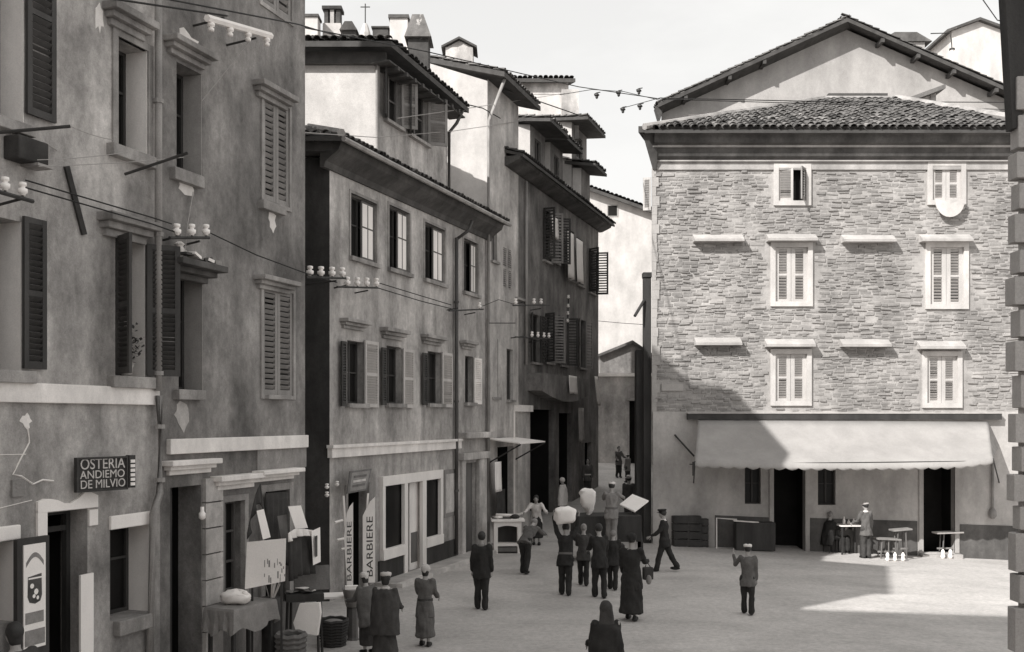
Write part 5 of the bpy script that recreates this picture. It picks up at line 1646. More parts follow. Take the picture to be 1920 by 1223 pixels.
# rubble and grass on the ragged hood
t = thing('hood_rubble', 'heap of broken tile and mortar lying on the ragged window hood', 'rubble', A.p(352, 490, .2))
rr = random.Random(9)
zt0_ = rect(A, 321, 407, 492, 514, .21)[3]
for k in range(11):
    s_ = A.S(330 + 64 * rr.random(), .2)
    f = (s_ - A.S(321, .2)) / (A.S(407, .2) - A.S(321, .2))
    mb = MB(); mb.wbox(A.w(s_, .2 + rr.uniform(-.12, .12), zt0_ + .02 + .08 * (1 - f)), (rr.uniform(.08, .22), rr.uniform(.08, .2), rr.uniform(.03, .09)), rr.uniform(0, 3), ('X', rr.uniform(-.4, .4)))
    mb.build('fragment', rr.choice((M['trim'], M['reveal'], M['tile'])), t)
mb = MB(); mb.lathe(A.w(A.S(342, .2), .15, zt0_ + .08), [(.05, 0), (.07, .08), (.05, .12), (.08, .15), (.03, .19)], 8); mb.build('finial', M['reveal'], t)

# ================================================================= signs
t = thing('tavern_sign', 'dark tavern signboard with pale lettering over the white door lintel', 'sign', A.p(196, 918, .1))
SG = Plane(A.p(143, 890, .12).x, A.p(143, 890, .12).y, A.u.x * .97 + A.n.x * .24, A.u.y * .97 + A.n.y * .24)
SG.n = V((SG.u.y, -SG.u.x, 0))
if SG.n.y > 0: SG.n = -SG.n
a, b = SG.S(143), SG.S(239)
z0, z1 = SG.Z(190, 921), SG.Z(190, 857)
mb = MB(); mb.box(SG, a, b, -.05, 0, z0, z1); mb.build('board', M['signdark'], t)
mb = MB(); add_frame(mb, SG, (a, b, z0, z1), .025, 0, .018); mb.build('board_rim', M['iron'], t)
hgt = z1 - z0
def fit(parent, P, body, s0, s1, z, size, d, m):
    """lettering stretched to the width it has on the sign, each letter upright"""
    o = text_on(parent, body, P, s0, d, z, size, m)
    bpy.context.view_layer.update()
    w = o.dimensions.x
    mt = o.matrix_local.copy()
    o.matrix_local = mt @ Matrix.Diagonal(((s1 - s0) / max(w, .01), 1, 1, 1))
fit(t, SG, 'OSTERIA', a + .05, b - .05, z1 - hgt * .43, hgt * .44, .004, M['letter'])
fit(t, SG, 'ANDIEMO', a + .05, b - .05, z1 - hgt * .68, hgt * .33, .004, M['letter'])
fit(t, SG, 'DE MILVIO', a + .05, b - .05, z0 + hgt * .03, hgt * .35, .004, M['letter'])
t2 = thing('side_lamp_sign', 'narrow upright lamp strip of pale cells at the tavern sign edge', 'sign', SG.w(b + .06, 0, z0))
mb = MB(); mb.box(SG, b + .015, b + .11, -.06, .02, z0 + .02, z1 + .01); mb.build('strip_case', M['iron'], t2)
for k in range(6):
    zz0 = z0 + .05 + (hgt - .08) * k / 6
    mb = MB(); mb.box(SG, b + .03, b + .095, .02, .035, zz0, zz0 + (hgt - .08) / 6 - .02); mb.build('cell', M['paper'], t2)
t = thing('wall_tablet', 'small pale number tablet on the tavern wall', 'tablet', A.p(31, 930, .02))
r = rect(A, 20, 43, 900, 931); mb = MB(); mb.box(A, r[0], r[1], -.01, .03, r[2], r[3]); mb.build('plate', M['shirtgrey'], t)
mb = MB()
for k in range(3):
    mb.box(A, r[0] + .05, r[1] - .05, .03, .034, r[2] + (r[3] - r[2]) * (.22 + .25 * k), r[2] + (r[3] - r[2]) * (.34 + .25 * k))
mb.build('worn_figures', M['inkgrey'], t)
# advertising board on the open tavern door leaf
t = thing('door_poster_board', 'framed white advertising panel on the open dark door leaf at the left', 'sign', A.p(60, 1200, .2))
t['category'] = 'sign'
r = rect(A, 30, 90, 1008, 1290, .22)
mb = MB(); mb.box(A, r[0], r[1], .18, .24, .05, r[3]); mb.build('door_leaf', M['wooddark'], t)
q = rect(A, 44, 85, 1020, 1215, .25)
mb = MB(); mb.box(A, q[0], q[1], .241, .256, q[2], q[3]); p_ = mb.build('printed_panel', M['paper'], t)
w_, h_ = q[1] - q[0], q[3] - q[2]
mb = MB()
n = 10
arc = [(q[0] + w_ * (.10 + .8 * k / n), q[3] - h_ * (.17 - .09 * math.sin(math.pi * k / n))) for k in range(n + 1)]
arc2 = [(s_, z_ - h_ * .045) for s_, z_ in arc]
mb.prism(A, arc + arc2[::-1], .2565, .259); mb.build('printed_arch', M['shirtgrey'], p_)
sh = [(q[0] + w_ * x, q[3] - h_ * y) for x, y in ((.18, .31), (.80, .29), (.82, .50), (.74, .555), (.5, .575), (.25, .555), (.16, .50))]
mb = MB(); mb.prism(A, sh, .2565, .259); mb.build('printed_shield', M['ink'], p_)
mb = MB()
for x, y, rx, ry in ((.36, .40, .09, .025), (.55, .46, .10, .03), (.45, .50, .07, .02), (.62, .52, .06, .02)):
    mb.prism(A, [(q[0] + w_ * (x + rx * math.cos(k * .785)), q[3] - h_ * (y + ry * math.sin(k * .785))) for k in range(8)], .2592, .2605)
mb.build('printed_emblem', M['paper'], p_)
mb = MB(); mb.box(A, q[0] + w_ * .2, q[1] - w_ * .2, .2592, .2605, q[3] - h_ * .335, q[3] - h_ * .32); mb.build('printed_line', M['paper'], p_)
mb = MB(); mb.box(A, q[0] + w_ * .06, q[1] - w_ * .1, .2565, .259, q[3] - h_ * .76, q[3] - h_ * .65); mb.build('printed_block', M['inkgrey'], p_)
mb = MB(); mb.box(A, q[0] + w_ * .04, q[1] - w_ * .04, .2565, .259, q[3] - h_ * .97, q[3] - h_ * .82); mb.build('printed_block', M['inkgrey'], p_)
# barber's boards: two white blades with lettering up the edge
def blade(label, x0, x1, yt, yb, word, d, bulge, zsh=1.0):
    # side board seen obliquely: stands out from the wall
    P = Plane(C.p((x0 + x1) / 2, 1000, d).x, C.p((x0 + x1) / 2, 1000, d).y, 1, .25)
    t = thing('barber_board', label, 'sign', P.p((x0 + x1) / 2, yb))
    s0, s1 = P.S(x0), P.S(x1)
    z0, z1 = P.Z(x1, yb), P.Z(x1, yt)
    w = s1 - s0
    h = z1 - z0
    pts = [(s0 + w * bulge, z0), (s1, z0), (s1, z1), (s0 + w * .62, z1 - h * .05), (s0 + w * .30, z1 - h * .13), (s0, z1 - h * (.22 if not bulge else .40)), (s0 + (w * bulge * .4), z0 + h * .35)]
    mb = MB(); mb.prism(P, pts, -.02, .02); mb.build('board', M['paper'], t)
    o = text_on(t, word, P, s1 - w * .04, .022, z0 + h * .06, w * .74, M['ink'], rot=math.pi / 2, ex=.003)
    bpy.context.view_layer.update()
    L = o.dimensions.x
    o.matrix_local = o.matrix_local @ Matrix.Diagonal((h * .70 / max(L, .01), 1, 1, 1))
blade('left white barber board with bulging edge and dark upright lettering', 645, 662, 942, 1100, 'BARBIERE', .75, .35)
blade('right tall white barber board with dark letters reading BARBIERE', 680, 703, 932, 1092, 'BARBIERE', .55, 0.0)
t = thing('slanted_sign', 'grey slanted signplate above the barber doorway', 'sign', C.p(672, 925, .4))
pts = [C.p(649, 926, .5), C.p(686, 919, .5), C.p(695, 879, .3), C.p(655, 884, .3)]
mb = MB(); mb.extrude(pts, C.n * .03); mb.build('plate', M['woodgrey'], t)
ins = [pts[0].lerp(pts[2], .08), pts[1].lerp(pts[3], .08), pts[2].lerp(pts[0], .08), pts[3].lerp(pts[1], .08)]
mb = MB(); mb.extrude([p + C.n * .031 for p in ins], C.n * .006); mb.build('plate_face', M['shirtgrey'], t)
for k, f in enumerate((.2, .45, .7)):
    a, b = ins[0].lerp(ins[3], f), ins[1].lerp(ins[2], f)
    mb = MB(); mb.extrude([a.lerp(b, .14) + C.n * .038, a.lerp(b, .86) + C.n * .038, a.lerp(b, .86) + C.n * .038 + V((0, 0, .05)), a.lerp(b, .14) + C.n * .038 + V((0, 0, .05))], C.n * .003); mb.build('faded_line', M['letter'] if k == 1 else M['woodgrey'], t)
t = thing('display_rack', 'white bracket rack with shelves left of the barber doorway', 'rack', C.p(655, 1090, .5))
for pts, rr in ((((644, 930), (650, 1030), (658, 1090)), .03), (((640, 1030), (660, 1026)), .025), (((632, 1013), (646, 1010)), .03), (((628, 980), (642, 976)), .03), (((690, 925), (688, 955)), .03)):
    mb = MB(); mb.tube([C.p(x, y, .5) for x, y in pts], rr, 4); mb.build('rail', M['whitebar'], t)
for i, (px, py) in enumerate(((613, 917), (613, 932), (632, 912))):
    mb = MB(); insulator_mesh(mb, C.p(px, py, .15), .12, .05); tag(mb.build('wall_insulator', M['porcelain'], None, smooth=True), '%s white porcelain knob at the barber house corner' % ('upper', 'lower', 'right')[i], 'insulator', 'porcelain knobs at the barber house corner')
# small lamp on house corner
mb = MB(); mb.lathe(A.p(379, 975, .12), [(.02, 0), (.055, .03), (.055, .1), (.03, .13), (.03, .2)], 8); tag(mb.build('wall_lamp', M['porcelain'], None, smooth=True), 'small white wall lamp beside the dark doorway', 'lamp')

# ================================================================= hanging cloths
def sheet(label, P, x0, x1, yt, yb, d, m, name='hanging_sheet', group='sheets hung out to dry', skew=0.0, waves=2, amp=.05):
    a, b = P.S(x0, d), P.S(x1, d)
    z1, z0 = P.Z((x0 + x1) / 2, yt, d), P.Z((x0 + x1) / 2, yb, d)
    mb = MB(); nx, nz = 8, 8
    rr = random.Random(int(x0 * 7 + yt))
    for j in range(nz + 1):
        for i in range(nx + 1):
            f, g_ = i / nx, j / nz
            dd = d + amp * math.sin(f * math.pi * 2 * waves + g_) * g_ + .01
            mb.v.append(P.w(a + (b - a) * f + skew * g_, dd, z1 + (z0 - z1) * g_ + rr.uniform(-.02, .02) * (1 if j == nz else 0)))
    for j in range(nz):
        for i in range(nx):
            k = j * (nx + 1) + i
            mb.f.append((k, k + 1, k + nx + 2, k + nx + 1))
    o = mb.build(name, m, None, smooth=True, fix=False)
    so = o.modifiers.new('thick', 'SOLIDIFY'); so.thickness = .01
    return tag(o, label, 'cloth', group)
sheet('white sheet hung below the far upper window, left of two', C, 1063, 1075, 436, 522, .25, M['cloth'])
sheet('white sheet hung below the far upper window, right of two', C, 1080, 1092, 450, 530, .25, M['cloth'])
sheet('small white cloth hung at the middle window of the street house', C, 1034, 1046, 408, 446, .25, M['cloth'])
sheet('small white cloth below the balcony parapet', C, 1066, 1081, 705, 738, .62, M['cloth'])
sheet('narrow white cloth slanting at the far end of the row', C, 1114, 1120, 706, 760, .3, M['cloth'], skew=.45)
sheet('pale cloth lying over the lower far window', C, 1084, 1094, 765, 830, .2, M['plasterD'])
sheet('long white apron hanging in the dark shop doorway', C, 927, 939, 866, 922, .35, M['cloth'], 'hanging_apron', 'cloths at the dark shop', amp=.03)
o = sheet('dark jacket hanging below the apron at the shop doorway', C, 930, 946, 918, 985, .30, M['clothdark'], 'hanging_jacket', 'cloths at the dark shop')
# tray-like cloth under the top right window
t = thing('window_tray', 'white half round cloth hanging below the top right window of the stone house', 'cloth', S.w(S.S(1775), .2, S.Z(1775, 410)))
mb = MB(); n = 12
pp = [(S.S(1748), S.Z(1748, 376))] + [(S.S(1775 + 27 * math.cos(math.pi + math.pi * k / n)), S.Z(1775, 380 + 30 * math.sin(math.pi * k / n))) for k in range(n + 1)] + [(S.S(1802), S.Z(1802, 374)), (S.S(1780), S.Z(1780, 384))]
mb.prism(S, pp, .22, .26); mb.build('cloth_face', M['plasterW'], t)
# canopy over the dark shop
t = thing('shop_canopy', 'small white flat canopy over the dark shop by the portal', 'canopy', C.p(938, 832, .6))
pts = [C.p(913, 820, .1), C.p(930, 817, .1), C.p(966, 822, .1), C.p(968, 826, 1.0), C.p(938, 834, 1.1), C.p(917, 826, .9)]
mb = MB(); mb.extrude([C.w(C.S(915), .05, 3.42), C.w(C.S(966), .05, 3.42), C.w(C.S(962), 1.15, 3.30), C.w(C.S(911), 1.15, 3.30)], (0, 0, .04)); mb.build('canopy_sheet', M['cloth'], t)
for x in (915, 964):
    mb = MB(); mb.tube([C.w(C.S(x), .05, 2.7), C.w(C.S(x), 1.1, 3.28)], .025, 5); mb.build('canopy_stay', M['iron'], t)
t = thing('shop_screen', 'white framed glass screen standing by the pale pier', 'screen', C.p(975, 960, .4))
mb = MB(); r = rect(C, 964, 986, 770, 945, .3); mb.box(C, r[0], r[0] + .06, .28, .32, .9, r[3]); mb.box(C, r[0], r[1] - .1, .28, .32, .84, .9); mb.build('screen_frame', M['whitebar'], t)

# ================================================================= street stalls by the sooty house
def on_wall(px, py, d): return A.p(px, py, d)
t = thing('easel_board', 'large white blank display board standing before the sooty house', 'board', A.p(497, 1190, .9))
Pb = Plane(A.p(497, 1060, .9).x, A.p(497, 1060, .9).y, 1, .10)
mb = MB(); mb.prism(Pb, [(Pb.S(459), Pb.Z(459, 1105)), (Pb.S(534), Pb.Z(534, 1090)), (Pb.S(536), Pb.Z(536, 1010)), (Pb.S(463), Pb.Z(463, 1017))], -.03, 0); mb.build('board_face', M['paper'], t)
for x in (470, 525):
    mb = MB(); mb.box(Pb, Pb.S(x), Pb.S(x + 4), -.06, -.031, 0, Pb.Z(x, 1020)); mb.build('board_leg', M['wooddark'], t)
mb = MB()
rr = random.Random(5)
for k in range(16):
    x = rr.uniform(495, 535); y = rr.uniform(1055, 1095)
    mb.box(Pb, Pb.S(x), Pb.S(x + rr.uniform(1, 3)), .0005, .002, Pb.Z(x, y), Pb.Z(x, y - rr.uniform(3, 14)))
tag(mb.build('scuffs', M['inkgrey'], t), kind='stuff')
def panel(label, pts, m, name='leaning_panel', th=.03, d=.8, group='panels and placards at the stall', P=A):
    q = [P.p(x, y, d if not isinstance(d, (list, tuple)) else d[i]) for i, (x, y) in enumerate(pts)]
    mb = MB(); mb.extrude(q, V((.01, .05, 0)).normalized() * th)
    return tag(mb.build(name, m, None), label, 'panel', group)
panel('narrow pale placard hanging above the white display board', [(493, 1012), (506, 1008), (493, 955), (481, 958)], M['paper'], d=.85)
panel('wide pale slanted placard at the right of the shop opening', [(554, 992), (576, 990), (563, 948), (540, 950)], M['paper'], d=.8)
panel('upright grey plank behind the display board', [(527, 1012), (539, 1010), (536, 965), (520, 968)], M['woodgrey'], d=.7)
o = panel('white placard with dark lettering strip at the stall corner', [(587, 1060), (600, 1054), (599, 989), (584, 996)], M['paper'], d=1.0)
mb = MB(); q = [A.p(x, y, 1.03) for x, y in ((591, 1045), (595, 1043), (595, 1004), (590, 1006))]; mb.extrude(q, V((.003, -.003, 0))); b_ = mb.build('printed_strip', M['ink'], o)
def drape(label, pts_top, drop, m, d, name='hanging_cloth', P=A, n=14, amp=.06, cat='cloth', group='cloths hung at the stall'):
    """cloth hung from a line of pixels, with folds; drop in metres at start and end"""
    mb = MB(); nz = 8
    tp = [P.p(x, y, d) for x, y in pts_top]
    L = len(tp) - 1
    for j in range(nz + 1):
        for i in range(n + 1):
            f = i / n * L
            k = min(int(f), L - 1)
            p = tp[k].lerp(tp[k + 1], f - k)
            dr = drop[0] + (drop[1] - drop[0]) * i / n
            mb.v.append(p + V((0, 0, -dr * j / nz)) + P.n * (amp * math.sin(i * 1.9) * j / nz))
    for j in range(nz):
        for i in range(n):
            k = j * (n + 1) + i
            mb.f.append((k, k + 1, k + n + 2, k + n + 1))
    o = mb.build(name, m, None, smooth=True, fix=False)
    so = o.modifiers.new('thick', 'SOLIDIFY'); so.thickness = .012
    return tag(o, label, cat, group)
drape('black folded cloth hanging beside the display board', [(463, 1000), (478, 930), (488, 905), (497, 985)], (.1, .35), M['clothdark'], .75)
drape('pale arched cloth valance above the dark clothes', [(540, 1000), (552, 992), (570, 992), (585, 994)], (.14, .10), M['reveal'], .95)
drape('dark clothes hanging in a row under the pale valance', [(541, 1003), (560, 1000), (586, 1003)], (.75, .65), M['clothdark'], .88)
drape('dark curtain hanging in the shop opening', [(497, 925), (538, 922)], (.9, 1.3), M['clothdark'], .1)
# tables
def table(label, c, size, rz, topm, legm, cloth=None, name='market_table', group='market tables', th=.04):
    t = thing(name, label, 'table', c, group)
    c = V(c); w, l, h = size
    m3 = Matrix.Rotation(rz, 3, 'Z')
    mb = MB(); mb.wbox(c + V((0, 0, h - th / 2)), (w, l, th), rz); mb.build('table_top', topm, t, bevel=.006)
    for sx in (-1, 1):
        for sy in (-1, 1):
            p = c + m3 @ V((sx * (w / 2 - .06), sy * (l / 2 - .06), 0))
            mb = MB(); mb.wbox(p + V((0, 0, (h - th) / 2)), (.05, .05, h - th), rz); mb.build('leg', legm, t)
    if cloth:
        mb = MB(); n = 40
        per = []
        for k in range(n):
            f = k / n * 4
            s_ = f - int(f)
            e = [(-1, -1), (1, -1), (1, 1), (-1, 1), (-1, -1)]
            a, b = e[int(f)], e[int(f) + 1]
            per.append((a[0] + (b[0] - a[0]) * s_, a[1] + (b[1] - a[1]) * s_))
        kk = len(mb.v)
        rows = [(1.0, h + .012, 0), (1.03, h - .02, 0), (1.05, h - .18, .4), (1.08, h - cloth, 1)]
        for sc, z, wv in rows:
            for k, (x, y) in enumerate(per):
                wob = 1 + .06 * wv * math.sin(k * 2.1)
                mb.v.append(c + m3 @ V((x * w / 2 * sc * wob, y * l / 2 * sc * wob, z + (.06 * wv * math.sin(k * .9)))))
        for j in range(len(rows) - 1):
            for k in range(n):
                k2 = (k + 1) % n
                mb.f.append((kk + j * n + k, kk + j * n + k2, kk + (j + 1) * n + k2, kk + (j + 1) * n + k))
        mb.f.append(tuple(kk + k for k in range(n)))
        mb.build('table_cloth', M['shirtgrey'], t, smooth=False)
    return t
def near_pt(px, py, z):
    """point at height z seen at pixel"""
    Y = (CAM_H - z) * FPX / (py - HY)
    return V(((px - CX) / FPX * Y, Y, z))
tb = A.p(452, 1132, .62); tz = tb.z
table('cloth covered market table with a white bundle on it', (tb.x, tb.y, 0), (1.0, .55, tz), 1.15, M['woodgrey'], M['wooddark'], .35)
t = thing('white_bundle', 'white knotted bundle lying on the cloth covered table', 'bundle', (tb.x - .12, tb.y + .02, tz + .02))
mb = MB(); rr = random.Random(21)
mb.ell((tb.x - .05, tb.y - .1, tz + .02 + .10), .24, .17, .115, seg=16, rings=10)
for v in mb.v: v += V((rr.uniform(-.02, .02), rr.uniform(-.02, .02), rr.uniform(-.015, .015)))
mb.build('bundle_body', M['cloth'], t, smooth=True)
mb = MB(); mb.ell((tb.x + .1, tb.y - .16, tz + .02 + .16), .05, .04, .05); mb.build('knot', M['cloth'], t, smooth=True)
t2 = near_pt(625, 1115, .80)
table('small white topped table by the alley corner', (t2.x, t2.y, 0), (.68, .5, .80), .2, M['paper'], M['wooddark'])
# open case with papers
c = A.p(570, 1118, .75)
t = thing('open_case', 'open display case of papers and tools on trestle by the alley corner', 'case', (c.x, c.y, 0))
mb = MB(); mb.wbox(c + V((0, 0, 0)), (.62, .42, .12), .3); mb.build('case_tray', M['wooddark'], t)
mb = MB(); mb.wbox(c + V((.10, .16, .28)), (.60, .04, .42), .35, ('X', -.35)); mb.build('case_lid', M['woodgrey'], t)
for sx in (-.25, .25):
    mb = MB(); mb.tube([c + V((sx, -.12, -.05)), V((c.x + sx * 1.1, c.y - .15, 0))], .025, 5); mb.build('trestle_leg', M['wooddark'], t)
    mb = MB(); mb.tube([c + V((sx, .15, -.05)), V((c.x + sx * 1.1, c.y + .2, 0))], .025, 5); mb.build('trestle_leg', M['wooddark'], t)
rr = random.Random(8)
for k in range(7):
    mb = MB(); mb.wbox(c + V((rr.uniform(-.25, .22), rr.uniform(-.17, .12), .07 + .012 * k)), (rr.uniform(.12, .3), rr.uniform(.08, .18), .01), rr.uniform(0, 3), ('X', rr.uniform(-.25, .25))); mb.build('paper_sheet', rr.choice((M['paper'], M['shirtgrey'], M['woodgrey'])), t)
mb = MB(); n = 9
pts = [Wp(x, y, c.y - .32) for x, y in ((562, 1132), (598, 1130), (600, 1150), (594, 1192), (576, 1188), (558, 1195), (550, 1168))]
mb.extrude(pts, V((.02, .06, 0))); tag(mb.build('white_sheet', M['cloth'], None), 'bright crumpled white sheet hung over the front of the open case', 'cloth')
t = thing('zinc_bucket', 'dented grey zinc pail standing on a post by the barber boards', 'bucket', near_pt(660, 1150, .35))
c = near_pt(662, 1137, .62)
mb = MB(); mb.lathe(c, [(.13, 0), (.20, .32), (.21, .33), (.19, .33)], 14); mb.build('pail', M['zinc'], t, smooth=True)
mb = MB(); mb.lathe((c.x, c.y, 0), [(.12, 0), (.09, .05), (.09, .60), (.13, .62)], 8); mb.build('post', M['woodgrey'], t)
mb = MB(); mb.wbox(c + V((-.02, -.05, .36)), (.24, .12, .06), .2); mb.build('rag', M['cloth'], t)
# flower-like bunch of sticks before the display board
t = thing('stick_bundle', 'bundle of thin sticks standing in a dark tub before the display board', 'sticks', A.p(508, 1160, .62))
c = A.p(508, 1120, .62)
mb = MB(); mb.lathe((c.x, c.y, 0), [(.16, 0), (.15, .6), (.17, 1.22), (.15, 1.22)], 10); mb.build('tub', M['clothdark'], t, smooth=True)
rr = random.Random(4)
for k in range(12):
    a = rr.uniform(0, 6.28); q = V((math.cos(a) * rr.uniform(.1, .32), math.sin(a) * .15, rr.uniform(.2, .45)))
    mb = MB(); mb.tube([V((c.x, c.y, 1.1)), V((c.x, c.y, 1.22)) + q], [.012, .006], 4); mb.build('stick', rr.choice((M['woodgrey'], M['reveal'], M['paper'])), t)
# white stall cabinet
g_ = ground(952, 1038)
t = thing('white_stall', 'white painted market stall with arched opening and goods on top', 'stall', g_)
Pk = Plane(g_.x, g_.y, 1, .06); Pk.n = V((.06, -1, 0)).normalized(); Pk.u = V((1, .06, 0)).normalized()
zt = .86 * 1.12
mb = MB()
hw = .42
mb.box(Pk, -hw, -hw + .12, -.5, 0, .0, zt); mb.box(Pk, hw - .12, hw, -.5, 0, .0, zt)
n = 8
arch = [(-hw + .12 + (2 * hw - .24) * k / n, zt - .12 - .05 * (1 - math.sin(math.pi * k / n))) for k in range(n + 1)]
mb.prism(Pk, arch + [(hw - .12, zt), (-hw + .12, zt)], -.5, 0)
mb.box(Pk, -hw + .12, hw - .12, -.5, -.0, .22, .30)
mb.build('carcass', M['frameW'], t)
mb = MB(); mb.box(Pk, -hw + .12, hw - .12, -.48, -.40, .3, zt - .1); mb.build('back_panel', M['wooddark'], t)
mb = MB(); mb.box(Pk, -hw - .08, hw + .10, -.58, .06, zt + .001, zt + .07); mb.build('counter_top', M['whitebar'], t, bevel=.012)
mb = MB(); mb.box(Pk, -hw + .13, hw - .13, -.4, -.02, .05, .18); mb.build('foot_board', M['woodgrey'], t)
for i, (x, y, z, sx, sy, sz, m_, nm, lb) in enumerate(((-.18, -.25, .07, .55, .35, .05, 'woodgrey', 'goods_tray', 'flat grey tray of goods on the white stall'), (-.05, -.3, .18, .62, .12, .09, 'cloth', 'paper_roll', 'white paper roll lying on top of the stall goods'), (.25, -.25, .12, .3, .3, .14, 'clothdark', 'goods_heap', 'dark heap of goods at the right end of the stall'), (-.30, -.2, .12, .2, .25, .06, 'paper', 'folded_paper', 'folded white paper at the left end of the stall'))):
    mb = MB(); p = Pk.w(x, y, zt + z)
    if nm == 'paper_roll': mb.tube([p + V((-.3, 0, .0)), p + V((.3, -.02, -.02))], .05, 10)
    elif nm == 'goods_heap':
        for k in range(7): mb.ell(p + V((random.uniform(-.14, .14), random.uniform(-.1, .1), random.uniform(-.04, .05))), .07, .07, .05, seg=8, rings=6)
    else: mb.wbox(p, (sx, sy, sz), .1 + i * .2)
    o = mb.build(nm, M[m_], None, smooth=nm != 'goods_tray')
    tag(o, lb, 'goods', 'goods on the white stall')
# crates stacked on the wall side of the square
crate_me = MB(); 
def crate(label, px, py, size, rz, stack=0.0):
    g_ = ground(px, py)
    t = thing('wooden_crate', label, 'crate', g_ + V((0, 0, stack)), 'dark crates by the stone house wall')
    w, l, h = size
    m3 = Matrix.Rotation(rz, 3, 'Z'); base = g_ + V((0, -l / 2 - .1, stack))
    for sx in (-1, 1):
        for sy in (-1, 1):
            mb = MB(); mb.wbox(base + m3 @ V((sx * (w / 2 - .025), sy * (l / 2 - .025), h / 2)), (.05, .05, h), rz); mb.build('corner_post', M['wooddark'], t)
    for k in range(4):
        z = h * (k + .5) / 4
        for sy in (-1, 1):
            mb = MB(); mb.wbox(base + m3 @ V((0, sy * (l / 2 + .008), z)), (w, .016, h / 4 - .03), rz); mb.build('slat', M['wooddark'], t)
        for sx in (-1, 1):
            mb = MB(); mb.wbox(base + m3 @ V((sx * (w / 2 + .008), 0, z)), (.016, l - .02, h / 4 - .03), rz); mb.build('slat', M['wooddark'], t)
    mb = MB(); mb.wbox(base + V((0, 0, h - .02)), (w - .02, l - .02, .02), rz); mb.build('lid', M['wooddark'], t)
crate('dark slatted crate nearest the street corner of the stone house', 1272, 1021, (.48, .5, .98), .03)
crate('dark slatted crate second from the street corner', 1297, 1022, (.40, .5, 1.0), -.04)
crate('narrow dark crate at the right of the crate group', 1316, 1023, (.22, .4, .92), .0)
g_ = ground(1395, 1029)
t = thing('slate_chest', 'dark chest with tilted pale lid strip under the left awning window', 'chest', g_)
mb = MB(); mb.wbox(g_ + V((.25, -.35, .45)), (1.25, .45, .9)); mb.build('chest_body', M['wooddark'], t, bevel=.02)
mb = MB(); mb.wbox(g_ + V((-.05, -.5, .93)), (.8, .12, .035), 0, ('Y', .07)); mb.build('lid_strip', M['reveal'], t)
mb = MB(); mb.tube([g_ + V((-.95, -.3, 0)), g_ + V((-.95, -.3, 1.02)), g_ + V((-.3, -.3, .97))], .025, 5); mb.build('hand_rail', M['reveal'], t)
# tables and benches under the awning
g_ = ground(1593, 1040)
table('pale topped table with glasses where people sit under the awning', g_ + V((0, .1, 0)), (.72, .6, .95), .05, M['paper'], M['wooddark'], name='tavern_table', group='tables under the awning')
for i, (dx, dy, h, lb) in enumerate(((-.15, 0, .26, 'white bottle at the left of the tavern table'), (.02, .05, .16, 'short white glass in the middle of the tavern table'), (.15, -.05, .2, 'white jug at the right of the tavern table'))):
    mb = MB(); mb.lathe(g_ + V((dx, .1 + dy, .95)), [(.045, 0), (.05, h * .55), (.02, h * .75), (.022, h)], 8); tag(mb.build('bottle' if i == 0 else ('glass' if i == 1 else 'jug'), M['porcelain'], None, smooth=True), lb, 'tableware', 'tableware on the tavern table')
def stool_table(label, px, py, w, h, tilt, name, group, cat, pale=True, legs=3):
    g_ = ground(px, py)
    t = thing(name, label, cat, g_, group)
    mb = MB(); mb.wbox(g_ + V((0, .2, h)), (w, .4, .045), .04, ('Y', tilt)); mb.build('table_top', M['paper'] if pale else M['shirtgrey'], t)
    for k in range(legs):
        f = (k + .5) / legs - .5
        for sy in (.08, .34):
            mb = MB(); mb.tube([g_ + V((f * w * 1.0, sy, 0)), g_ + V((f * w * .8, sy, h - .02))], .024, 5); mb.build('leg', M['woodgrey'], t)
    mb = MB(); mb.wbox(g_ + V((0, .2, h * .35)), (w * .8, .05, .05), .04); mb.build('stretcher', M['shirtgrey'], t)
    return t
stool_table('small pale topped table before the right doorway', 1782, 1046, .88, .80, -.03, 'side_table', 'tables under the awning', 'table', True, 2)
stool_table('left upturned bench stacked near the standing man', 1668, 1049, .75, .62, .05, 'bench', 'stacked benches', 'bench', False)
stool_table('right low bench beside the stacked bench', 1693, 1050, .6, .93, -.08, 'bench', 'stacked benches', 'bench', False, 2)
for i, px in enumerate((1663, 1677, 1692)):
    g_ = ground(px, 1052)
    mb = MB(); mb.lathe(g_ + V((0, -.05, 0)), [(.04, 0), (.07, .06), (.045, .14), (.06, .2), (.02, .27)], 8)
    tag(mb.build('turned_foot', M['porcelain'], None, smooth=True), '%s white turned bottle standing on the ground by the benches' % ('left', 'middle', 'right')[i], 'bottle', 'white bottles by the benches')
for i, px in enumerate((1766, 1780)):
    g_ = ground(px, 1047)
    mb = MB(); mb.lathe(g_ + V((0, -.08, 0)), [(.05, 0), (.08, .08), (.05, .16), (.06, .24), (.02, .30)], 8)
    tag(mb.build('stone_bottle', M['porcelain'], None, smooth=True), '%s white bottle on the ground under the small table' % ('left', 'right')[i], 'bottle', 'white bottles under the small table')
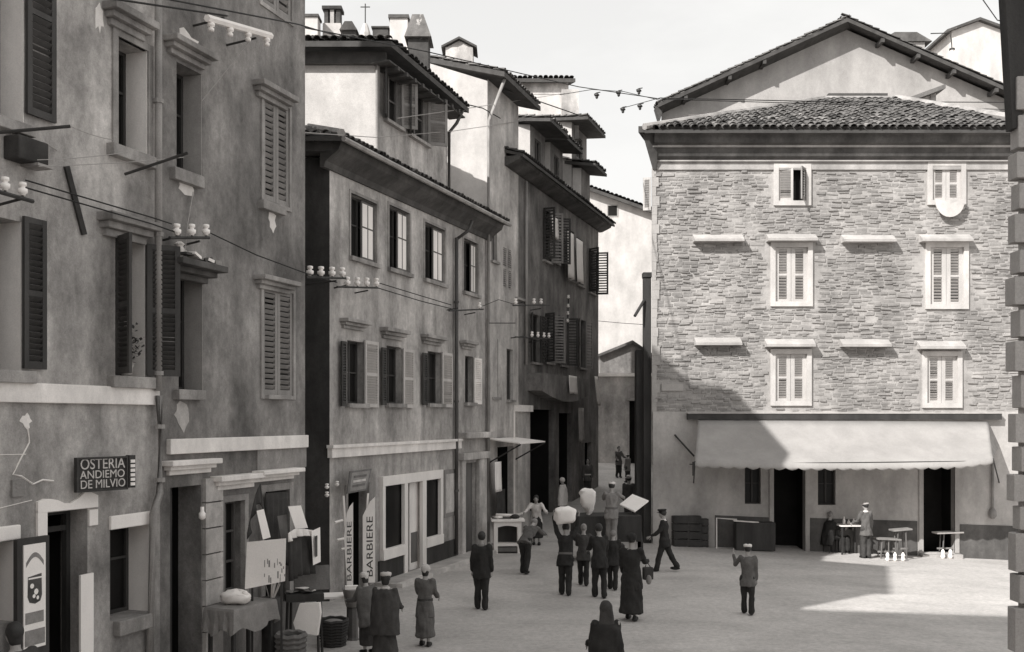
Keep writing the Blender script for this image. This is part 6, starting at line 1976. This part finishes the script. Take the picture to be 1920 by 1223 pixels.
# handcart with goods in the narrow street mouth
g_ = ground(1140, 1062)
t = thing('handcart', 'dark box handcart with raised white tray among the crowd', 'cart', g_)
cb = g_ + V((.05, 1.3, 0))
mb = MB(); mb.wbox(cb + V((0, 0, .95)), (1.9, 1.1, .75), .08); mb.build('cart_box', M['wooddark'], t, bevel=.02)
for sx in (-1, 1):
    w_ = MB(); R = Matrix.Rotation(math.pi / 2, 3, 'Y')
    w_.lathe(cb + V((sx * 1.0, -.1, .42)), [(.42, -.03), (.42, .03), (.36, .03), (.36, -.03)], 20, R); wh = w_.build('wheel', M['wooddark'], t)
    w_ = MB()
    for k in range(5):
        a = math.pi * k / 5
        w_.tube([cb + V((sx * 1.0, -.1 + .38 * math.cos(a), .42 + .38 * math.sin(a))), cb + V((sx * 1.0, -.1 - .38 * math.cos(a), .42 - .38 * math.sin(a)))], .02, 4)
    tag(w_.build('spokes', M['woodgrey'], wh), kind='stuff')
for sx in (-.6, .6):
    mb = MB(); mb.tube([cb + V((sx, -.5, .75)), cb + V((sx * 1.05, -1.1, .75))], .03, 5); mb.build('shaft', M['woodgrey'], t)
tr = near_pt(1172, 946, 1.75)
p0 = Wp(1162, 948, 30.2); 
mb = MB(); q = [Wp(1162, 948, 29.6), Wp(1190, 961, 29.0), Wp(1216, 941, 29.6), Wp(1186, 929, 30.2)]
pq = MB(); pq.tube([(q[1] + q[3]) / 2 + V((0, .15, -.6)), (q[1] + q[3]) / 2 + V((0, .15, 0))], .04, 5); pq.build('tray_post', M['wooddark'], t)
mb.extrude(q, (0, 0, .04)); tag(mb.build('white_tray', M['paper'], None), 'large flat white board held up on the handcart', 'board')
sk = Wp(1103, 930, 29.3)
mb = MB(); mb.ell((0, 0, 0), 1, 1, 1, seg=20, rings=14)
for v in mb.v:
    f = 1 + .25 * v.z
    v.x, v.y, v.z = sk.x + math.copysign(abs(v.x) ** .6, v.x) * .22 * f - v.z * .03, sk.y + math.copysign(abs(v.y) ** .6, v.y) * .16, sk.z - .17 + math.copysign(abs(v.z) ** .7, v.z) * .38
from mathutils import noise as _nz
for v in mb.v:
    d_ = _nz.noise(v * 5.0) * .09 + _nz.noise(v * 13.0) * .04
    v += V((d_, d_ * .4, d_ * .6)); v.x += .10 * (v.z - sk.z) * (1 if v.x > sk.x else -1)
tag(mb.build('white_sack', M['cloth'], None, smooth=True), 'white cloth sack standing at the left end of the handcart', 'sack')

# baskets and sacks on the ground round the stall
def basket(label, c, r, h, m, full):
    t = thing('basket', label, 'basket', c, 'baskets round the stall')
    mb = MB(); n = 9
    for k in range(n):
        z = h * (k + .5) / n
        rr_ = r * (.78 + .22 * k / n)
        pts = [V(c) + V((rr_ * math.cos(a * .393), rr_ * math.sin(a * .393), z + .008 * (1 if a % 2 else -1))) for a in range(17)]
        mb.tube(pts, h / n * .62, 5, False)
    tag(mb.build('wicker_weave', m, t, fix=False), kind='stuff')
    mb = MB(); mb.lathe(V(c) + V((0, 0, .01)), [(r * .74, 0), (r * .9, h * .85), (r * .4, h * .95)], 12); mb.build('basket_lining', full, t)
    return t
for px, py, d, lb, r, h, m_, f_ in ((425, 1200, 1.0, 'low dark wicker basket under the cloth covered table', .28, .34, 'wooddark', 'clothgrey'), (545, 1185, 1.1, 'tall wicker basket before the open case', .22, .45, 'woodgrey', 'clothdark'), (625, 1195, 0, 'wide dark basket in the alley mouth by the white topped table', .26, .30, 'wooddark', 'clothgrey')):
    if d: c = A.p(px, py, d); c.z = 0.0
    else: c = near_pt(px, 1200, 0.1); c.z = 0
    basket(lb, c, r, h * 1.6, M[m_], M[f_])
# ================================================================= people
from mathutils import noise as mnoise
PEND = []
def loft(mb, rings, seg=14):
    """rings: (centre, rx, ry, m3) stacked; closed at both ends"""
    k = len(mb.v)
    for c, rx, ry, m3 in rings:
        for j in range(seg):
            q = 2 * math.pi * j / seg
            mb.v.append(V(c) + m3 @ V((rx * math.cos(q), ry * math.sin(q), 0)))
    for i in range(len(rings) - 1):
        for j in range(seg):
            j2 = (j + 1) % seg
            mb.f.append((k + i * seg + j, k + i * seg + j2, k + (i + 1) * seg + j2, k + (i + 1) * seg + j))
    mb.f.append(tuple(k + j for j in range(seg - 1, -1, -1)))
    mb.f.append(tuple(k + (len(rings) - 1) * seg + j for j in range(seg)))
def limb(mb, p, q, r0, r1, mid=None):
    p, q = V(p), V(q)
    if mid:
        mb.tube([p, p.lerp(q, .35), q], [r0, mid, r1], 10)
    else:
        mb.tube([p, q], [r0, r1], 10)
    mb.ell(p, r0, r0, r0, seg=10, rings=6); mb.ell(q, r1, r1, r1, seg=10, rings=6)

def fuse(mb, name, m, parent, vox=.022, wrinkle=0.0, smooth=4, extra=None, seed=0):
    """mark for fusing into one continuous skin (done for all figures together)"""
    me = mb.mesh(name, V((0, 0, 0)))
    o = bpy.data.objects.new('tmp', me)
    COL.objects.link(o)
    r = o.modifiers.new('r', 'REMESH'); r.mode = 'VOXEL'; r.voxel_size = vox
    s = o.modifiers.new('s', 'SMOOTH'); s.iterations = smooth; s.factor = .5
    PEND.append((o, name, m, parent, wrinkle, extra, seed))

def finish_people():
    dg = bpy.context.evaluated_depsgraph_get()
    dg.update()
    for o, name, m, parent, wrinkle, extra, seed in PEND:
        me = bpy.data.meshes.new_from_object(o.evaluated_get(dg))
        off = base_of(parent)
        if wrinkle:
            vs = [v.co.copy() for v in me.vertices]; ns = [v.normal.copy() for v in me.vertices]
            for v, c, n in zip(me.vertices, vs, ns):
                d = mnoise.noise(V((c.x * 9 + seed, c.y * 9, c.z * 5))) + .6 * mnoise.noise(V((c.x * 19, c.y * 19 + seed, c.z * 9)))
                v.co = c + n * d * wrinkle
        if extra:
            bm = bmesh.new(); bm.from_mesh(me)
            e = extra.mesh('e', V((0, 0, 0)))
            bm.from_mesh(e); bm.to_mesh(me); bm.free()
        me.transform(Matrix.Translation(-off))
        me.polygons.foreach_set('use_smooth', [True] * len(me.polygons))
        me.materials.clear(); me.materials.append(m)
        f = bpy.data.objects.new(name, me)
        COL.objects.link(f); f.parent = parent
        bpy.data.objects.remove(o)

def person(label, base, H, heading=0.0, bend=0.0, arms=((.1, .15, .12), (.1, .15, .12)), legs=((.05, .05), (-.05, .05)), top='suit', bottom='suit', style='trousers',
           head=None, hat=None, hatm=None, hairm='hairdark', collar=None, shoe='shoe', hem=.47, neck=(0.0, 0.0), sit=None, belt=None, sleeves='full', wide=1.0, group=None, hair=True, long_hair=False, cloak=False):
    k = H / 1.72
    base = V(base)
    t = thing('person', label, 'person', base, group)
    Rz = Matrix.Rotation(-heading, 3, 'Z')                  # local +y is where the figure faces; 0 = away from the viewer
    def pitch(v, a):                                          # rotate forward (towards +y) about x
        return Matrix.Rotation(-a, 3, 'X') @ V(v)
    L1, L2 = .245 * H, .235 * H
    feet = []
    for sx, (th, kn) in zip((-1, 1), legs):
        hip = V((sx * .052 * H * wide, 0, 0))
        knee = hip + V((0, math.sin(th) * L1, -math.cos(th) * L1))
        ank = knee + V((0, math.sin(th - kn) * L2, -math.cos(th - kn) * L2))
        feet.append((hip, knee, ank))
    low = min(a.z for _, _, a in feet)
    hz = -low + .045 * H
    if sit is not None: hz = sit
    up = V((0, 0, hz))
    W = lambda p: base + Rz @ V(p)
    tor = Matrix.Rotation(-bend, 3, 'X')
    def T(x, y, z):                                           # torso point, z above hip
        return up + tor @ V((x, y, z))
    shz = .295 * H
    nk = T(0, -.005, shz + .035 * H)
    hm = tor @ Matrix.Rotation(neck[0], 3, 'Z') @ Matrix.Rotation(-neck[1], 3, 'X')
    hc = nk + hm @ V((0, .018 * H, .088 * H))
    R3 = Rz @ tor
    Rh = Rz @ hm
    I3 = Rz
    # ---- joints of the arms
    armj = []
    for sx, (sp, el, ab) in zip((-1, 1), arms):
        sh = T(sx * .096 * H * wide, -.003, shz)
        ua, fa = .172 * H, .148 * H
        d1 = tor @ pitch((sx * math.sin(ab), 0, -math.cos(ab)), -0.0)
        d1 = Matrix.Rotation(sp, 3, 'X') @ V((sx * math.sin(ab), 0, -math.cos(ab)))
        e = sh + d1 * ua
        d2 = Matrix.Rotation(sp + el, 3, 'X') @ V((sx * math.sin(ab * .4), 0, -math.cos(ab * .4)))
        w = e + d2 * fa
        armj.append((sh, e, w, d2))
    # ---- body
    mb = MB()
    loft(mb, [(W(T(0, 0, -.05 * H)), .085 * H * wide, .06 * H, R3), (W(T(0, 0, .03 * H)), .088 * H * wide, .062 * H, R3), (W(T(0, .002, .12 * H)), .072 * H * wide, .052 * H, R3), (W(T(0, .004, .22 * H)), .092 * H * wide, .062 * H, R3), (W(T(0, 0, .285 * H)), .085 * H * wide, .05 * H, R3), (W(T(0, 0, .318 * H)), .035 * H, .034 * H, R3)])
    limb(mb, W(T(0, -.005, .30 * H)), W(nk + hm @ V((0, .004, .03 * H))), .034 * H, .032 * H)
    mb.ell(W(hc), .047 * H, .057 * H, .069 * H, Rh, 14, 10)
    mb.ell(W(hc + hm @ V((0, .018 * H, -.032 * H))), .033 * H, .036 * H, .034 * H, Rh, 12, 8)
    mb.ell(W(hc + hm @ V((0, .056 * H, -.010 * H))), .008 * H, .013 * H, .016 * H, Rh, 8, 6)
    for sx in (-1, 1):
        mb.ell(W(hc + hm @ V((sx * .045 * H, -.002 * H, -.008 * H))), .007 * H, .012 * H, .017 * H, Rh, 8, 6)
    fing = MB()
    for (sh, e, w, d2), sx in zip(armj, (-1, 1)):
        limb(mb, W(sh), W(e), .030 * H, .023 * H); limb(mb, W(e), W(w), .023 * H, .016 * H)
        dh = d2.normalized()
        side = V((1, 0, 0)); nrm = dh.cross(side)
        if nrm.length < .1: nrm = V((0, 1, 0))
        nrm.normalize()
        palm = w + dh * .030 * H
        m3 = Rz @ Matrix((nrm, side, dh)).transposed()
        mb.ell(W(palm), .022 * H, .011 * H, .034 * H, m3, 10, 8)
        for q in range(4):
            off = nrm * ((q - 1.5) * .0105 * H)
            ln = (.040, .046, .044, .035)[q] * H
            p0 = w + dh * .045 * H + off
            p1 = p0 + dh * ln * .5 + side * (-sx) * .004 * H
            p2 = p1 + (dh * .75 + side * (-sx) * .55).normalized() * ln * .55
            fing.tube([W(p0), W(p1), W(p2)], [.0058 * H, .0054 * H, .0042 * H], 6)
        p0 = w + dh * .018 * H + nrm * .018 * H
        p1 = p0 + (dh * .6 + nrm * .75).normalized() * .022 * H
        p2 = p1 + (dh * .9 + nrm * .15).normalized() * .022 * H
        fing.tube([W(p0), W(p1), W(p2)], [.0068 * H, .006 * H, .0048 * H], 6)
    for hip, knee, ank in feet:
        limb(mb, W(up + hip), W(up + knee), .050 * H, .033 * H); limb(mb, W(up + knee), W(up + ank), .032 * H, .020 * H, .036 * H)
        fd = V((0, 1, 0))
        mb.ell(W(up + ank + V((0, .035 * H, -.024 * H))), .024 * H, .065 * H, .02 * H, Rz, 10, 6)
    fuse(mb, 'body', M['skin'], t, .020 * k, 0, 3, fing)
    # ---- shoes
    for hip, knee, ank in feet:
        s = MB()
        s.ell(W(up + ank + V((0, .038 * H, -.022 * H))), .034 * H, .082 * H, .027 * H, Rz, 12, 8)
        s.ell(W(up + ank + V((0, -.004 * H, -.005 * H))), .026 * H, .030 * H, .035 * H, Rz, 10, 8)
        s.build('shoe', M[shoe], t, smooth=True)
    # ---- garments
    sd = hash(label) % 97
    ct = MB()
    tm = .020 * H / 1.72 * 1.0
    g = .012 * H
    lowz = -.10 * H if style != 'apron' else -.06 * H
    rr = [(-.16 if style == 'coat' else (-.115 if bend < .4 else -.06), .124, .096), (-.05, .116, .090), (.03, .100, .074), (.12, .088, .066), (.22, .108, .076), (.275, .104, .064), (.312, .052, .046)]
    loft(ct, [(W(T(0, 0, a * H)), b * H * wide, c * H, R3) for a, b, c in rr])
    for (sh, e, w, d2) in armj:
        fs = e.lerp(w, .92)
        limb(ct, W(sh), W(e), .036 * H if cloak else .041 * H, .034 * H)
        if sleeves == 'full': limb(ct, W(e), W(fs), .034 * H, .027 * H)
        else: limb(ct, W(e), W(e.lerp(w, .35)), .034 * H, .031 * H)
    if cloak:
        loft(ct, [(W(T(0, -.01, -.18 * H)), .17 * H, .11 * H, R3), (W(T(0, -.01, .1 * H)), .16 * H, .10 * H, R3), (W(T(0, 0, .26 * H)), .13 * H, .085 * H, R3), (W(T(0, 0, .31 * H)), .06 * H, .05 * H, R3)])
    fuse(ct, {'coat': 'coat', 'dress': 'bodice'}.get(style, 'jacket'), M[top], t, .022 * k, .020 * k, 2, None, sd)
    bt = MB()
    if style in ('coat', 'dress', 'skirt'):
        hz_ = hem * H if sit is None else .25 * H
        stp = (feet[0][2].y + feet[1][2].y) / 2
        spread = abs(feet[0][2].y - feet[1][2].y) * .5
        n = 5
        rings = []
        for i in range(n + 1):
            f = i / n
            z = hz + .05 * H - (hz + .05 * H - (H * .52 - hz_ if False else hem_z(H, hem))) * f
            rings.append((W(V((0, stp * f * .5, z))), (.098 + .030 * f) * H * wide, (.078 + .030 * f) * H + spread * f * .6, I3))
        loft(bt, rings[::-1], 18)
        fuse(bt, 'skirt', M[bottom], t, .024 * k, .026 * k, 2, None, sd + 5)
    else:
        loft(bt, [(W(up + V((0, 0, -.07 * H))), .088 * H * wide, .068 * H, I3), (W(up + V((0, 0, .0))), .088 * H * wide, .066 * H, I3), (W(T(0, 0, .07 * H)), .090 * H * wide, .066 * H, R3)])
        for hip, knee, ank in feet:
            limb(bt, W(up + hip), W(up + knee), .066 * H, .047 * H); limb(bt, W(up + knee), W(up + ank + V((0, .004 * H, .004 * H))), .047 * H, .044 * H)
        fuse(bt, 'trousers', M[bottom], t, .022 * k, .018 * k, 2, None, sd + 5)
    if collar:
        c = MB(); loft(c, [(W(T(0, .004, .305 * H)), .060 * H, .054 * H, R3), (W(T(0, .004, .335 * H)), .042 * H, .041 * H, R3)], 16); c.build('collar', M[collar], t, smooth=True)
    if belt:
        c = MB(); loft(c, [(W(T(0, 0, .045 * H)), .103 * H * wide, .078 * H, R3), (W(T(0, 0, .075 * H)), .102 * H * wide, .077 * H, R3)], 16); c.build('belt', M[belt], t)
    # ---- face, hair, hat
    for sx in (-1, 1):
        c = MB(); c.ell(W(hc + hm @ V((sx * .018 * H, .048 * H, .004 * H))), .0055 * H, .005 * H, .004 * H, Rh, 8, 6); c.build('eye', M['hairdark'], t)
    c = MB(); c.ell(W(hc + hm @ V((0, .050 * H, -.034 * H))), .014 * H, .006 * H, .0035 * H, Rh, 8, 6); c.build('mouth', M['clothgrey'], t)
    if hair:
        c = MB(); c.ell(W(hc + hm @ V((0, -.012 * H, .016 * H))), .054 * H, .059 * H, .064 * H, Rh, 14, 10)
        if long_hair: c.ell(W(hc + hm @ V((0, -.022 * H, -.03 * H))), .046 * H, .036 * H, .05 * H, Rh, 12, 8)
        fuse(c, 'hair', M[hairm], t, .016 * k, .006 * k, 2, None, sd)
    hm_ = M[hatm] if hatm else None
    if hat == 'kerchief':
        c = MB(); c.ell(W(hc + hm @ V((0, -.006 * H, .026 * H))), .062 * H, .069 * H, .058 * H, Rh, 14, 10)
        c.ell(W(hc + hm @ V((0, -.058 * H, .0))), .024 * H, .018 * H, .026 * H, Rh, 10, 8)
        fuse(c, 'kerchief', hm_, t, .018 * k, .010 * k, 2, None, sd)
    elif hat == 'veil':
        c = MB(); c.ell(W(hc + hm @ V((0, -.008 * H, .014 * H))), .060 * H, .066 * H, .070 * H, Rh, 14, 10)
        loft(c, [(W(hc + V((0, -.055 * H, -.22 * H))), .085 * H, .03 * H, I3), (W(hc + V((0, -.035 * H, -.08 * H))), .068 * H, .035 * H, I3), (W(hc + V((0, -.02 * H, .02 * H))), .055 * H, .045 * H, I3)])
        fuse(c, 'veil', hm_, t, .018 * k, .010 * k, 2, None, sd)
    elif hat == 'cap':
        c = MB(); loft(c, [(W(hc + hm @ V((0, -.002 * H, .020 * H))), .050 * H, .058 * H, Rh), (W(hc + hm @ V((0, 0, .045 * H))), .062 * H, .070 * H, Rh), (W(hc + hm @ V((0, 0, .066 * H))), .058 * H, .066 * H, Rh), (W(hc + hm @ V((0, 0, .074 * H))), .03 * H, .035 * H, Rh)], 16); c.build('cap', hm_, t, smooth=True)
    elif hat == 'peaked':
        c = MB(); loft(c, [(W(hc + hm @ V((0, 0, .018 * H))), .049 * H, .057 * H, Rh), (W(hc + hm @ V((0, 0, .042 * H))), .050 * H, .058 * H, Rh), (W(hc + hm @ V((0, .004 * H, .062 * H))), .070 * H, .078 * H, Rh), (W(hc + hm @ V((0, 0, .074 * H))), .062 * H, .070 * H, Rh)], 16); c.build('peaked_cap', hm_, t, smooth=True)
        c = MB(); loft(c, [(W(hc + hm @ V((0, .055 * H, .018 * H))), .040 * H, .036 * H, Rh), (W(hc + hm @ V((0, .055 * H, .023 * H))), .038 * H, .034 * H, Rh)], 14); c.build('cap_peak', M['shoe'], t)
    elif hat == 'felt':
        c = MB(); loft(c, [(W(hc + hm @ V((0, 0, .022 * H))), .082 * H, .092 * H, Rh), (W(hc + hm @ V((0, 0, .028 * H))), .080 * H, .090 * H, Rh), (W(hc + hm @ V((0, 0, .030 * H))), .054 * H, .062 * H, Rh), (W(hc + hm @ V((0, 0, .075 * H))), .048 * H, .056 * H, Rh), (W(hc + hm @ V((0, 0, .083 * H))), .03 * H, .036 * H, Rh)], 16); c.build('hat', hm_, t, smooth=True)
    return t, dict(head=W(hc), hands=[W(j[2] + j[3].normalized() * .05 * H) for j in armj], W=W, T=T, hz=hz)
def hem_z(H, hem): return H * (.52 - hem)

def hpx(px, py, ytop):
    """standing height of a figure from its foot and crown pixels"""
    g_ = ground(px, py)
    return g_, CAM_H + (HY - ytop) / FPX * g_.y - g_.z
rad = math.radians
g_, h = hpx(903, 1143, 999)
person('man in a plain dark suit walking away alone in mid square', g_, h, rad(4), 0, ((.05, .12, .14), (.02, .10, .16)), ((.10, .06), (-.06, .12)), collar='shirtgrey', hair=True)
g_, h = hpx(797, 1212, 1062)
person('woman in a long grey coat and pale kerchief seen from behind', g_, h, rad(10), .03, ((.35, .9, .10), (.30, .8, .12)), ((.06, .04), (-.04, .06)), 'coatgrey', 'coatgrey', 'coat', hat='kerchief', hatm='kerchief', hem=.40, belt='suit2', long_hair=True)
g_ = V((near_pt(722, 1250, 0).x, near_pt(722, 1250, 0).y, 0)); h = CAM_H + (HY - 1076) / FPX * g_.y
person('woman in dark cape with pale head cloth and collar at lower left', g_, h, rad(5), .06, ((.3, .9, .15), (.3, .9, .15)), ((.02, .02), (0, .02)), 'suit2', 'suit2', 'coat', hat='cap', hatm='kerchief', collar='kerchief', hem=.40, cloak=True, long_hair=True, wide=1.1)
g_ = near_pt(692, 1235, 0); h = CAM_H + (HY - 1078) / FPX * g_.y
person('stooping woman in light grey shawl behind the caped woman', g_ + V((-.05, .35, 0)), h * .98, rad(-40), .25, ((.5, .9, .15), (.5, .9, .15)), ((.05, .05), (-.05, .05)), 'coatgrey', 'suit2', 'coat', hat='kerchief', hatm='kerchief', hem=.40, cloak=True, long_hair=True)
g_ = near_pt(1137, 1345, 0); h = CAM_H + (HY - 1131) / FPX * g_.y
person('veiled woman in black with white collar at the bottom of the picture', g_, h, rad(-8), .03, ((.3, .9, .12), (.3, .9, .12)), ((.05, .05), (-.05, .05)), 'suit', 'suit', 'coat', hat='veil', hatm='suit2', collar='shirtgrey', hem=.42, cloak=True, wide=1.05)
g_, h = hpx(1402, 1152, 1022)
t, info = person('boy in white cap and grey jacket walking off with hand raised', g_, h, rad(12), .02, ((.75, 2.2, .45), (.05, .12, .14)), ((.16, .10), (-.12, .14)), 'coatgrey', 'suit', hat='cap', hatm='shirtwhite', collar=None)
g_, h = hpx(1246, 1072, 955)
person('policeman in dark uniform and peaked cap walking to the left', g_, h, rad(-72), .05, ((.35, .7, .10), (-.15, .35, .12)), ((.30, .10), (-.32, .22)), 'suit', 'suit', hat='peaked', hatm='suit', collar='shirtwhite')
g_, h = hpx(1624, 1047, 943)
person('man in grey jacket and pale cap standing at the tavern table', g_, h, rad(-18), .03, ((.5, .7, .12), (.03, .12, .15)), ((.02, .03), (-.02, .03)), 'coatgrey', 'suit2', hat='cap', hatm='reveal', collar='shirtwhite')
gt = ground(1593, 1040)
def seat(label, pos, rz):
    t = thing('stool', label, 'stool', pos, 'stools at the tavern table')
    mb = MB(); mb.lathe(V(pos) + V((0, 0, .44)), [(.16, 0), (.17, .02), (.16, .04)], 12); mb.build('seat', M['wooddark'], t)
    for k in range(3):
        a = rz + k * 2.09
        mb = MB(); mb.tube([V(pos) + V((.16 * math.cos(a), .16 * math.sin(a), 0)), V(pos) + V((.1 * math.cos(a), .1 * math.sin(a), .44))], .02, 5); mb.build('leg', M['wooddark'], t)
g_ = ground(1553, 1036)
seat('wooden stool under the woman at the left of the table', g_, .4)
person('seated woman in black with grey hair at the left of the tavern table', g_, 1.62, rad(70), .12, ((.6, .8, .1), (.7, .8, .1)), ((1.45, 1.45), (1.40, 1.35)), 'suit', 'suit', 'trousers', hairm='hairgrey', sit=.53, cloak=True)
g_ = gt + V((-.02, .75, 0))
seat('wooden stool behind the tavern table', g_, .9)
person('seated man in dark felt hat behind the tavern table', g_, 1.66, rad(180), .10, ((.7, .9, .1), (.7, .8, .1)), ((1.45, 1.45), (1.40, 1.35)), 'suit', 'suit', hat='felt', hatm='suit', sit=.53, collar='shirtwhite')
g_, _ = hpx(985, 1076, 985)
person('stooping man in shaggy grey jacket bending over the white stall', g_, 1.64, rad(28), .85, ((.95, .35, .1), (1.0, .3, .1)), ((.12, .18), (-.10, .22)), 'coatgrey', 'suit', hairm='hairgrey', wide=1.12)
g_, h = hpx(1060, 1116, 982)
t, info = person('man in dark jacket carrying a white sack on his shoulders', g_, h, rad(8), .15, ((2.5, .6, .35), (2.5, .6, .35)), ((.10, .08), (-.12, .12)), 'suit', 'suit', belt='woodgrey', neck=(0, .2))
sc = Wp(1059, 966, g_.y - .05)
mb = MB(); mb.ell((0, 0, 0), 1, 1, 1, seg=22, rings=14)
for v in mb.v:
    sp = lambda a: math.copysign(abs(a) ** .55, a)
    v.x, v.y, v.z = sc.x + sp(v.x) * .25, sc.y + sp(v.y) * .19, sc.z + sp(v.z) * .19
    d = mnoise.noise(v * 7) * .05
    v += V((d, d * .5, d))
tag(mb.build('carried_sack', M['cloth'], None, smooth=True), 'plump white sack on the shoulders of the man in the crowd', 'sack')
for px, py, yt, hd, top, lb, hr, kw in ((1094, 1098, 984, 10, 'suit2', 'left of three dark figures crowding before the handcart', 'hairgrey', {}), (1124, 1121, 984, -6, 'suit', 'middle dark figure with legs apart crowding before the handcart', 'hairdark', {}), (1149, 1106, 996, 14, 'suit', 'right of three dark figures crowding before the handcart, with grey hair', 'hairgrey', {})):
    g_, h = hpx(px, py, yt)
    person(lb, g_, h, rad(hd), .12, ((.5, .9, .12), (.4, .9, .12)), ((.14, .08), (-.14, .10)), top, 'suit', hairm=hr, group='people before the handcart')
g_, h = hpx(1184, 1163, 1003)
person('woman in very long black coat and scarf carrying a bag', g_, h, rad(20), .02, ((.2, .5, .12), (.55, 1.0, .15)), ((.14, .06), (-.14, .10)), 'suit', 'suit', 'coat', hat='kerchief', hatm='suit', hem=.43, wide=1.12)
gw = ground(1184, 1163)
t = thing('hand_bag', 'small dark bag with pale parcel held by the woman in black', 'bag', gw + V((.38, .18, .75)))
mb = MB(); mb.wbox(gw + V((.36, .2, .92)), (.22, .12, .26), .3); mb.build('bag_body', M['clothdark'], t, bevel=.03)
mb = MB(); mb.ell(gw + V((.37, .13, .80)), .06, .05, .10); mb.build('parcel', M['shirtgrey'], t, smooth=True)
mb = MB(); mb.tube([gw + V((.30, .2, 1.04)), gw + V((.34, .2, 1.15)), gw + V((.42, .2, 1.04))], .01, 5); mb.build('bag_handle', M['clothdark'], t)
gc = ground(1140, 1062)
wk = Wp(1143, 1000, 28.9)
crate_z = 1.0
t = thing('step_box', 'dark step box behind the crowd on which the worker stands', 'box', (wk.x, 28.35, 0))
hk = CAM_H + (HY - 903) / FPX * 28.9
mb = MB(); mb.wbox((wk.x, 28.35, .30), (.7, .45, .58)); mb.build('box_body', M['wooddark'], t, bevel=.02)
person('worker in white cap and grey shirt raised behind the crowd', (wk.x, 28.35, .60), hk - .60, rad(12), .06, ((1.0, .5, .3), (1.15, .3, .35)), ((.06, .05), (-.06, .05)), 'shirtgrey', 'clothgrey', hat='cap', hatm='shirtwhite', belt='woodgrey')
g_ = ground(1006, 1022); h = CAM_H + (HY - 926) / FPX * g_.y
person('stall keeper with rounded white sleeves and dark apron', g_, max(1.5, h - g_.z), rad(185), .35, ((.55, .9, .55), (.55, .9, .55)), ((.05, .05), (-.05, .05)), 'shirtwhite', 'suit', 'dress', hem=.38)
def far_person(label, px, ytop, Y, H, heading, **kw):
    z = CAM_H + (HY - ytop) / FPX * Y
    x = (px - CX) / FPX * Y
    gz = ground_z(x, Y)
    return person(label, (x, Y, gz), z - gz if .8 * H < z - gz < 1.2 * H else H, rad(heading), **kw)
far_person('woman in a white shawl at the dark house doorway', 1055, 880, 37.5, 1.55, -60, top='shirtwhite', bottom='suit', style='dress', hat='kerchief', hatm='shirtwhite', hem=.42, cloak=True, hair=False)
far_person('man in grey shirt with white belt cloth up the narrow street', 1102, 861, 43.0, 1.66, 180, top='coatgrey', bottom='suit2', belt='shirtwhite')
far_person('bareheaded man in grey jacket farthest up the street', 1160, 838, 48.5, 1.72, 160, top='coatgrey', bottom='suit', arms=((.6, .8, .2), (.4, .8, .2)))
far_person('white capped boy facing the bareheaded man up the street', 1177, 852, 47.0, 1.55, -40, top='shirtgrey', bottom='suit2', hat='cap', hatm='shirtwhite')
far_person('person in broad white hat just behind the white board', 1179, 893, 36.5, 1.6, 20, top='suit2', bottom='suit2', hat='felt', hatm='shirtwhite')
g_ = near_pt(14, 1410, 0)
g_ = V(((14 - CX) / FPX * 11.3, 11.3, 0)); h = CAM_H + (HY - 1173) / FPX * 11.3
person('dark haired figure at the bottom left corner beside the tavern', g_ + V((.1, 0, 0)), h, rad(-50), .05, top='suit2', bottom='suit', long_hair=True, wide=1.1)
finish_people()
